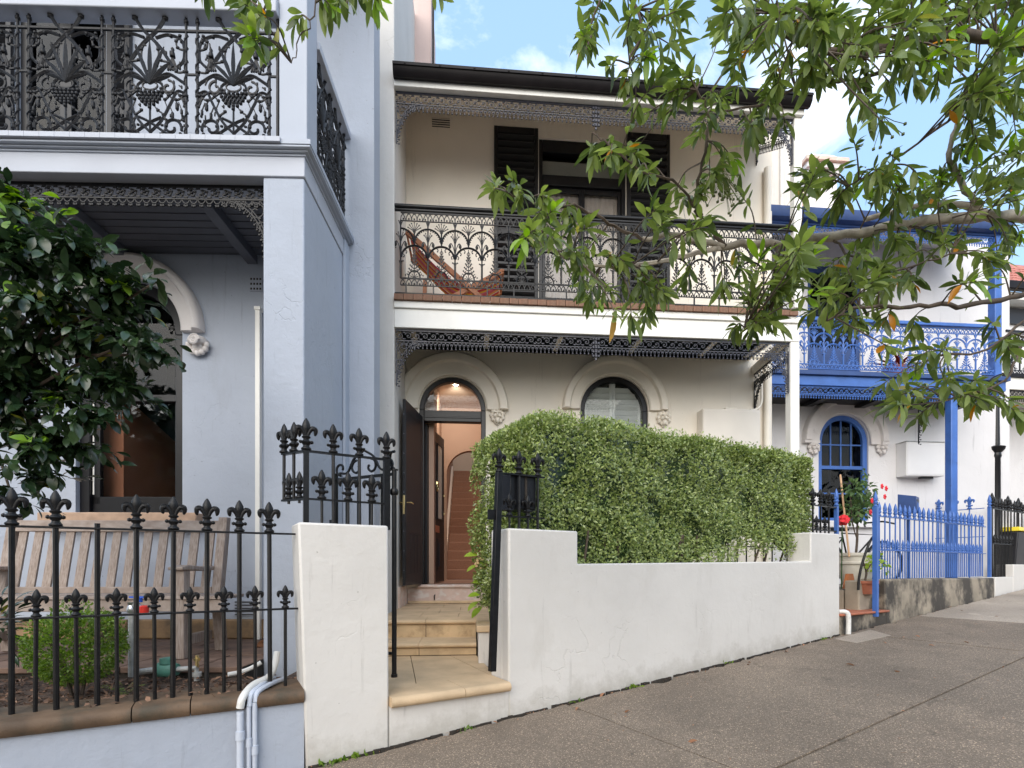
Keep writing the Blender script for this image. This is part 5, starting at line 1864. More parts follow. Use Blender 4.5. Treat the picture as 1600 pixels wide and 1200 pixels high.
# ---- front fence on its low wall
lw = FG.thing('garden_wall', 'low grey-blue rendered wall with brown rounded coping under the black fence', 'wall')
MB().box(-3.4, 0.004, 0, 0.22, -1.2, 0.362).build('wall_body', M['lilac'], lw)
cuts = [-3.4, FG.x(207, 0), FG.x(298, 0), FG.x(383, 0), FG.x(400, 0), 0.004]
prof = [(0.26, 0.362), (-0.022, 0.362), (-0.036, 0.378), (-0.042, 0.402), (-0.036, 0.428), (-0.018, 0.443), (0.26, 0.452)]
for i, (a, b) in enumerate(zip(cuts, cuts[1:])):
    if i != 3:
        MB().prism_x(prof, a + 0.003, b - 0.003).build('coping_stone', M['coping'], lw)
MB().box(cuts[3] + .004, cuts[4] - .004, 0.09, 0.26, 0.362, 0.43).build('coping_patch', M['coping'], lw)
gf = FG.thing('iron_fence', 'black iron spiked fence along the grey-blue house garden, one spike missing', 'fence')
yf = 0.10
zr1, zr2, zc_ = 1.385, 0.925, 0.446
tall = [FG.x(p, yf) for p in (18, 88, 152, 213, 270, 323, 374, 422)]
short = [FG.x(p, yf) for p in (55, 120, 183, 242, 297, 350, 399, 446)]
sp_ = tall[1] - tall[0]
tall = [tall[0] - 2 * sp_, tall[0] - sp_] + tall
short = [short[0] - 2 * sp_, short[0] - sp_] + short
MB().box(-3.2, 0.05, yf - .016, yf + .016, zr1 - .011, zr1).build('rail', M['iron'], gf, bevel=0.002)
MB().box(-3.2, 0.05, yf - .016, yf + .016, zr2 - .011, zr2).build('rail', M['iron'], gf, bevel=0.002)
for i, x in enumerate(tall):
    picket(gf, x, yf, zc_, zr1 + 0.0, 0.0130, M['iron'], FINIAL if i != 4 else None, 0.185)
for x in short:
    picket(gf, x, yf, zc_, zr2, 0.0098, M['iron'], FINIAL, 0.140)
o = picket(gf, tall[4], yf, zr1, zr1 + 0.022, 0.013, M['iron'])

# pipes over the coping
cd = FG.thing('conduit_pipes', 'bundle of pale plastic conduits bent over the brown coping and down the low wall', 'pipes')
for k, (dx, r) in enumerate(((0, 0.018), (0.044, 0.012), (0.074, 0.015))):
    x = FG.x(375, -0.03) + dx
    MB().tube([(x, -0.05 + .01 * k, -0.6), (x, -0.05 + .01 * k, 0.36 + 0.02 * k)], r, 10).lathe([(r * 1.35, 0), (r * 1.35, 0.05)], 10, (x, -0.05 + .01 * k, 0.20 - .05 * k)).build('down_pipe', M['lilac_pvc'], cd)
x = FG.x(375, -0.03)
MB().tube(curve([(x, -0.05, 0.38), (x + 0.015, -0.045, 0.44), (x + 0.07, 0.06, 0.48), (x + 0.16, 0.16, 0.50), (x + 0.20, 0.24, 0.56), (x + 0.215, 0.28, 0.63)], 5), 0.021, 10).build('corrugated_bend', M['plastic_white'], cd)
MB().tube(curve([(x + .046, -0.04, 0.38), (x + 0.06, -0.02, 0.45), (x + 0.13, 0.10, 0.475), (x + 0.2, 0.3, 0.46)], 5), 0.014, 8).build('thin_bend', M['lilac_pvc'], cd)
MB().tube(curve([(x + .078, -0.03, 0.40), (x + 0.09, -0.01, 0.45), (x + 0.17, 0.10, 0.47), (x + 0.26, 0.26, 0.46)], 5), 0.015, 8).build('thin_bend', M['lilac_pvc'], cd)
p0 = cam_pt(356, 1054, 3.55)
hp = MB().tube(curve([tuple(p0), tuple(cam_pt(376, 1050, 3.6)), tuple(cam_pt(392, 1044, 3.62)), tuple(cam_pt(408, 1035, 3.65))], 4), 0.016, 8).build('hose_end', M['plastic_white'], None)
tag(hp, 'short white plastic pipe lying on the soil by the pillar foot', 'pipe')

# water meter, garden tap
wm = thing('water_meter', 'green plastic water meter joined to grey pipes above the leaf litter', 'meter', tuple(cam_pt(262, 1046, 3.62)), FL.a)
m4 = 0.0
MB().lathe([(0.040, -0.07), (0.052, -0.06), (0.055, 0.03), (0.046, 0.05), (0.040, 0.07)], 14).build('meter_body', M['green_plastic'], wm).rotation_euler = (0, PI / 2, 0)
MB().lathe([(0.050, 0), (0.050, 0.035), (0.03, 0.04)], 14, (0.0, 0, 0.045)).build('meter_dial', M['green_plastic'], wm)
MB().tube([(0.07, 0, 0), (0.20, 0, 0.01), (0.205, 0, -0.08)], 0.020, 10).lathe([(0.03, 0), (0.03, 0.03)], 10, (0.205, 0, -0.05)).build('pipe_joint', M['galv'], wm)
MB().tube([(-0.07, 0, 0), (-0.22, 0, -0.02)], 0.022, 10).build('pipe_joint', M['galv'], wm)
MB().tube([(0.205, 0, 0.015), (0.205, 0, 0.10)], 0.012, 8).lathe([(0.022, 0), (0.022, 0.02)], 8, (0.205, 0, 0.06)).build('stop_cock', M['brass'], wm)
tp = thing('garden_tap', 'garden tap with blue lever and red cap on a grey standpipe behind the box shrub', 'tap', tuple(cam_pt(206, 1046, 3.58)), FL.a)
MB().tube([(0, 0, -0.05), (0, 0, 0.46)], 0.022, 10).lathe([(0.030, 0), (0.030, 0.05)], 10, (0, 0, 0.2)).build('standpipe', M['galv'], tp)
MB().lathe([(0.028, 0), (0.034, 0.02), (0.022, 0.05), (0.030, 0.07)], 10, (0, 0, 0.40)).tube([(0, 0, 0.44), (0.06, -0.02, 0.45), (0.11, -0.03, 0.42)], 0.017, 8).build('tap_body', M['chrome'], tp)
MB().box(-0.012, 0.10, -0.012, 0.012, 0.50, 0.512).lathe([(0.022, 0), (0.022, 0.03)], 8, (0.05, 0, 0.47)).build('lever', M['blue_plastic'], tp)
MB().lathe([(0.028, 0), (0.030, 0.04), (0.02, 0.05)], 10, (0.105, -0.03, 0.40)).build('red_cap', M['red_plastic'], tp)


# ================================================================== the blue-trimmed house
Y2 = 1.0
bh = FB.thing('terrace_house', 'white terrace house with bright blue iron lace balcony, blue posts and blue sash window', 'house')
bx0, bx1 = FB.x(1196, 0), FB.x(1571, 0)
bw1 = FB.x(1500, Y2)
zbf = FB.z(1300, 581, 0)                      # balcony floor edge
zb_f0, zb_f1 = FB.z(1300, 603, 0), FB.z(1300, 588, 0)
z_g = 0.55
zu = FB.z(1300, 352, 0)                       # eaves
o_bw = Opening(FB.x(1279, Y2), FB.x(1357, Y2), FB.z(1318, 814, Y2), FB.z(1318, 690, Y2), True)
o_bd = Opening(FB.x(1262, Y2), FB.x(1345, Y2), zbf, FB.z(1300, 415, Y2))
raw_build(wall_sheet(bx0 - 0.1, bw1 + 1.0, 0.2, zu + 0.6, [o_bw, o_bd], Y2, 0.22), 'wall', M['pale_wall'], bh)
MB().box(bx0, bx1, 0.03, Y2 - .001, zb_f1 - 0.02, zbf - 0.03).build('balcony_floor', M['blue_dark'], bh)
MB().box(bx0, bx1, 0.10, Y2 - .001, zb_f0 + .02, zb_f1 - 0.022).build('verandah_ceiling', M['charcoal'], bh)
MB().box(bx0, bx1 + .03, -0.06, 0.06, zb_f1 + 0.002, zbf).build('floor_edge', M['blue_dark'], bh, bevel=0.004)
MB().box(bx0, bx1, -0.01, 0.08, zb_f0, zb_f1).build('fascia_beam', M['blue'], bh, bevel=0.005)
run_valance(bh, bx0, FB.x(1481, 0), zb_f0 - 0.006, 0.03, M['blue'], pw=0.42, h=0.19)
run_valance(bh, FB.x(1499, 0), bx1, zb_f0 - 0.006, 0.03, M['blue'], pw=0.40, h=0.19)
for px in (1255, 1336, 1410, 1475):
    x = FB.x(px, Y2)
    MB().prism_x([(0.10, zb_f0 + .01), (0.10, zb_f0 - 0.06), (Y2 - .15, zb_f0 - 0.06), (Y2 - .003, zb_f0 - .01), (Y2 - .003, zb_f0 + .01)], x - 0.06, x + 0.06).build('joist', M['charcoal'], bh)
a, b = FB.x(1486.5, 0.02), FB.x(1497, 0.02)
MB().box(a, b, 0.02, 0.02 + b - a, 0.6, zb_f0 - .002).build('post', M['blue'], bh, bevel=0.012)
bracket_mb(0.22, 0.75).build('corner_bracket', M['iron'], bh, smooth=False).location = (a - 0.27, 0.35, FB.z(1475, 625, 0.35))
a, b = FB.x(1555, 0), FB.x(1566, 0)
MB().box(a, b, 0.0, b - a, zbf + .002, zu + .4).build('post', M['blue'], bh, bevel=0.012)
# railing
zr = FB.z(1300, 497, 0)
rb = MB().box(bx0, a - .001, -0.03, 0.07, zr - 0.055, zr).build('balustrade', M['blue'], bh, bevel=0.006)
z0p, z1p = FB.z(1300, 576, 0), FB.z(1300, 504, 0)
n = round((a - bx0) / 0.33)
pw = (a - bx0) / n
lpb = lace_panel_mb(pw, z1p - z0p).mesh('lace_panel', M['blue'], angle=50)
for i in range(n):
    link('lace_panel', lpb, rb, (bx0 + i * pw, 0.02, z0p))
# lower window
wn = arch_frame(o_bw, 0.085, Y2 + .03, Y2 + .15).build('arched_window', M['blue'], bh, bevel=0.006)
xa, xb = o_bw.x0 + .085, o_bw.x1 - .085
zm = FB.z(1318, 730, Y2)
MB().box(xa, xb, Y2 + .04, Y2 + .11, zm - .03, zm + .03).build('meeting_rail', M['blue'], wn)
ri = o_bw.r - .085
for k in range(1, 4):
    x = xa + (xb - xa) * k / 4
    MB().box(x - .012, x + .012, Y2 + .07, Y2 + .10, zm + .03, o_bw.z1 + math.sqrt(max(0, ri ** 2 - (x - o_bw.cx) ** 2))).build('muntin', M['blue'], wn)
    if k != 2:
        MB().box(x - .012, x + .012, Y2 + .09, Y2 + .12, o_bw.z0 + .06, zm - .03).build('muntin', M['blue'], wn)
MB().box(o_bw.cx - .012, o_bw.cx + .012, Y2 + .09, Y2 + .12, o_bw.z0 + .06, zm - .03).build('muntin', M['blue'], wn)
for z in (FB.z(1318, 694, Y2), zm - (zm - o_bw.z0) * .48):
    MB().box(xa, xb, Y2 + .068, Y2 + .102, z - .012, z + .012).build('glazing_bar', M['blue'], wn)
MB().box(xa, xb, Y2 + .05, Y2 + .13, o_bw.z0 + .001, o_bw.z0 + .06).build('bottom_rail', M['blue'], wn)
MB().prism([(xa, o_bw.z0 + .06)] + [(o_bw.cx - ri * math.cos(PI * i / 20), o_bw.z1 + ri * math.sin(PI * i / 20)) for i in range(21)] + [(xb, o_bw.z0 + .06)], Y2 + .084, Y2 + .087).build('pane', M['dark_glass'], wn)
room(bh, o_bw.x0 - .4, o_bw.x1 + .4, Y2 + .221, Y2 + 2.2, o_bw.z0 - .3, o_bw.z1 + .7, M['room_dark'])
MB().box(o_bw.x0 - .1, o_bw.x1 + .1, Y2 - .1, Y2 - .001, o_bw.z0 - .12, o_bw.z0 - .002).build('window_sill', M['pale_wall'], bh, bevel=0.01)
hood(bh, o_bw.cx, o_bw.z1, o_bw.r + .01, FB.x(1383, Y2) - o_bw.cx, Y2, M['grey_hood'], 0.05)
for px in (1270, 1376):
    x, z = FB.at(px, 700, Y2)
    boss(bh, x, z, 0.125, Y2, M['grey_hood'])
# balcony door
bd = MB().box(o_bd.x0, o_bd.x0 + .07, Y2 + .03, Y2 + .13, o_bd.z0, o_bd.z1).box(o_bd.x1 - .07, o_bd.x1, Y2 + .03, Y2 + .13, o_bd.z0, o_bd.z1).box(o_bd.x0 + .07, o_bd.x1 - .07, Y2 + .03, Y2 + .13, o_bd.z1 - .12, o_bd.z1).box(o_bd.x0 + .07, o_bd.x1 - .07, Y2 + .05, Y2 + .10, o_bd.z0, o_bd.z0 + .85).build('balcony_door', M['blue_dark'], bh)
MB().box(o_bd.x0 + .07, o_bd.x1 - .07, Y2 + .08, Y2 + .085, o_bd.z0 + .85, o_bd.z1 - .12).build('pane', M['dark_glass'], bd)
room(bh, o_bd.x0 - .3, o_bd.x1 + .3, Y2 + .221, Y2 + 2.2, o_bd.z0 - .02, o_bd.z1 + .3, M['room_dark'])
# eaves, roof
MB().box(bx0, bx1, 0.0, 0.07, zu - .01, zu + .16).build('eaves_board', M['blue_dark'], bh)
g = [(-.002, zu + .02), (-.10, zu + .03), (-.13, zu + .09), (-.135, zu + .17), (-.12, zu + .17), (-.10, zu + .06), (-.002, zu + .05)]
MB().prism_x(g, bx0, bx1).build('gutter', M['blue_dark'], bh)
run_valance(bh, bx0, a - .01, zu - .012, 0.03, M['blue'], pw=0.42, h=0.17)
MB().hexa([(bx0 - .2, -.10, zu + .13), (bx1, -.10, zu + .13), (bx1, 5, zu + 2.0), (bx0 - .2, 5, zu + 2.0)], [(bx0 - .2, -.10, zu + .16), (bx1, -.10, zu + .16), (bx1, 5, zu + 2.05), (bx0 - .2, 5, zu + 2.05)]).build('roof', M['terracotta'], bh)
MB().hexa([(bx0, .07, zu + .06), (bx1, .07, zu + .06), (bx1, Y2, zu + .4), (bx0, Y2, zu + .4)], [(bx0, .07, zu + .1), (bx1, .07, zu + .1), (bx1, Y2, zu + .44), (bx0, Y2, zu + .44)]).build('raking_ceiling', M['pale_wall'], bh)
# parapet wall and chimney behind
pwx0, pwx1 = FB.x(1193, 1.4), FB.x(1244, 1.4)
MB().box(pwx0, pwx1, 1.4, 6.0, 0.5, FB.z(1220, 205, 1.4)).build('parapet_wall', M['white'], bh, bevel=0.01)
x = FB.x(1223, 1.33)
MB().tube([(x, 1.36, zbf), (x, 1.36, FB.z(1220, 215, 1.33))], 0.03, 8).build('vent_pipe', M['plastic_white'], bh)
ch = thing('chimney', 'pale stepped chimney with moulded cap standing beyond the blue gutter', 'chimney', FB.world(0, 2.6), FB.a)
c0, c1 = FB.x(1264, 2.6), FB.x(1308, 2.6)
zt_, zs_ = FB.z(1285, 238, 2.6), FB.z(1285, 330, 2.6)
MB().box(c0, c1, 0, 0.7, zs_ - 1.5, zt_ - .5).build('shaft', M['pale_wall'], ch, bevel=0.008)
for o_, za, zb2 in ((0.05, .50, .40), (0.10, .395, .29), (0.16, .285, .20)):
    MB().box(c0 - o_, c1 + o_, -o_, .7 + o_, zt_ - za, zt_ - zb2).build('cap_course', M['pink_stone'] if o_ > .12 else M['pale_wall'], ch, bevel=0.01)
MB().hexa([(c0 - .1, -.1, zt_ - .198), (c1 + .1, -.1, zt_ - .198), (c1 + .1, .8, zt_ - .198), (c0 - .1, .8, zt_ - .198)], [(c0 + .05, .05, zt_), (c1 - .05, .05, zt_), (c1 - .05, .65, zt_), (c0 + .05, .65, zt_)]).build('cap_top', M['pale_wall'], ch, bevel=0.008)
for k in range(4):
    MB().box(c0 - .16 - .10 * k, c0 - .06 - .10 * k, 0.05, .65, zs_ - 1.5, zt_ - .75 - .24 * k).build('stepped_shoulder', M['pink_stone'], ch, bevel=0.008)
# meter box, letterbox
a, z1_ = FB.at(1416, 690, Y2 - .22)
b, z0_ = FB.at(1476, 744, Y2 - .22)
mbx = MB().box(a, b, Y2 - .22, Y2 - .001, z0_, z1_).build('meter_box', M['steel_white'], bh, bevel=0.006)
MB().box(a + .02, b - .015, Y2 - .226, Y2 - .2205, z0_ + .02, z1_ - .02).build('box_door', M['steel_white'], mbx, bevel=0.003)
MB().box(a - .01, b + .01, Y2 - .24, Y2 - .001, z1_, z1_ + .012).build('box_lid', M['galv'], mbx)
MB().box((a + b) / 2 - .01, (a + b) / 2 + .22, Y2 - .15, Y2 - .08, z0_ - .035, z0_ - .001).build('cable_gland', M['charcoal'], mbx)

# potted red plant upstairs
pt = FB.thing('potted_plant', 'red leaved potted plant behind the blue iron lace balcony', 'plant', FB.x(1400, .45), .45, zbf - .03)
MB().lathe([(.13, 0), (.19, .26), (.21, .26), (.21, .31), (.17, .31), (.16, .27)], 14).build('pot', M['terracotta'], pt)
MB().lathe([(.16, .26), (.155, .285)], 12).build('soil', M['soil'], pt)
RL = [leaf_pts(.34, .05, .3, .5, 4)]
it = []
for i in range(44):
    d = rand_dir((0, 0, .5))
    d.z = abs(d.z)
    it.append((leaf_matrix((rnd.uniform(-.05, .05), rnd.uniform(-.05, .05), .29), d, (0, 0, 1), rnd.uniform(-.5, .5), rnd.uniform(.7, 1.2)), 0))
bake_leaves('foliage', it, RL, M['red_leaf'], pt)
bk = FB.thing('storage_tub', 'white plastic tub beside the red leaved plant on the blue balcony', 'tub', FB.x(1440, .5), .5, zbf - .03)
MB().lathe([(.15, 0), (.18, .33), (.2, .34), (.2, .37), (.16, .37), (.14, .03)], 14).build('tub_body', M['steel_white'], bk)
MB().lathe([(.135, .30), (.13, .32)], 14).build('contents', M['red_plastic'], bk)

# ================================================================== the house beyond, black column and red tiles
Y3 = 0.95
th = FT.thing('terrace_house', 'farthest pale terrace house with slim black column, black arched window and red tiled roof', 'house')
FTx = lambda px, y: FT.x(px, y)
t0, t1 = FT.x(1500, Y3), FT.x(1500, Y3) + 4.6
zf3 = FT.z(1560, 607, 0)
o_tw = Opening(FT.x(1499, Y3), FT.x(1546, Y3), FT.z(1520, 800, Y3), FT.z(1520, 716, Y3), True)
raw_build(wall_sheet(t0 - .6, t1, 0.3, zf3 + .05, [o_tw], Y3, .22), 'wall', M['pale_wall'], th)
MB().box(t0 - .8, t1, Y3, Y3 + .2, zf3 + .05, FT.z(1560, 478, Y3)).build('upper_wall', M['pale_wall'], th)
MB().box(t0 - .6, t1, 0.0, Y3 - .001, zf3, zf3 + .22).build('balcony_slab', M['white_paint'], th, bevel=0.008)
MB().box(t0 - .6, t1, -.04, .12, zf3 + .221, zf3 + .28).build('slab_edge', M['gutter'], th)
wn = arch_frame(o_tw, .075, Y3 + .03, Y3 + .14).build('arched_window', M['black_paint'], th)
ri = o_tw.r - .075
MB().box(o_tw.x0 + .075, o_tw.x1 - .075, Y3 + .05, Y3 + .10, o_tw.z1 - .62, o_tw.z1 - .56).box(o_tw.cx - .012, o_tw.cx + .012, Y3 + .052, Y3 + .09, o_tw.z0, o_tw.z1 + ri).build('glazing_bar', M['black_paint'], wn)
MB().prism([(o_tw.x0 + .075, o_tw.z0)] + [(o_tw.cx - ri * math.cos(PI * i / 16), o_tw.z1 + ri * math.sin(PI * i / 16)) for i in range(17)] + [(o_tw.x1 - .075, o_tw.z0)], Y3 + .08, Y3 + .083).build('pane', M['dark_glass'], wn)
room(th, o_tw.x0 - .3, o_tw.x1 + .3, Y3 + .221, Y3 + 2.0, o_tw.z0 - .2, o_tw.z1 + .6, M['room_dark'])
hood(th, o_tw.cx, o_tw.z1, o_tw.r + .01, o_tw.r * 1.4, Y3, M['grey_hood'], .03)
cx = FT.x(1556, .05)
cz = FT.z(1556, 708, .05)
cp = MB().lathe([(.11, .7), (.11, 1.0), (.075, 1.06), (.068, cz - .1), (.085, cz - .06), (.075, cz), (.13, cz + .06), (.14, cz + .11), (.06, cz + .14), (.05, zf3 - .01)], 14, (cx, .05, 0)).build('column', M['black_paint'], th)
run_valance(th, t0 - .5, cx - .05, zf3 - .006, .05, M['iron'], pw=.42, h=.2, br_r=(.42, .62))
run_valance(th, cx + .05, t1, zf3 - .006, .05, M['iron'], pw=.42, h=.2, br_l=(.42, .62))
z0p = zf3 + .3
lpt = lace_panel_mb(.34, .72).mesh('lace_panel', M['iron'], angle=50)
rb = MB().box(FT.x(1569, .03), t1, -.01, .07, z0p + .76, z0p + .80).build('balustrade', M['iron'], th)
for i in range(4):
    link('lace_panel', lpt, rb, (FT.x(1569, .03) + i * .34, .03, z0p))
ze = FT.z(1560, 476, .1)
MB().box(t0 - .75, t1, Y3 - .06, Y3 - .001, FT.z(1560, 506, Y3), FT.z(1560, 482, Y3)).build('dark_opening_strip', M['charcoal'], th)  # flat charcoal strip; the darkness of the opening is put into its colour
MB().box(t0 - .8, t1, Y3 - .30, Y3 + .02, FT.z(1560, 479, Y3), FT.z(1560, 468, Y3)).build('eaves_board', M['white_paint'], th)
zrt = FT.z(1560, 467, Y3)
MB().box(t0 - .8, t1, Y3 - .42, Y3 - .31, zrt - .02, zrt + .15).build('gutter', M['gutter'], th, bevel=0.02)
tl = MB().hexa([(t0 - .8, Y3 - .33, zrt + .12), (t1, Y3 - .33, zrt + .12), (t1, Y3 + 1.2, zrt + 1.55), (t0 - .8, Y3 + 1.2, zrt + 1.55)], [(t0 - .8, Y3 - .33, zrt + .14), (t1, Y3 - .33, zrt + .14), (t1, Y3 + 1.2, zrt + 1.57), (t0 - .8, Y3 + 1.2, zrt + 1.57)]).build('roof', M['red_tile'], th)
tm = MB()
tm.tube([(-.11, 0, .0), (-.05, 0, .028), (.04, 0, .012), (.11, 0, .03)], .006, 4)
tile = MB().prism([(-.115, 0), (-.09, .022), (-.05, .030), (-.01, .016), (.05, .010), (.10, .022), (.115, .030), (.115, .016), (.05, -.002), (-.01, .003), (-.05, .014), (-.10, .006)], 0, .30).mesh('roof_tile', M['red_tile'])
sl_ = math.atan2(1.43, 1.53)
for r in range(7):
    for c in range(int((t1 - t0 + .8) / .23)):
        if r * 40 + c > 290:
            break
        y = Y3 - .36 + r * .185
        link('roof_tile', tile, tl, (t0 - .68 + c * .23, y, zrt + .12 + (y - Y3 + .33) * .935 + .012), (sl_ - .06, 0, rnd.uniform(-.02, .02)))

# ---- blue house front: dwarf wall, fences, steps
g_ = lambda u: GRADE * u
u0 = FS.x(1385, 0)
u1 = FS.x(1555, 0)
dw = FS.thing('dwarf_wall', 'stained concrete dwarf wall with worn top under the blue spiked fence', 'wall')
zt0_, zt1_ = FS.z(1385, 905, 0), FS.z(1555, 903, 0)
mb = MB()
mb.hexa([(u0, 0, g_(u0) - .4), (u1, 0, g_(u1) - .4), (u1, .32, g_(u1) - .4), (u0, .32, g_(u0) - .4)], [(u0, 0.012, zt0_), (u1, .012, zt1_), (u1, .32, zt1_), (u0, .32, zt0_)])
mb.build('wall_body', M['concrete'], dw, bevel=0.02)
MB().box(u0 - .36, u0 - .002, .16, .34, g_(u0) - .3, zt0_ - .02).build('gate_pier', M['concrete'], dw, bevel=0.015)
bf = FS.thing('iron_fence', 'bright blue iron fence of close spears on the stained dwarf wall', 'fence')
spB = recolour(SPEAR, M['blue'])
fnB = recolour(FINIAL, M['blue'])
yv = .10
ua, ub = FS.x(1374, yv), FS.x(1535, yv)
zt_r, zl_r = FS.z(1374, 806, yv), FS.z(1374, 859, yv)
MB().box(ua - .1, ub + .12, yv - .015, yv + .015, zt_r - .012, zt_r).build('rail', M['blue'], bf)
MB().box(ua - .1, ub + .12, yv - .015, yv + .015, zl_r - .012, zl_r).build('rail', M['blue'], bf)
nbar = int((ub - ua) / .142)
for i in range(nbar + 1):
    x = ua + (ub - ua) * i / nbar
    picket(bf, x, yv, zt0_, zt_r, .0095, M['blue'], spB, .19)
    if i < nbar:
        picket(bf, x + (ub - ua) / nbar / 2, yv, zt0_, zl_r, .0075, M['blue'], spB, .15)
for px in (1546,):
    picket(bf, FS.x(px, yv), yv, zt0_ - .05, FS.z(px, 793, yv), .022, M['blue'], spB, .22, name='post', square=True)
rt = FS.thing('iron_fence', 'short blue iron return fence with fleur spikes beside the lower blue post', 'fence')
ux, zr3 = FS.x(1544, yv), FS.z(1544, 793, yv)
MB().box(ux - .012, ux + .012, yv + .05, 1.45, zr3 - .012, zr3).build('rail', M['blue'], rt)
MB().box(ux - .012, ux + .012, yv + .05, 1.45, zr3 - .50, zr3 - .488).build('rail', M['blue'], rt)
for i in range(6):
    picket(rt, ux, yv + .25 + i * .22, zt1_ - .2, zr3, .011, M['blue'], fnB, .22, rz=PI / 2)
gp = FS.thing('gate_post', 'slim blue iron gate post at the end of the stained dwarf wall', 'post', FS.x(1368, -.02), -.02, 0)
MB().box(-.026, .026, -.026, .026, g_(u0) + .1, FS.z(1368, 792, -.02)).build('shaft', M['blue'], gp)
link('finial', spB, gp, (0, 0, FS.z(1368, 792, -.02)), (0, 0, 0), (.2, .2, .2))
# terracotta entrance steps
ue0, ue1 = 5.49, u0 - .004
es = FS.thing('entrance_step', 'terracotta topped concrete step at the entrance of the blue house', 'step')
zst = FS.z(1345, 957, -.03)
MB().slab([(ue0, .0), (ue1, .0), (ue1, .5), (ue0, .5)], -.2, zst - .03).build('riser', M['concrete'], es, bevel=0.01)
MB().slab([(ue0, -.035), (ue1 + .02, -.035), (ue1 + .02, -.003), (ue1, -.003), (ue1, .46), (ue0, .46)], zst - .029, zst).build('tread', M['terracotta'], es, bevel=0.01)
es2 = FS.thing('entrance_step', 'rough grey concrete upper step below the big white pot', 'step')
MB().slab([(ue0, .501), (ue1 - .365, .501), (ue1 - .365, 3.4), (ue0, 3.4)], 0, zst + .27).build('step_block', M['concrete'], es2, bevel=0.02)
yard = MB().slab([(ue1 - .36, .35), (11.5, .33), (14, 4), (5.4, 4.2)], .1, .86).build('front_yard', M['concrete'], None)
yard.location = FS.world(0, 0)
yard.rotation_euler = (0, 0, FS.a)
tag(yard, 'concrete front yard behind the blue spear fence', 'yard', kind='structure')
# pots
zy = zst + .27
pw_ = FS.local(*cam_pt(1337, 0, 7.25).xy)
wp = FS.thing('flower_pot', 'large chalky white round pot holding the tall flowering shrub', 'pot', pw_[0], pw_[1], zy)
MB().lathe([(.13, 0), (.17, .06), (.205, .22), (.215, .33), (.235, .335), (.235, .36), (.222, .365), (.228, .44), (.25, .45), (.25, .49), (.21, .49), (.20, .40)], 22).build('pot_body', M['pot_white'], wp)
MB().lathe([(.205, .42), (.20, .44)], 16).build('soil', M['soil'], wp)
fs = FS.thing('flowering_shrub', 'tall shrub with red hibiscus flowers growing from the white pot', 'shrub', pw_[0], pw_[1], zy + .43)
trk = curve([(0, 0, 0), (.04, 0, .25), (.09, .02, .5), (.16, .02, .75)], 4)
MB().tube([tuple(p) for p in trk], [.016] * 6 + [.012] * (len(trk) - 6), 6).tube(curve([(.04, 0, .25), (-.05, .02, .5), (-.10, .02, .85)], 4), .008, 5).tube(curve([(.09, .02, .5), (.25, .02, .75), (.38, .02, 1.0)], 4), .008, 5).build('stem', M['bark_dark'], fs)
SL = [leaf_pts(.075, .045, .25, .25, 4)]
it = []
for (x, y, z, r, n_) in ((.05, .02, .66, .20, 200), (.20, .02, .80, .17, 160), (-.05, 0, .95, .14, 90), (.34, .02, .98, .12, 60), (.12, .0, 1.10, .09, 26), (.44, 0, .82, .1, 30), (.30, .02, 1.22, .05, 12)):
    for i in range(n_):
        d = rand_dir()
        p = Vector((x, y, z)) + d * r * rnd.uniform(.4, 1)
        it.append((leaf_matrix(p, d + Vector((0, 0, -.3)), (0, 0, 1), rnd.uniform(-1, 1), rnd.uniform(.6, 1.1)), 0))
bake_leaves('foliage', it, SL, M['shrub_leaf'], fs)
for (x, z) in ((.02, .78), (.42, .98), (-.02, .62), (.38, .86), (.3, 1.0)):
    fl = MB()
    for k in range(5):
        a = k * 1.257
        fl.ball((x + .022 * math.cos(a), -.20, z + .022 * math.sin(a)), .020, 1, .5, 1)
    fl.ball((x, -.215, z), .010)
    fl.build('flower', M['flower_red'], fs)
rfw = FS.thing('red_flower_ball', 'big red pompom flower at the corner behind the white wall', 'flower', *FS.local(*cam_pt(1316, 0, 6.9).xy), 0)
zz = ZC + (HZ - 813) / 800 * 6.9
mb = MB()
for k in range(26):
    d = rand_dir()
    mb.ball(tuple(Vector((0, 0, zz)) + d * .06), .035, 1, 1, .6)
mb.ball((0, 0, zz), .06)
mb.build('petals', M['flower_red'], rfw)
MB().tube([(0, 0, zz), (.02, .02, zy)], .008, 5).build('stem', M['shrub_leaf'], rfw)
bs = FS.thing('broom', 'long pale wooden broom handle leaning in front of the blue sash window', 'broom')
p = FS.local(*cam_pt(1327, 0, 7.0).xy)
q = FS.local(*cam_pt(1313, 0, 7.5).xy)
MB().tube([(p[0], p[1], ZC + (HZ - 870) / 800 * 7.0), (q[0], q[1], ZC + (HZ - 742) / 800 * 7.5)], .013, 8).build('handle', mat('pale_pine', (.55, .34, .19), .6, .1, 20), bs)
MB().hexa([(p[0] - .12, p[1] - .03, zy), (p[0] + .12, p[1] - .03, zy), (p[0] + .12, p[1] + .03, zy), (p[0] - .12, p[1] + .03, zy)], [(p[0] - .06, p[1] - .02, zy + .2), (p[0] + .06, p[1] - .02, zy + .2), (p[0] + .06, p[1] + .02, zy + .2), (p[0] - .06, p[1] + .02, zy + .2)]).build('bristles', M['chair_wood'], bs)
tpp = FS.local(*cam_pt(1352, 0, 6.8).xy)
tz = FS.z(1358, 924, tpp[1])
t2 = FS.thing('flower_pot', 'low terracotta bowl with a trailing green plant by the blue gate post', 'pot', tpp[0], tpp[1], tz - .03)
MB().lathe([(.105, 0), (.135, .14), (.155, .14), (.155, .175), (.13, .175), (.12, .15)], 18).build('pot_body', M['terracotta'], t2)
MB().lathe([(.125, .15), (.12, .16)], 14).build('soil', M['soil'], t2)
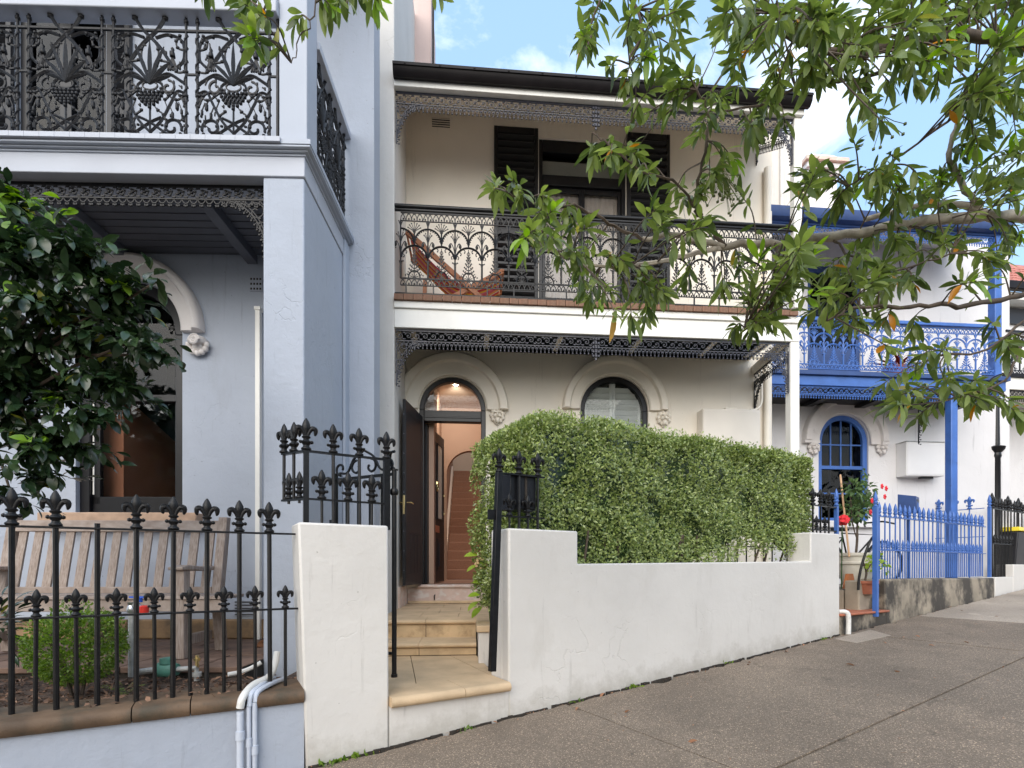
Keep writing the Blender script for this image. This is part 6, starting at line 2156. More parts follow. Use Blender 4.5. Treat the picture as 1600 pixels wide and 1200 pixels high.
MB().tube(curve([(0, 0, .18), (.03, 0, .3), (-.02, .02, .42)], 4), .014, 5).tube(curve([(.03, 0, .3), (.12, -.02, .4), (.22, -.02, .44)], 4), .010, 5).build('stem', M['bark_dark'], t2)
SL2 = [leaf_pts(.065, .06, .2, .3, 4)]
it = []
for (x, z, n_) in ((.02, .42, 20), (.22, .42, 26), (.3, .38, 20), (.1, .34, 10)):
    for i in range(n_):
        d = rand_dir((0, -.3, .2))
        it.append((leaf_matrix(Vector((x, -.02, z)) + d * rnd.uniform(.02, .12), d, (0, 0, 1), rnd.uniform(-1, 1), rnd.uniform(.6, 1)), 0))
bake_leaves('foliage', it, SL2, M['lime_leaf'], t2)
hd = FS.thing('handrail', 'bent black iron rail curving down beside the white pot', 'rail')
hp = [FS.local(*cam_pt(px, 0, 6.6).xy) + (ZC + (HZ - py) / 800 * 6.6,) for px, py in ((1366, 838), (1361, 843), (1353, 862), (1346, 885), (1342, 905), (1341, 922))]
MB().tube(curve(hp, 4), .016, 8).build('bent_bar', M['iron'], hd)
# bicycle behind the pot
bc = FS.thing('bicycle', 'black bicycle leaning behind the big white pot', 'bicycle', *FS.local(*cam_pt(1335, 0, 7.75).xy), zy, rz=-.35)
for x in (-.52, .52):
    MB().tube([(x + .33 * math.cos(t), 0, .35 + .33 * math.sin(t)) for t in [2 * PI * i / 28 for i in range(28)]], .020, 6, True).build('wheel', M['rubber'], bc)
    sp2 = MB()
    for k in range(14):
        t = 2 * PI * k / 14
        sp2.tube([(x, 0, .35), (x + .32 * math.cos(t), 0, .35 + .32 * math.sin(t))], .003, 3)
    sp2.tube([(x + .30 * math.cos(t), 0, .35 + .30 * math.sin(t)) for t in [2 * PI * i / 28 for i in range(28)]], .009, 4, True)
    sp2.build('spokes', M['chrome'], bc)
MB().tube([(-.52, 0, .35), (-.1, 0, .33), (-.22, 0, .80), (.36, 0, .78), (-.1, 0, .33)], .016, 7).tube([(-.52, 0, .35), (-.20, 0, .74)], .011, 6).tube([(.52, 0, .35), (.36, 0, .70), (.33, 0, .95)], .015, 7).build('frame', M['iron'], bc)
MB().tube(curve([(.45, .26, .93), (.34, .16, .97), (.33, 0, .97), (.34, -.16, .97), (.45, -.26, .93)], 4), .013, 7).build('handlebar', M['iron'], bc)
MB().hexa([(-.36, -.07, .83), (-.12, -.03, .83), (-.12, .03, .83), (-.36, .07, .83)], [(-.36, -.08, .89), (-.10, -.03, .87), (-.10, .03, .87), (-.36, .08, .89)]).build('saddle', M['rubber'], bc, bevel=.02)
MB().box(-.68, -.28, -.07, .07, .72, .735).build('luggage_rack', M['iron'], bc)
# letterbox on the blue fence
lb = FS.thing('letterbox', 'blue steel letterbox standing above the blue spear fence', 'letterbox', *FS.local(*cam_pt(1422, 0, 7.5).xy), 0, rz=.2)
zl0, zl1 = ZC + (HZ - 802) / 800 * 7.5, ZC + (HZ - 775) / 800 * 7.5
MB().hexa([(-.10, -.09, zl0), (.10, -.09, zl0), (.10, .13, zl0), (-.10, .13, zl0)], [(-.10, -.09, zl1 - .02), (.10, -.09, zl1 - .02), (.10, .13, zl1 + .03), (-.10, .13, zl1 + .03)]).build('box', M['blue_dark'], lb, bevel=.006)
MB().box(-.07, .07, -.095, -.0905, zl1 - .09, zl1 - .06).build('slot', M['black_paint'], lb)
MB().box(-.06, .06, -.096, -.0905, zl0 + .03, zl1 - .11).build('flap', M['blue'], lb, bevel=.003)
MB().box(-.02, .02, 0, .04, .8, zl0 - .001).build('stand', M['blue_dark'], lb)

# ---- third house: white base wall and black fence
uw0, uw1 = u1 + .01, u1 + 4.5
w3 = FS.thing('garden_wall', 'low white rendered wall stepping up under the far black fence', 'wall')
MB().box(uw0, FS.x(1583, 0), 0, .25, .3, FS.z(1560, 902, 0)).build('wall_step', M['white'], w3, bevel=.01)
MB().box(FS.x(1583, 0) + .002, uw1, -.004, .25, .3, FS.z(1590, 882, 0)).build('wall_step', M['white'], w3, bevel=.01)
f3 = FS.thing('iron_fence', 'far black iron fence with close spears beyond the blue fence', 'fence')
spK = SPEAR
zt3 = FS.z(1570, 797, .1)
ux0 = FS.x(1549, .1)
MB().box(ux0, uw1, .085, .115, zt3 - .012, zt3).build('rail', M['iron'], f3)
MB().box(ux0, uw1, .085, .115, zt3 - .62, zt3 - .608).build('rail', M['iron'], f3)
for i in range(26):
    x = ux0 + .05 + i * .145
    if x > uw1:
        break
    picket(f3, x, .1, .9, zt3, .011, M['iron'], spK if i not in (0, 5, 9) else FINIAL, .2 if i not in (0, 5, 9) else .27)
    picket(f3, x + .072, .1, .9, zt3 - .61, .009, M['iron'], spK, .16)
yb_ = FS.thing('wheelie_bin', 'dark bin with bright yellow lid behind the far black fence', 'bin', *FS.local(*cam_pt(1563, 0, 9.7).xy), .9)
MB().hexa([(-.22, -.25, 0), (.22, -.25, 0), (.22, .25, 0), (-.22, .25, 0)], [(-.28, -.33, .92), (.28, -.33, .92), (.28, .33, .92), (-.28, .33, .92)]).build('bin_body', M['charcoal'], yb_, bevel=.02)
MB().hexa([(-.3, -.36, .925), (.3, -.36, .925), (.3, .36, .925), (-.3, .36, .925)], [(-.27, -.33, 1.0), (.27, -.33, 1.0), (.27, .33, 1.02), (-.27, .33, 1.02)]).build('lid', M['yellow_plastic'], yb_, bevel=.01)


# ================================================================== pavement
def fs_slab(pts, top, depth=.12):
    return MB().slab(pts, lambda x, y: GRADE * x + top - depth, lambda x, y: GRADE * x + top)


gb = MB().slab([(-40, -60), (120, -60), (120, 60), (-40, 60)], lambda x, y: GRADE * x - 1.6 if y > 20 else GRADE * x - .5, lambda x, y: GRADE * x - .04).build('ground', M['joint'], None, smooth=False)
gb.location = FS.world(0, 0)
gb.rotation_euler = (0, 0, FS.a)
tag(gb, 'dark earth showing in the joints of the pavement', 'ground', kind='structure')
pave = FS.thing('pavement', 'sloping exposed aggregate pavement in large slabs along the white wall', 'pavement')
pave['kind'] = 'structure'
uc = [-9, -6, -2.4, 1.41, 5.65, 7.46, 11.5, 16, 22]
for j, (va, vb) in enumerate(((-1.65, -.026), (-3.9, -1.65), (-7.0, -3.9))):
    for i, (a, b) in enumerate(zip(uc, uc[1:])):
        g = .006
        ed = []
        if j == 0:                               # ragged edge along the walls
            n = int((b - a) / .07)
            ed = [(b - g - (b - a - 2 * g) * k / n, vb - .004 - abs(rnd.gauss(0, .016)) - (rnd.uniform(.02, .06) if rnd.random() < .07 else 0)) for k in range(n + 1)]
        else:
            ed = [(b - g, vb - g), (a + g, vb - g)]
        m = M['pale_concrete'] if (a > 7 and j == 0) else M['aggregate']
        fs_slab([(a + g, va + g), (b - g, va + g)] + ed, rnd.uniform(-.003, .003)).build('paving_slab', m, pave, smooth=False)
sq = [FS.local(*cam_pt(px, 0, d).xy) for px, d in ((1300, 6.0), (1345, 6.35), (1388, 6.0), (1352, 5.65))]
cxs = [FS.local(*(Vector(((px - 800) / 800, 1)) * d)) for px, d in ((1304, 5.88), (1360, 6.3), (1392, 5.9), (1338, 5.6))]
fs_slab(cxs, .006, .03).build('patched_slab', M['pale_concrete'], pave, smooth=False)
gut_ = FS.thing('weed_strip', 'strip of dirt and weeds along the foot of the white wall', 'weeds')
gut_['kind'] = 'stuff'
it = []
WL = [leaf_pts(.03, .016, .2, .4, 4)]
for (u, n_) in ((2.1, 22), (.55, 10), (-.35, 40), (1.5, 8), (3.4, 8), (5.1, 14), (-.2, 20)):
    for i in range(n_):
        p = Vector((u + rnd.gauss(0, .045), -.02 - abs(rnd.gauss(0, .018)), GRADE * u))
        d = rand_dir((0, -.2, 1.1))
        it.append((leaf_matrix(p, d, (0, 1, 0), rnd.uniform(-1, 1), rnd.uniform(.5, 1.5)), 0))
bake_leaves('weeds', it, WL, M['box_leaf'], gut_)

# ================================================================== white front wall, both sides of the gate
ww = FS.thing('garden_wall', 'white rendered pier wall to the left of the gate, topped by black iron spikes', 'wall')
zA = 1.18 + .266
gl = lambda u: GRADE * u - .3
uL0, uL1 = -.555, -.497
mb = MB().hexa([(uL1, 0, gl(uL1)), (.0, 0, gl(0)), (.0, .30, gl(0)), (uL1, .30, gl(uL1))], [(uL0, .006, zA), (-.004, .006, zA), (-.004, .29, zA), (uL0, .29, zA)])
mb.build('pier', M['street_white'], ww, bevel=.014)
uR = FS.x(795, 0)
uS = FS.x(903, 0)
uP, uE = FS.x(1267, 0), FS.x(1312, 0)
ww2 = FS.thing('garden_wall', 'long white rendered stepped wall below the clipped hedge', 'wall')
zlo0, zlo1 = FS.z(905, 881, 0), FS.z(1260, 877, 0)
zP = FS.z(1290, 833, 0)
zB = FS.z(850, 827.5, 0)
pr = [(uR, gl(uR)), (uE, gl(uE)), (uE, zP), (uP, zP), (uP, zlo1), (uS, zlo0), (uS, zB), (uR, zB)]
MB().prism(pr, 0, .28).build('wall_body', M['street_white'], ww2, bevel=.014)
MB().box(uR - .004, uR + .0, .10, .26, 0.2, zB - .03).build('end_patch', M['white'], ww2)
MB().hexa([(0.001, .002, gl(0)), (uR - .001, .002, gl(uR)), (uR - .001, .25, gl(uR)), (.001, .25, gl(0))], [(0.001, .002, .262), (uR - .001, .002, .262), (uR - .001, .25, .262), (.001, .25, .262)]).build('threshold_wall', M['street_white'], ww2)

# gate slab and steps
gs = FS.thing('gate_step', 'honey sandstone bullnosed threshold slab in the gate opening', 'step')
zG = .33
nose = [(-.045, .265), (-.058, .28), (-.062, .298), (-.056, .316), (-.040, .329), (-.02, zG)]
for (a, b) in ((.002, .52), (.524, uR - .012)):
    mb = MB()
    lft = [(a, y, z) for y, z in nose] + [(a, .27, zG), (a, .27, .265)]
    rgt = [(b, y, z) for y, z in nose] + [(b, .27, zG), (b, .27, .265)]
    nn = len(nose) + 2
    mb.add(lft + rgt, [tuple(range(nn)), tuple(range(2 * nn - 1, nn - 1, -1))] + [(i, i + nn, (i + 1) % nn + nn, (i + 1) % nn) for i in range(nn)])
    mb.build('threshold_stone', M['sandstone'], gs, angle=60)

stp = FW.thing('front_steps', 'honey sandstone front steps and tiled landing leading up to the open door', 'steps')
xl = FW.local(*cam_pt(612, 0, 4.9).xy)[0]
xr_ = FW.local(*cam_pt(744, 0, 5.0).xy)[0]
zL = z_land
z1s = .455
yL0 = FW.local(*cam_pt(690, 0, 5.25).xy)[1]
y1_0 = yL0 - .39
xt_m = FW.local(*cam_pt(664, 0, 5.15).xy)[0]
MB().box(xl - .25, xr_ + .02, yL0 + .02, YB - .06, 0, zL - .036).build('landing_base', M['joint'], stp)
MB().box(xl - .25, xr_, y1_0 + .02, yL0 + .3, 0, z1s - .036).build('step_base', M['joint'], stp)


def bullnose(x0, x1, y, z, d, name='tread_tile'):
    p = [(y + .02, z - .050), (y, z - .047), (y - .014, z - .036), (y - .018, z - .024), (y - .013, z - .011), (y, z - .003), (y + .02, z), (y + d, z), (y + d, z - .050)]
    return MB().prism_x(p, x0, x1).build(name, M['sandstone'], stp, angle=60)


for y, z, d, xm in ((yL0, zL, .30, xt_m), (y1_0, z1s, .415, xt_m - .03)):
    bullnose(xl - .2, xm - .002, y, z, d)
    bullnose(xm + .002, xr_, y, z, d)
    for a, b in ((xl - .2, xm - .002), (xm + .002, xr_)):
        MB().box(a, b, y + .018, y + .035, z - .20 if z > .5 else .335, z - .052).build('riser_tile', M['sandstone_dk'], stp, bevel=.003)
rows = [(yL0 + .303, .45), (yL0 + .757, .45), (yL0 + 1.21, .45), (yL0 + 1.664, .6)]
for k, (y, d) in enumerate(rows):
    c = [xl - .2, xl + .20 + .18 * (k % 2), xl + .62 + .12 * (k % 2), xr_ + .02]
    y2 = min(y + d - .003, YB - .055)
    for a, b in zip(c, c[1:]):
        if b - a > .03 and y2 > y:
            MB().box(a, b - .004, y, y2, zL - .04, zL - rnd.uniform(0, .0015)).build('paving_tile', M['sandstone'], stp, bevel=.003)
# lower paving between gate slab and first step
lp_ = FS.thing('gate_paving', 'honey sandstone paving just inside the gate opening', 'paving')
A = lambda X, Y: FS.local(*FW.world(X, Y).xy)
yy = y1_0 + .018
P1, P2 = A(xl - .2, yy), A(xr_, yy)
q0, q1 = (P1[0], .274), (P2[0], .274)
MB().slab([(-.15, .273), (uR + .05, .273), A(xr_ + .1, yy), A(xl - .3, yy)], .1, zG - .03).build('paving_base', M['joint'], lp_)
mid = ((P1[0] * .62 + P2[0] * .38), (P1[1] * .62 + P2[1] * .38))
mid2 = ((P1[0] * .25 + P2[0] * .75), (P1[1] * .25 + P2[1] * .75))
for pts in ([(-.02, .274), (.28, .274), mid, P1], [(.286, .274), (uR - .02, .274), mid2, (mid[0] + .006, mid[1])], [(uR - .014, .274), (uR + .03, .274), P2, (mid2[0] + .006, mid2[1])]):
    if len(pts) >= 3:
        MB().slab(pts, zG - .03, zG - .001).build('paving_tile', M['sandstone'], lp_)
# planter edge right of the steps
pe = FW.thing('planter_wall', 'small white planter wall with sandstone cap beside the front steps', 'wall')
pa_, pb_ = xr_ + .004, xr_ + .16
ywf = FW.local(*cam_pt(746, 0, 4.5).xy)[1]
MB().box(pa_ + .012, pb_, ywf, .62, .1, .60).build('wall_body', M['white'], pe, bevel=.008)
MB().box(pa_ - .006, pb_ + .02, ywf - .02, ywf + .36, .601, .66).build('cap_stone', M['sandstone'], pe, bevel=.008)
MB().box(pa_ - .006, pb_ + .02, ywf + .364, .62, .601, .655).build('cap_stone', M['sandstone'], pe, bevel=.008)

# ================================================================== iron on the left pier: fence, open gate, gate posts
lf_ = FS.thing('iron_fence', 'short black iron fence with fleur spikes standing on the left white pier', 'fence')
yv = .13
zrT, zrB = FS.z(604, 717, yv), FS.z(604, 786, yv)
uc0, uc1 = FS.x(478, yv), FS.x(604, yv)
MB().box(uc0, uc1 + .01, yv - .015, yv + .015, zrT - .011, zrT).build('rail', M['iron'], lf_)
MB().box(uc0, uc1 + .01, yv - .012, yv + .012, zrB - .011, zrB).build('rail', M['iron'], lf_)
for px in (478, 521, 562):
    picket(lf_, FS.x(px, yv), yv, zA - .02, zrT, .016 if px == 478 else .011, M['iron'], FINIAL, .20 if px == 478 else .185, square=px == 478)
for px in (503, 544, 581):
    picket(lf_, FS.x(px, yv), yv, zA - .02, zrB, .009, M['iron'], FINIAL, .185)
picket(lf_, uc1, yv, zA - .02, zrT, .020, M['iron'], FINIAL, .185, name='post', square=True)
rv = FS.local(*cam_pt(442, 0, 3.30).xy)
rd = Vector((rv[0] - uc0, rv[1] - yv, 0))
for z in (zrT, zrB):
    MB().bar((uc0, yv, z - .006), (rv[0], rv[1], z - .006), .03, .012).build('rail', M['iron'], lf_)
for t, zt_, fh in ((.52, zrT, .19), (.95, zrT, .19)):
    picket(lf_, uc0 + rd.x * t, yv + rd.y * t, zrB - .01, zrT, .010, M['iron'], FINIAL, fh, rz=math.atan2(rd.y, rd.x) + .0)
for t in (.28, .74):
    picket(lf_, uc0 + rd.x * t, yv + rd.y * t, zrB - .03, zrB, .009, M['iron'], FINIAL, .17, rz=math.atan2(rd.y, rd.x))

gt = thing('iron_gate', 'black iron garden gate with scrolled head, swung open behind the left white pier', 'gate', tuple(cam_pt(616, 0, 3.50).xy) + (0,), 0)
gx, gy = cam_pt(524, 0, 3.74).xy - cam_pt(616, 0, 3.50).xy
gt.rotation_euler = (0, 0, math.atan2(gy, gx))
gw = math.hypot(gx, gy)
d0 = 3.5
zg_t, zg_b = ZC + (HZ - 735) / 800 * d0, ZC + (HZ - 1058) / 800 * d0
MB().tube([(0, 0, zg_b), (0, 0, zg_t)], .0165, 10).lathe([(.026, 0), (.026, .008)], 10, (0, 0, zg_t)).lathe([(.022, 0), (.028, .01), (.028, .035), (.022, .045)], 10, (0, 0, zg_t - .17)).lathe([(.022, 0), (.022, .02)], 10, (0, 0, zg_b)).build('hinge_stile', M['iron'], gt)
MB().box(gw - .014, gw + .014, -.014, .014, zg_b + .1, zg_t + .02).build('latch_stile', M['iron'], gt)
MB().box(.01, gw, -.008, .008, zg_t - .035, zg_t - .015).build('rail', M['iron'], gt)
MB().box(.01, gw, -.008, .008, zg_b + .15, zg_b + .17).build('rail', M['iron'], gt)
for k in range(1, 5):
    MB().tube([(gw * k / 5, 0, zg_b + .15), (gw * k / 5, 0, zg_t - .03)], .008, 6).build('bar', M['iron'], gt)
for sx, c in ((1, gw * .92), (-1, gw * .08)):
    mb = MB()
    t_ = curve([(c, 0, zg_t + .02), (gw * .5 + sx * gw * .28, 0, zg_t + .02), (gw * .5 + sx * gw * .17, 0, zg_t + .11), (gw * .5, 0, zg_t + .165)], 5)
    mb.tube([tuple(p) for p in t_], .009, 5)
    mb.tube(spiral(gw * .5 + sx * gw * .40, zg_t + .05, .05, .018, -PI / 2, -PI / 2 + sx * 5.2, 16), .009, 5)
    mb.tube(spiral(gw * .5 + sx * gw * .12, zg_t + .045, .055, .018, PI / 2, PI / 2 - sx * 5.4, 16), .009, 5)
    mb.build('scroll', M['iron'], gt)
MB().box(gw + .014, gw + .05, -.01, .01, zA + .05, zA + .075).build('latch', M['iron'], gt)
MB().tube(curve([(-.005, 0, zg_t + .13), (.03, 0, zg_t + .12), (.035, 0, zg_t + .05), (.0, 0, zg_t + .01)], 4), .010, 6).build('hinge_hook', M['iron'], gt)

# right-hand gate post leaning against the wall end, with its short fence
gp2 = thing('gate_post', 'leaning black square iron gate post against the right white wall end', 'post', tuple(cam_pt(777, 0, 3.78).xy) + (0,), FS.a)
T, B_ = cam_pt(780, 738, 3.80), cam_pt(769, 1049, 3.70)
inv = Matrix.Rotation(-FS.a, 3, 'Z')
o_ = Vector((cam_pt(777, 0, 3.78).x, 3.78, 0))
MB().bar(tuple(inv @ (B_ - o_)), tuple(inv @ (T - o_)), .046, .046, up=(0, 1, 0)).build('shaft', M['iron'], gp2, bevel=.003)
link('finial', FINIAL, gp2, tuple(inv @ (T - o_)), (0, 0, 0), (.18, .18, .18))
MB().box(-.075, -.02, -.01, .012, ZC + (HZ - 806) / 800 * 3.78 - .03, ZC + (HZ - 801) / 800 * 3.78 + .02).build('latch_keep', M['iron'], gp2)
f4 = FS.thing('iron_fence', 'short black iron fence with fleur spikes half swallowed by the hedge', 'fence')
yv = .10
zrT, zrB = FS.z(800, 740, yv), FS.z(800, 806, yv)
ua, ub = FS.x(783, yv), FS.x(850, yv)
MB().box(ua, ub, yv - .015, yv + .015, zrT - .011, zrT).build('rail', M['iron'], f4)
MB().box(ua, ub, yv - .012, yv + .012, zrB - .011, zrB).build('rail', M['iron'], f4)
for px in (811, 840):
    picket(f4, FS.x(px, yv), yv, zB - .02, zrT, .011, M['iron'], FINIAL, .185)
for px in (796, 825):
    picket(f4, FS.x(px, yv), yv, zB - .02, zrB, .009, M['iron'], FINIAL, .17)
lb = FS.thing('letterbox', 'black steel letterbox fixed behind the spikes at the hedge corner', 'letterbox', 0, 0, 0)
la, lb_ = FS.x(796, .14), FS.x(836, .14)
zl0, zl1 = FS.z(815, 797, .14), FS.z(815, 741, .14)
MB().box(la, lb_, .125, .30, zl0, zl1).build('box', M['black_paint'], lb, bevel=.004)
MB().box(la + .07, lb_ - .01, .116, .1245, zl0 + .01, zl1 - .01).build('box_front', M['black_paint'], lb, bevel=.003)
MB().box(la + .125, la + .145, .112, .1155, zl0 + .05, zl1 - .02).build('slot', M['joint'], lb)
# right end pier iron
f5 = FS.thing('iron_fence', 'black iron spikes and a blue post on top of the far white wall pier', 'fence')
yv = .14
zq, zq2 = FS.z(1285, 790, yv), FS.z(1285, 828, yv)
MB().box(FS.x(1268, yv), FS.x(1308, yv), yv - .014, yv + .014, zq - .012, zq).build('rail', M['iron'], f5)
MB().box(FS.x(1268, yv), FS.x(1308, yv), yv - .014, yv + .014, zq2 - .012, zq2).build('rail', M['iron'], f5)
for px in (1270, 1282, 1295):
    picket(f5, FS.x(px, yv), yv, zP - .01, zq, .011, M['iron'], FINIAL, .20)
for px in (1276, 1289):
    picket(f5, FS.x(px, yv), yv, zP - .01, zq2, .009, M['iron'], FINIAL, .17)
picket(f5, FS.x(1307, yv), yv, zP - .01, FS.z(1307, 790, yv), .020, M['blue'], spB, .21, name='post', square=True)
f6 = FS.thing('iron_fence', 'thin black railing bars half hidden under the clipped hedge', 'fence')
MB().box(uS + .05, uP - .05, .38, .40, zlo0 + .20, zlo0 + .212).build('rail', M['iron'], f6)
for i in range(20):
    picket(f6, uS + .12 + i * (uP - uS - .24) / 19, .39, zlo0 - .02, zlo0 + .33, .008, M['iron'])
dpipe = MB().tube(curve([(uE + .03, .02, g_(uE) + .27), (uE + .06, -.03, g_(uE) + .27), (uE + .085, -.055, g_(uE) + .22), (uE + .085, -.055, g_(uE) - .02)], 5), .028, 10).build('drain_pipe', M['plastic_white'], None)
dpipe.location = FS.world(0, 0)
dpipe.rotation_euler = (0, 0, FS.a)
tag(dpipe, 'white plastic drain pipe elbow at the far end of the white wall', 'pipe')
bed = MB().slab([(uR + .02, .282), (uE - .05, .282), (uE - .05, 3.2), A(pb_ + .005, YB - .06), A(pb_ + .005, ywf)], .1, lambda x, y: .62 + .03 * x).build('garden_bed', M['soil'], None, smooth=False)
bed.location = FS.world(0, 0)
bed.rotation_euler = (0, 0, FS.a)
tag(bed, 'dark garden bed under the clipped hedge', 'soil', kind='structure')

db = FS.thing('leaf_debris', 'scattered tiny dry leaf fragments on the pavement and along the white wall foot', 'debris')
db['kind'] = 'stuff'
it = []
DL = [leaf_pts(.022, .010, .3, .4, 2), leaf_pts(.012, .010, .2, .2, 2), leaf_pts(.035, .004, .1, .1, 2)]
for i in range(520):
    u = rnd.uniform(-.5, 9)
    v = -abs(rnd.gauss(0, .05)) - .012 if rnd.random() < .45 else rnd.uniform(-2.6, -.03)
    d = rand_dir()
    d.z *= .2
    it.append((leaf_matrix((u, v, GRADE * u + .006), d, (0, 0, 1), rnd.uniform(-.4, .4), rnd.uniform(.5, 1.2)), rnd.randrange(3)))
bake_leaves('fragments', it, DL, M['dry_leaf'], db)

dl = FS.thing('dirt_line', 'dark broken line of grit where the pavement meets the white wall', 'grit')
dl['kind'] = 'stuff'
mb = MB()
u = -.5
while u < 5.47:
    L_ = rnd.uniform(.015, .045)
    if rnd.random() < .90:
        h = .002 + .005 * (1 + math.sin(9 * u) * math.sin(23 * u)) * rnd.uniform(.5, 1)
        o_ = rnd.uniform(.012, .030)
        mb.hexa([(u, -o_, GRADE * u - .05), (u + L_, -o_ * rnd.uniform(.6, 1.2), GRADE * (u + L_) - .05), (u + L_, .001, GRADE * (u + L_) - .05), (u, .001, GRADE * u - .05)],
                [(u, -o_ * .5, GRADE * u + h), (u + L_, -o_ * .5, GRADE * (u + L_) + h * rnd.uniform(.75, 1.05)), (u + L_, -.0005, GRADE * (u + L_) + h), (u, -.0005, GRADE * u + h * 1.2)])
    u += L_ * rnd.uniform(.9, 1.1)
mb.build('grit', M['joint'], dl, smooth=False)


# ================================================================== clipped hedge
hg = FS.thing('hedge', 'dense clipped green hedge rising behind the white stepped wall', 'hedge')
ha, hb = 1.11, FS.x(1267, .26)
hv0 = .23


def hv1f(u):
    return 1.02 - .50 * max(0, min(1, (u - 2.4) / 1.9))


def bump(u, v, z):
    return .030 * math.sin(5.1 * u + 1.3 * z) + .022 * math.sin(9.7 * u - 6.1 * z + 1) + .02 * math.sin(13 * z + 4 * v + 3.1 * u) + .012 * math.sin(27 * u + 19 * z)


def ztop(u):
    t = max(0.0, min(1.0, (u - ha) / .45))
    return 2.26 + .22 * (1 - (1 - t) ** 2) + .03 * min(1, max(0, (u - 1.6) / 3))


def zbot(u):
    return 1.02 + .30 * max(0, min(1, (u - 2.6) / 1.5)) + .07 * math.sin(3.3 * u) + .04 * math.sin(11 * u)


HL = [leaf_pts(.037, .018, .3, .25, 2), leaf_pts(.030, .017, .15, .35, 2), leaf_pts(.033, .013, .4, .2, 2)]
it = []
for i in range(92000):
    face = rnd.random()
    dep = abs(rnd.gauss(0, .075))
    if face < .52:
        u, z = rnd.uniform(ha, hb), rnd.uniform(1.0, 2.52)
        p = Vector((u, hv0 + dep, z))
        nrm = Vector((0, -1, .12))
        p.y -= bump(u, 0, z)
        ed = min(1.0, (ztop(u) - z) / .10)
        if ed < 1:
            p.y += .08 * (1 - max(0, ed)) ** 2
            nrm.z += .5
        p.y += .10 * max(0, 1 - (u - ha) / .16) ** 2
    elif face < .70:
        v, z = rnd.uniform(hv0, 1.02), rnd.uniform(.75, 2.45)
        p = Vector((ha + dep, v, z))
        p.x -= bump(v, 1, z)
        nrm = Vector((-1, 0, .12))
        p.x += .12 * max(0, 1 - (v - hv0) / .16) ** 2
        u = p.x
    elif face < .94:
        u = rnd.uniform(ha, hb)
        v = rnd.uniform(hv0, hv1f(u))
        p = Vector((u, v, ztop(u) - dep + .6 * bump(u, v, 2)))
        nrm = Vector((0, 0, 1))
    else:
        v, z = rnd.uniform(hv0, hv1f(hb)), rnd.uniform(1.1, 2.5)
        p = Vector((hb - dep, v, z))
        nrm = Vector((1, 0, .1))
        u = hb
    if p.z > ztop(max(ha, min(hb, u))) + .03 or (face >= .52 and face < .70 and p.z < .8) or ((face < .52 or face >= .94) and p.z < zbot(u) + rnd.gauss(0, .05)):
        continue
    hol = math.sin(6.3 * p.x + 2.1 * p.z) * math.sin(8.7 * p.z - 3.3 * p.x + 5 * p.y) + .5 * math.sin(19 * p.x + 7 * p.z) * math.sin(17 * p.z + 4)
    if hol > .62 and dep < .085 and rnd.random() < .8:      # hollows between the clumps
        continue
    d = rand_dir(nrm * .55 + Vector((0, 0, .25)))
    it.append((leaf_matrix(p, d, nrm + rand_dir() * .7, rnd.uniform(-.5, .5), rnd.uniform(.75, 1.3)), rnd.randrange(3)))
for i in range(900):                            # stray shoots above the cut
    u, v = rnd.uniform(ha, hb), rnd.uniform(hv0, hv0 + .3)
    d = rand_dir((0, 0, 1.2))
    it.append((leaf_matrix((u, v, ztop(u) + rnd.uniform(0, .045)), d, (0, -1, 0), rnd.uniform(-1, 1), rnd.uniform(.7, 1.1)), 0))
bake_leaves('foliage', it, HL, M['hedge'], hg)
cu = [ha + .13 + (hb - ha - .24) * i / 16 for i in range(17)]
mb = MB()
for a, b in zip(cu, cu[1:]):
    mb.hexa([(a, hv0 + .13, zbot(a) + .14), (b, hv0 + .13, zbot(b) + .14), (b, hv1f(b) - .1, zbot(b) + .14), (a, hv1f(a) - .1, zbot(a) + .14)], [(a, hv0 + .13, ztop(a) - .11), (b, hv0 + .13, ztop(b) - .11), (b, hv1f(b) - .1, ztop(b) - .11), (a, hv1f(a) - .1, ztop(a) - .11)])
mb.build('shade_core', M['camellia'], hg, smooth=False)  # solid hedge core; shade between the leaves is put into its dark colour
for i in range(15):
    u = ha + .15 + i * (hb - ha - .3) / 14 + rnd.uniform(-.08, .08)
    v = rnd.uniform(.34, .46)
    MB().tube(curve([(u, v, .55), (u + rnd.uniform(-.06, .06), v, 1.0), (u + rnd.uniform(-.16, .16), v - .08, 1.5)], 3), [.02, .02, .018, .016, .014, .012, .010], 5).build('stem', M['bark_dark'], hg)

# hydrangea by the steps
hy = thing('hydrangea', 'faded hydrangea with broad lime leaves beside the front steps', 'plant', tuple(cam_pt(757, 0, 4.85).xy) + (.62,), FW.a)
it = []
BL = [leaf_pts(.13, .085, .2, .35, 5)]
for (x, y, z, dx, dz) in ((-.05, -.1, .66, -1, .25), (-.06, -.12, .57, -1, -.2), (-.04, -.2, .30, -1, .2), (-.05, -.15, .24, -.8, -.3), (.0, -.1, .40, -.7, .3), (-.02, -.05, .18, -.9, -.5), (.03, -.2, .5, -.2, .6)):
    o = bake_leaves('leaf', [(leaf_matrix((x, y, z), (dx, -.35, dz), (0, -.5, 1), rnd.uniform(-.4, .4), rnd.uniform(.8, 1.1)), 0)], BL, M['lime_leaf'], hy, stuff=False)
mb = MB()
for k in range(34):
    d = rand_dir()
    mb.ball(tuple(Vector((-.03, -.16, .58)) + d * .055), .017, 1, 1, .7)
mb.build('flower_head', M['hydrangea'], hy)
MB().tube(curve([(.06, 0, -.05), (.05, -.08, .25), (-.03, -.15, .58)], 4), .008, 5).tube(curve([(.06, 0, -.05), (.03, -.05, .3), (-.04, -.1, .64)], 4), .007, 5).build('stem', M['shrub_leaf'], hy)

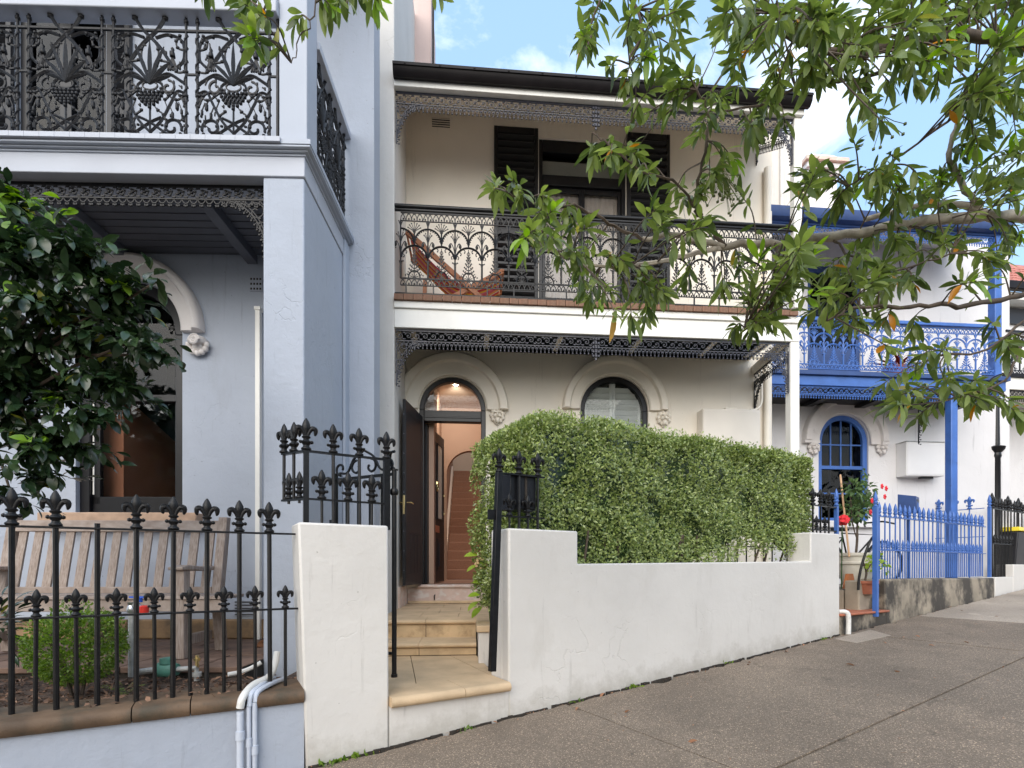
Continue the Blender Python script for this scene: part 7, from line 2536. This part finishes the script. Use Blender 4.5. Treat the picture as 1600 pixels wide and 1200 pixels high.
# ================================================================== small box shrub, dark shrub, litter in the left garden
bsx = thing('box_shrub', 'small round bright green box shrub behind the black spiked fence', 'shrub', tuple(cam_pt(120, 0, 3.2).xy) + (.36,), FL.a)
XL = [leaf_pts(.017, .011, .2, .2, 2)]
it = []
for i in range(9500):
    d = rand_dir()
    r = 1 - abs(rnd.gauss(0, .16))
    p = Vector((d.x * .255 * r, d.y * .25 * r, .32 + d.z * .235 * r))
    p *= 1 + .09 * math.sin(9 * d.x + 3) * math.sin(8 * d.z + 1) + .05 * math.sin(17 * d.x + 11 * d.z)
    if p.z > .03:
        it.append((leaf_matrix(p, d + rand_dir() * .7 + Vector((0, 0, .3)), d + rand_dir() * .5, 0, rnd.uniform(.7, 1.4)), 0))
bake_leaves('foliage', it, XL, M['box_leaf'], bsx)
for k in range(6):
    a = k * 1.05
    MB().tube(curve([(.02 * math.cos(a), .02 * math.sin(a), -.02), (.07 * math.cos(a), .07 * math.sin(a), .2), (.17 * math.cos(a), .15 * math.sin(a), .42)], 3), .008, 5).build('stem', M['bark_dark'], bsx)
wd = thing('weed', 'small fern-like green weed at the foot of the garden tap', 'weed', tuple(cam_pt(195, 0, 3.15).xy) + (.36,), 0)
it = []
for k in range(10):
    a = rnd.uniform(0, 6.28)
    for j in range(9):
        t = j / 9
        p = Vector((math.cos(a) * .13 * t, math.sin(a) * .13 * t, .02 + .16 * t - .09 * t * t))
        for s_ in (-1, 1):
            it.append((leaf_matrix(p, (math.cos(a + s_ * 1.1), math.sin(a + s_ * 1.1), .2), (0, 0, 1), 0, rnd.uniform(.7, 1.1)), 0))
bake_leaves('fronds', it, XL, M['box_leaf'], wd)
ds = thing('dark_shrub', 'low dark glossy shrub with pointed leaves in front of the bench end', 'shrub', tuple(cam_pt(-12, 0, 3.3).xy) + (.36,), 0)
PL = [leaf_pts(.12, .035, .3, .35, 4)]
it = []
for k in range(90):
    d = rand_dir((.2, -.2, .3))
    p = Vector((0, 0, .38)) + Vector((d.x * .22, d.y * .2, d.z * .26)) * rnd.uniform(.3, 1)
    it.append((leaf_matrix(p, d + Vector((0, 0, -.2)), (0, 0, 1), rnd.uniform(-.6, .6), rnd.uniform(.7, 1.2)), 0))
bake_leaves('foliage', it, PL, M['camellia'], ds)
MB().tube(curve([(0, 0, -.02), (.01, 0, .2), (.03, 0, .45)], 4), .012, 5).build('stem', M['bark_dark'], ds)
lt = FL.thing('leaf_litter', 'dry leaf litter and bark chips covering the garden bed behind the black fence', 'leaf litter')
lt['kind'] = 'stuff'
it = []
TL = [leaf_pts(.05, .016, .3, .3, 2), leaf_pts(.03, .022, .2, .4, 2), leaf_pts(.07, .006, .1, .1, 2)]
for i in range(4200):
    x, y = rnd.uniform(-3.3, .1), rnd.uniform(-1.45, -.33)
    if FG.local(*FL.world(x, y).xy)[1] < .02:
        continue
    z = .365
    if FG.local(*FL.world(x, y).xy)[1] < .27:
        if rnd.random() < .75:
            continue
        z = .455
    d = rand_dir()
    d.z *= .35
    it.append((leaf_matrix((x, y, z + abs(rnd.gauss(0, .010))), d, (0, 0, 1), rnd.uniform(-.8, .8), rnd.uniform(.5, 1.3)), rnd.randrange(3)))
bake_leaves('litter', it, TL, M['litter'], lt)
ol = thing('fallen_leaf', 'big curled orange leaf lying on the verandah paving near the pillar', 'leaf', tuple(cam_pt(396, 1012, 4.62)), .4)
for k in range(3):
    vs, fs = leaf_pts(.11, .07, .5, .5, 5)
    o = bake_leaves('blade', [(leaf_matrix((.02 * k, .01 * k, .015 * k), (1, .3 * k - .3, .25), (0, 0, 1), k * 1.2, 1), 0)], [(vs, fs)], M['dry_leaf'], ol, stuff=False)

# ================================================================== camellia tree on the left
cm = thing('camellia_tree', 'dark glossy camellia tree in the grey-blue house garden, covering the window', 'tree', tuple(cam_pt(-40, 0, 3.25).xy) + (.36,), 0)
base = Vector(cm.location)
CL = [leaf_pts(.100, .050, .22, .22, 5), leaf_pts(.092, .045, .3, .3, 5), leaf_pts(.108, .05, .15, .35, 5)]
items = []
trunk_top = cam_pt(-30, 560, 3.25) - base
MB().tube(curve([(0, 0, -.05), (.03, 0, .5), tuple(trunk_top * .75), tuple(trunk_top)], 4), [.045 - .0022 * i for i in range(13)], 8).build('trunk', M['bark_dark'], cm)
cblobs = [(20, 330, 75, 55, 3.2, 60), (60, 410, 110, 70, 3.1, 120), (140, 410, 90, 50, 3.0, 85), (180, 470, 75, 50, 3.05, 80), (215, 530, 75, 45, 3.1, 62), (120, 530, 110, 70, 3.2, 130), (40, 530, 90, 80, 3.15, 110),
          (95, 615, 100, 60, 3.3, 110), (180, 600, 80, 45, 3.25, 70), (30, 650, 80, 60, 3.2, 75), (100, 690, 70, 45, 3.2, 55), (60, 745, 55, 40, 3.2, 30), (20, 780, 50, 30, 3.15, 16), (-70, 480, 90, 160, 3.2, 120), (-60, 660, 80, 120, 3.2, 70), (0, 290, 35, 25, 3.1, 22), (260, 555, 35, 20, 3.1, 14), (245, 440, 25, 15, 3.0, 5), (20, 600, 70, 60, 3.1, 60), (70, 700, 70, 55, 3.1, 50), (140, 655, 60, 40, 3.15, 40), (70, 470, 90, 60, 3.0, 80), (30, 400, 60, 50, 3.05, 50)]
for (px, py, rx, ry, d, n_) in cblobs:
    c = cam_pt(px, py, d) - base
    ax = Vector((rx / FPX * d, .32, ry / FPX * d))
    anchor = trunk_top * rnd.uniform(.72, 1.0)
    MB().tube(curve([tuple(anchor), tuple(anchor.lerp(c, .5) + Vector((0, 0, .05))), tuple(c)], 4), [.016, .015, .013, .012, .010, .009, .008, .007, .006], 5).build('branch', M['bark_dark'], cm)
    n_ = int(n_ * 3.1)
    nt_ = max(2, n_ // 9)
    for t in range(nt_):
        dv = rand_dir((0, -.25, .1))
        r = rnd.uniform(.45, 1)
        tip = c + Vector((dv.x * ax.x, dv.y * ax.y, dv.z * ax.z)) * r
        out_d = (tip - c).normalized()
        young = py < 340 and rnd.random() < .5 or rnd.random() < .02
        for k in range(n_ // nt_ + 1):
            bk = (k * .020) * 1.3
            p = tip - out_d * bk + rand_dir() * .012
            ld_ = (out_d + rand_dir() * 1.0 + Vector((.12, -.1, -.30))).normalized()
            items.append((leaf_matrix(p, ld_, Vector((0, -.25, 1)) + rand_dir() * .45, rnd.uniform(-.4, .4), rnd.uniform(.72, 1.12)), rnd.randrange(3), 'new' if young else 'old'))
split_leaves(items, CL, {'old': M['camellia'], 'new': M['camellia_new']}, cm, .09)

# ================================================================== the street tree hanging over the pavement
tr = thing('street_tree', 'street tree leaning in with long grey limb and hanging green leaves', 'tree', (3.55, 2.35, ground_z(3.55, 2.35)), 0)
tb = Vector(tr.location)
P = lambda px, py, d: cam_pt(px, py, d) - tb
nodes = []


def limb(pts, r0, r1, m, name='branch'):
    c = curve([tuple(p) for p in pts], 5)
    n = len(c)
    wob = [Vector((rnd.gauss(0, 1), rnd.gauss(0, 1), rnd.gauss(0, 1))) * .004 for _ in c]
    c = [p + w_ for p, w_ in zip(c, wob)]
    MB().tube(c, [(r0 + (r1 - r0) * i / (n - 1)) * (1 + .08 * math.sin(i * 2.3)) for i in range(n)], 7 if r0 > .012 else 5).build(name, m, tr, angle=70)
    for p in c:
        nodes.append(p)
    return c


crown = Vector((3.2, 2.4, 3.9)) - tb
limb([(0, 0, -.1), (-.03, 0, .7), (-.05, .02, 1.5), (-.1, .03, 2.0)], .115, .085, M['bark'], 'trunk')
limb([(-.1, .03, 2.0), tuple(P(1750, 300, 2.4)), tuple(crown), tuple(crown + Vector((.1, .1, 1.0)))], .08, .03, M['bark'])
limb([(-.1, .03, 2.0), P(1720, 342, 2.35), P(1600, 338, 2.3), P(1500, 341, 2.25), P(1400, 352, 2.2), P(1300, 370, 2.15), P(1200, 380, 2.1), P(1130, 386, 2.05)], .030, .0135, M['bark'])
limb([P(1130, 386, 2.05), P(1085, 376, 2.0), P(1045, 370, 2.0), P(1005, 373, 1.98)], .0125, .008, M['bark'])
limb([P(1005, 373, 1.98), P(960, 352, 1.95), P(910, 326, 1.9), P(850, 318, 1.85), P(790, 300, 1.8)], .007, .003, M['bark_dark'])
limb([P(1130, 386, 2.05), P(1060, 402, 2.0), P(1000, 413, 1.95), P(940, 416, 1.9), P(880, 400, 1.85), P(830, 372, 1.8)], .010, .003, M['bark'])
limb([P(1130, 386, 2.05), P(1105, 345, 2.0), P(1088, 330, 2.0), P(1095, 270, 1.95), P(1108, 190, 1.9), P(1090, 140, 1.85)], .008, .004, M['bark_dark'])
limb([P(1095, 335, 2.0), P(1060, 290, 1.9), P(1010, 270, 1.85), P(960, 232, 1.8), P(925, 205, 1.8)], .005, .003, M['bark_dark'])
limb([P(1540, 335, 2.25), P(1500, 320, 2.25), P(1430, 322, 2.2), P(1350, 345, 2.2)], .017, .010, M['bark'])
limb([P(1535, 330, 2.25), P(1495, 275, 2.2), P(1485, 230, 2.15), P(1500, 180, 2.1), P(1525, 140, 2.05)], .013, .007, M['bark'])
limb([tuple(crown), P(1680, 60, 1.9), P(1560, 55, 1.8), P(1450, 62, 1.75), P(1370, 78, 1.7), P(1300, 80, 1.65), P(1240, 60, 1.6), P(1210, 20, 1.55)], .022, .006, M['bark_dark'])
limb([P(1450, 62, 1.75), P(1360, 120, 1.8), P(1280, 130, 1.8), P(1190, 160, 1.8), P(1110, 178, 1.85)], .008, .003, M['bark_dark'])
limb([P(1560, 55, 1.8), P(1545, 130, 1.8), P(1480, 190, 1.8), P(1400, 250, 1.85), P(1330, 290, 1.9)], .007, .003, M['bark_dark'])
limb([P(1720, 342, 2.35), P(1640, 440, 2.2), P(1580, 465, 2.1), P(1500, 476, 2.0), P(1420, 478, 1.95), P(1345, 480, 1.9), P(1290, 500, 1.9)], .014, .004, M['bark_dark'])
limb([P(1640, 440, 2.2), P(1600, 500, 2.0), P(1540, 545, 1.9), P(1480, 555, 1.85)], .007, .003, M['bark_dark'])
limb([P(1620, 480, 2.1), P(1590, 560, 2.0), P(1560, 600, 1.95), P(1480, 625, 1.9)], .006, .003, M['bark_dark'])
limb([P(1300, 370, 2.15), P(1330, 400, 2.1), P(1400, 420, 2.0), P(1480, 400, 1.95)], .005, .003, M['bark_dark'])
limb([P(1210, 378, 2.1), P(1220, 440, 2.0), P(1200, 490, 1.95), P(1160, 520, 1.9)], .005, .003, M['bark_dark'])
limb([tuple(crown + Vector((.1, .1, 1.0))), P(1300, -260, 2.1), P(900, -200, 1.9), P(600, -140, 1.8), P(470, -80, 1.75)], .03, .007, M['bark_dark'])
limb([P(900, -200, 1.9), P(960, -60, 1.8), P(1000, 30, 1.8), P(985, 100, 1.8)], .008, .003, M['bark_dark'])
limb([P(960, -60, 1.8), P(930, 20, 1.85), P(915, 80, 1.85)], .005, .003, M['bark_dark'])
limb([P(470, -80, 1.75), P(430, -20, 1.7), P(405, 40, 1.7)], .005, .003, M['bark_dark'])
limb([P(600, -140, 1.8), P(570, -60, 1.75), P(540, 0, 1.7)], .006, .003, M['bark_dark'])
limb([P(500, -60, 1.75), P(495, 10, 1.7), P(470, 60, 1.7), P(455, 100, 1.7)], .003, .0015, M['bark_dark'])

GL = [leaf_pts(.084, .0225, .25, .18, 5), leaf_pts(.074, .023, .4, .45, 5), leaf_pts(.098, .023, .2, .35, 5), leaf_pts(.062, .020, .3, -.15, 5)]
tblobs = [(545, 8, 45, 25, 1.7, 5), (400, 40, 25, 35, 1.65, 5), (380, 5, 25, 20, 1.65, 2), (600, 0, 40, 10, 1.75, 2), (690, -8, 20, 12, 1.75, 1), (330, -10, 20, 10, 1.65, 1), (450, 25, 15, 25, 1.7, 1),
          (915, 80, 30, 50, 1.85, 4), (940, 25, 40, 30, 1.85, 3), (985, 100, 35, 45, 1.8, 5), (1010, 40, 35, 30, 1.75, 4), (1050, 90, 40, 50, 1.85, 5), (1030, 165, 45, 30, 1.9, 4), (1090, 40, 45, 35, 1.7, 5), (1110, 130, 40, 45, 1.85, 5),
          (1150, 80, 40, 45, 1.7, 5), (1180, 20, 50, 30, 1.55, 6), (1170, 160, 45, 30, 1.8, 5), (1090, 215, 45, 25, 1.9, 3), (1200, 205, 40, 35, 1.85, 4), (1240, 110, 45, 35, 1.7, 5), (1260, 30, 50, 30, 1.5, 6), (1330, 40, 50, 35, 1.55, 6),
          (1400, 30, 50, 35, 1.6, 6), (1470, 40, 50, 45, 1.6, 7), (1550, 30, 50, 40, 1.65, 7), (1590, 100, 40, 50, 1.7, 7), (1310, 110, 40, 25, 1.6, 3), (1420, 110, 45, 30, 1.6, 4), (1500, 120, 45, 40, 1.7, 5), (1560, 170, 45, 40, 1.75, 6),
          (1345, 175, 30, 45, 1.6, 2), (1395, 190, 22, 22, 1.6, 1), (1330, 240, 20, 28, 1.65, 1),
          (930, 222, 40, 35, 1.8, 3), (985, 250, 30, 30, 1.85, 3), (1020, 285, 20, 25, 1.9, 2), (790, 300, 25, 22, 1.8, 4), (840, 318, 32, 22, 1.85, 4), (895, 345, 32, 24, 1.85, 3), (845, 375, 40, 32, 1.75, 5), (890, 405, 40, 28, 1.85, 4), (935, 430, 45, 32, 1.9, 5), (985, 420, 42, 32, 1.95, 4),
          (930, 470, 32, 24, 1.9, 3), (1010, 475, 34, 32, 1.9, 4), (960, 490, 22, 16, 1.9, 1), (1060, 440, 34, 30, 1.95, 3), (1050, 330, 34, 26, 1.8, 4), (1080, 300, 28, 30, 1.95, 3), (1120, 262, 30, 30, 1.95, 4), (1100, 350, 28, 18, 1.85, 3), (1150, 300, 20, 20, 2.0, 1),
          (1150, 435, 38, 30, 1.95, 4), (1190, 470, 42, 32, 1.9, 5), (1160, 510, 30, 22, 1.9, 3), (1240, 440, 42, 32, 1.85, 5), (1265, 395, 34, 34, 1.5, 4), (1230, 500, 38, 24, 1.85, 4), (1285, 480, 30, 24, 1.9, 3), (1200, 400, 28, 20, 1.95, 2),
          (1280, 290, 34, 30, 1.7, 5), (1330, 315, 34, 24, 1.9, 3), (1360, 290, 30, 28, 1.8, 3), (1400, 315, 40, 24, 2.0, 4), (1440, 275, 34, 24, 1.95, 3), (1400, 265, 22, 18, 1.9, 2), (1480, 300, 40, 30, 2.1, 4), (1540, 260, 45, 40, 1.9, 6), (1590, 240, 30, 40, 1.9, 5), (1570, 300, 34, 24, 2.0, 4),
          (1330, 420, 44, 28, 2.0, 4), (1390, 400, 44, 28, 2.0, 5), (1450, 385, 44, 24, 2.0, 4), (1360, 455, 38, 24, 1.9, 4), (1430, 450, 44, 24, 1.95, 3), (1520, 400, 44, 24, 2.05, 4), (1580, 385, 34, 30, 2.1, 4), (1500, 445, 40, 20, 2.0, 2),
          (1340, 510, 30, 24, 1.9, 3), (1395, 520, 34, 24, 1.85, 4), (1450, 560, 44, 24, 1.85, 4), (1500, 590, 30, 18, 1.85, 2), (1540, 520, 40, 18, 1.9, 3), (1590, 540, 24, 24, 2.0, 2), (1400, 625, 32, 20, 1.85, 4), (1450, 600, 30, 18, 1.85, 3), (1450, 650, 34, 14, 1.85, 2), (1520, 630, 40, 18, 1.9, 4), (1580, 640, 30, 18, 1.95, 4), (1375, 590, 16, 12, 1.85, 1),
          (1660, 150, 60, 90, 1.9, 10), (1680, 320, 60, 80, 2.1, 8), (1670, 500, 60, 70, 2.1, 8), (1300, -60, 160, 50, 1.8, 12), (1550, -70, 120, 50, 1.8, 12), (1050, -60, 120, 40, 1.85, 8)]
items = []
narr = np.array([tuple(n) for n in nodes])
tw = MB()
tw2 = MB()
ntw = 0
for (px, py, rx, ry, d, cnt) in tblobs:
    c0 = P(px, py, d)
    cnt = max(1, int(cnt * (1.35 if py < 190 and px > 1130 else 1.25 if px > 1150 and 230 < py < 480 else .95) + rnd.random()))
    for t in range(cnt):
        dd = d + rnd.uniform(-.22, .28)
        a_, r_ = rnd.uniform(0, 2 * PI), math.sqrt(rnd.random())
        tip = P(px + rx * r_ * math.cos(a_), py + ry * r_ * math.sin(a_), dd)
        k = int(np.argmin(((narr - np.array(tuple(tip))) ** 2).sum(1)))
        src = Vector(narr[k])
        v = tip - src
        L = v.length
        if L > .55:
            src = tip - v * (.55 / L)
            src = src.lerp(Vector(narr[k]), .0)
            tw.tube(curve([tuple(Vector(narr[k])), tuple(Vector(narr[k]).lerp(src, .5) + Vector((0, 0, .03))), tuple(src)], 3), .0032, 4)
        midp = src.lerp(tip, .55) + rand_dir() * L * .07 + Vector((0, 0, .02))
        path = curve([tuple(src), tuple(midp), tuple(tip)], 5)
        m_ = len(path)
        tw.tube(path, [.0032 - .0016 * i / (m_ - 1) for i in range(m_)], 4)
        dr = (path[-1] - path[-2]).normalized()
        droop = Vector((0, 0, -.45)) if rnd.random() < .55 else Vector((0, 0, .25))
        nl = rnd.randint(7, 11)
        young = rnd.random() < .10
        ph = rnd.uniform(0, 6)
        for q_ in range(nl):                     # whorl at the tip
            a2 = ph + q_ * 2.4
            side = dr.orthogonal()
            side = Quaternion(dr, a2) @ side
            sp_ = .35 + .9 * (q_ / nl)
            ld_ = (dr * (1.15 - .6 * q_ / nl) + side * sp_ + droop * (.3 + .6 * q_ / nl)).normalized()
            items.append((leaf_matrix(tip - dr * .006 * q_, ld_, Vector((0, 0, 1)) + rand_dir() * .5, rnd.uniform(-.5, .5), rnd.uniform(.52, 1.05)), rnd.randrange(4), 'young' if young and q_ < 5 else 'leaf'))
        for i in range(2, m_ - 1):               # leaves down the twig
            if rnd.random() < .55:
                side = Quaternion(dr, rnd.uniform(0, 6.28)) @ dr.orthogonal()
                ld_ = (dr * .6 + side * .8 + Vector((0, 0, -.45))).normalized()
                items.append((leaf_matrix(path[i], ld_, Vector((0, 0, 1)) + rand_dir() * .5, rnd.uniform(-.5, .5), rnd.uniform(.55, 1.0)), rnd.randrange(4), 'leaf'))
o = tw.build('twigs', M['bark_dark'], tr)
o['kind'] = 'stuff'
split_leaves(items, GL, {'leaf': M['leaf'], 'young': M['young_leaf']}, tr, .10)
for (px, py, d, n_) in ((1130, 305, 1.95, 34), (1380, 215, 1.6, 7), (1125, 285, 1.95, 16)):
    mb = MB()
    for i in range(n_):
        p = P(px + rnd.gauss(0, 16), py + rnd.gauss(0, 16), d)
        mb.ball(tuple(p), .0055)
        mb.tube([tuple(p), tuple(p.lerp(P(px, py - 30, d), .5)), tuple(P(px, py - 34, d))], .0012, 3)
    o = mb.build('berries', M['berry'], tr)
    o['kind'] = 'stuff'

# ================================================================== dry leaves on the pavement
FLf = [leaf_pts(.085, .030, .5, .5, 4), leaf_pts(.06, .028, .6, .3, 4)]
fme = leaf_meshes(FLf, M['dry_leaf'], 'fallen_leaf')
spots = [(1152, 1000), (770, 1130), (945, 1085), (905, 1108), (985, 1112), (1255, 1008), (1396, 1050), (1412, 998), (1380, 1004), (1470, 946), (1488, 949), (1500, 955), (1545, 930), (1430, 995), (1168, 1036), (1172, 1040), (1505, 1004), (1195, 1003), (1090, 1160), (1510, 935), (1230, 1020), (1450, 1010), (1320, 1040), (1560, 965)]
for i, (px, py) in enumerate(spots):
    t, s_ = (px - 800) / 800, (HZ - py) / 800
    # where the sight line through px, py meets the sloping pavement
    k0 = GRADE * (FS.local(0, 0)[0])
    g1 = GRADE * (FS.c * t + FS.s)
    d = (ZC - k0) / (g1 - s_)
    X, Y = t * d, d
    o = bpy.data.objects.new('fallen_leaf', fme[i % 2])
    C.objects.link(o)
    o.location = (X, Y, ground_z(X, Y) + .012)
    o.rotation_euler = (rnd.uniform(-.3, .3), rnd.uniform(-.5, .5), rnd.uniform(0, 6.28))
    k = rnd.uniform(.6, 1.15)
    o.scale = (k, k, k)
    tag(o, 'dry brown fallen leaf lying on the aggregate pavement', 'leaf', 'dry leaves fallen on the pavement')

# ================================================================== the other side of the street, seen only in window panes
road = MB().slab([(-30, -12.5), (60, -12.5), (60, -7.05), (-30, -7.05)], lambda x, y: GRADE * x - .3, lambda x, y: GRADE * x - .13).build('road', mat('asphalt', (.055, .054, .052), .9, .15, 2, .4, 120), None, smooth=False)
road.location = FS.world(0, 0)
road.rotation_euler = (0, 0, FS.a)
tag(road, 'grey asphalt road behind the pavement', 'road', kind='structure')
tline = FS.thing('tree_line', 'dark leafy trees across the road, behind the photographer', 'trees')
tline['kind'] = 'stuff'
it = []
TLf = [leaf_pts(.55, .34, .3, .3, 2), leaf_pts(.42, .22, .2, .4, 2)]
for k in range(26):
    u = -52 + k * 3.1 + rnd.uniform(-.8, .8)
    c = Vector((u, -15.5 + rnd.uniform(-1, 1), GRADE * u + 2.6 + rnd.uniform(-.6, .8) + max(0, min(4, (-4 - u) * .3))))
    MB().tube([(c.x, c.y, GRADE * u - .4), (c.x + .1, c.y, c.z)], [.22, .12], 7).build('trunk', M['bark_dark'], tline)
    for i in range(420):
        d = rand_dir()
        p = c + Vector((d.x * 2.3, d.y * 1.8, d.z * 2.6)) * rnd.uniform(.45, 1)
        it.append((leaf_matrix(p, rand_dir(d), d + rand_dir() * .6, 0, rnd.uniform(.7, 1.3)), rnd.randrange(2)))
for cx_, cy_, cz_, r_ in ((-14.7, -10.5, 5.2, 3.6), (-19.5, -13.0, 5.6, 3.8), (-11.5, -7.6, 4.2, 2.4), (-25, -15, 5.5, 4)):
    lc = FS.local(cx_, cy_)
    c = Vector((lc[0], lc[1], cz_))
    MB().tube([(c.x, c.y, GRADE * c.x - .3), (c.x + .2, c.y, c.z)], [.28, .15], 7).build('trunk', M['bark_dark'], tline)
    for i in range(1300):
        d = rand_dir()
        p = c + d * r_ * rnd.uniform(.4, 1)
        it.append((leaf_matrix(p, rand_dir(d), d + rand_dir() * .6, 0, rnd.uniform(.8, 1.4)), rnd.randrange(2)))
bake_leaves('foliage', it, TLf, M['camellia'], tline)
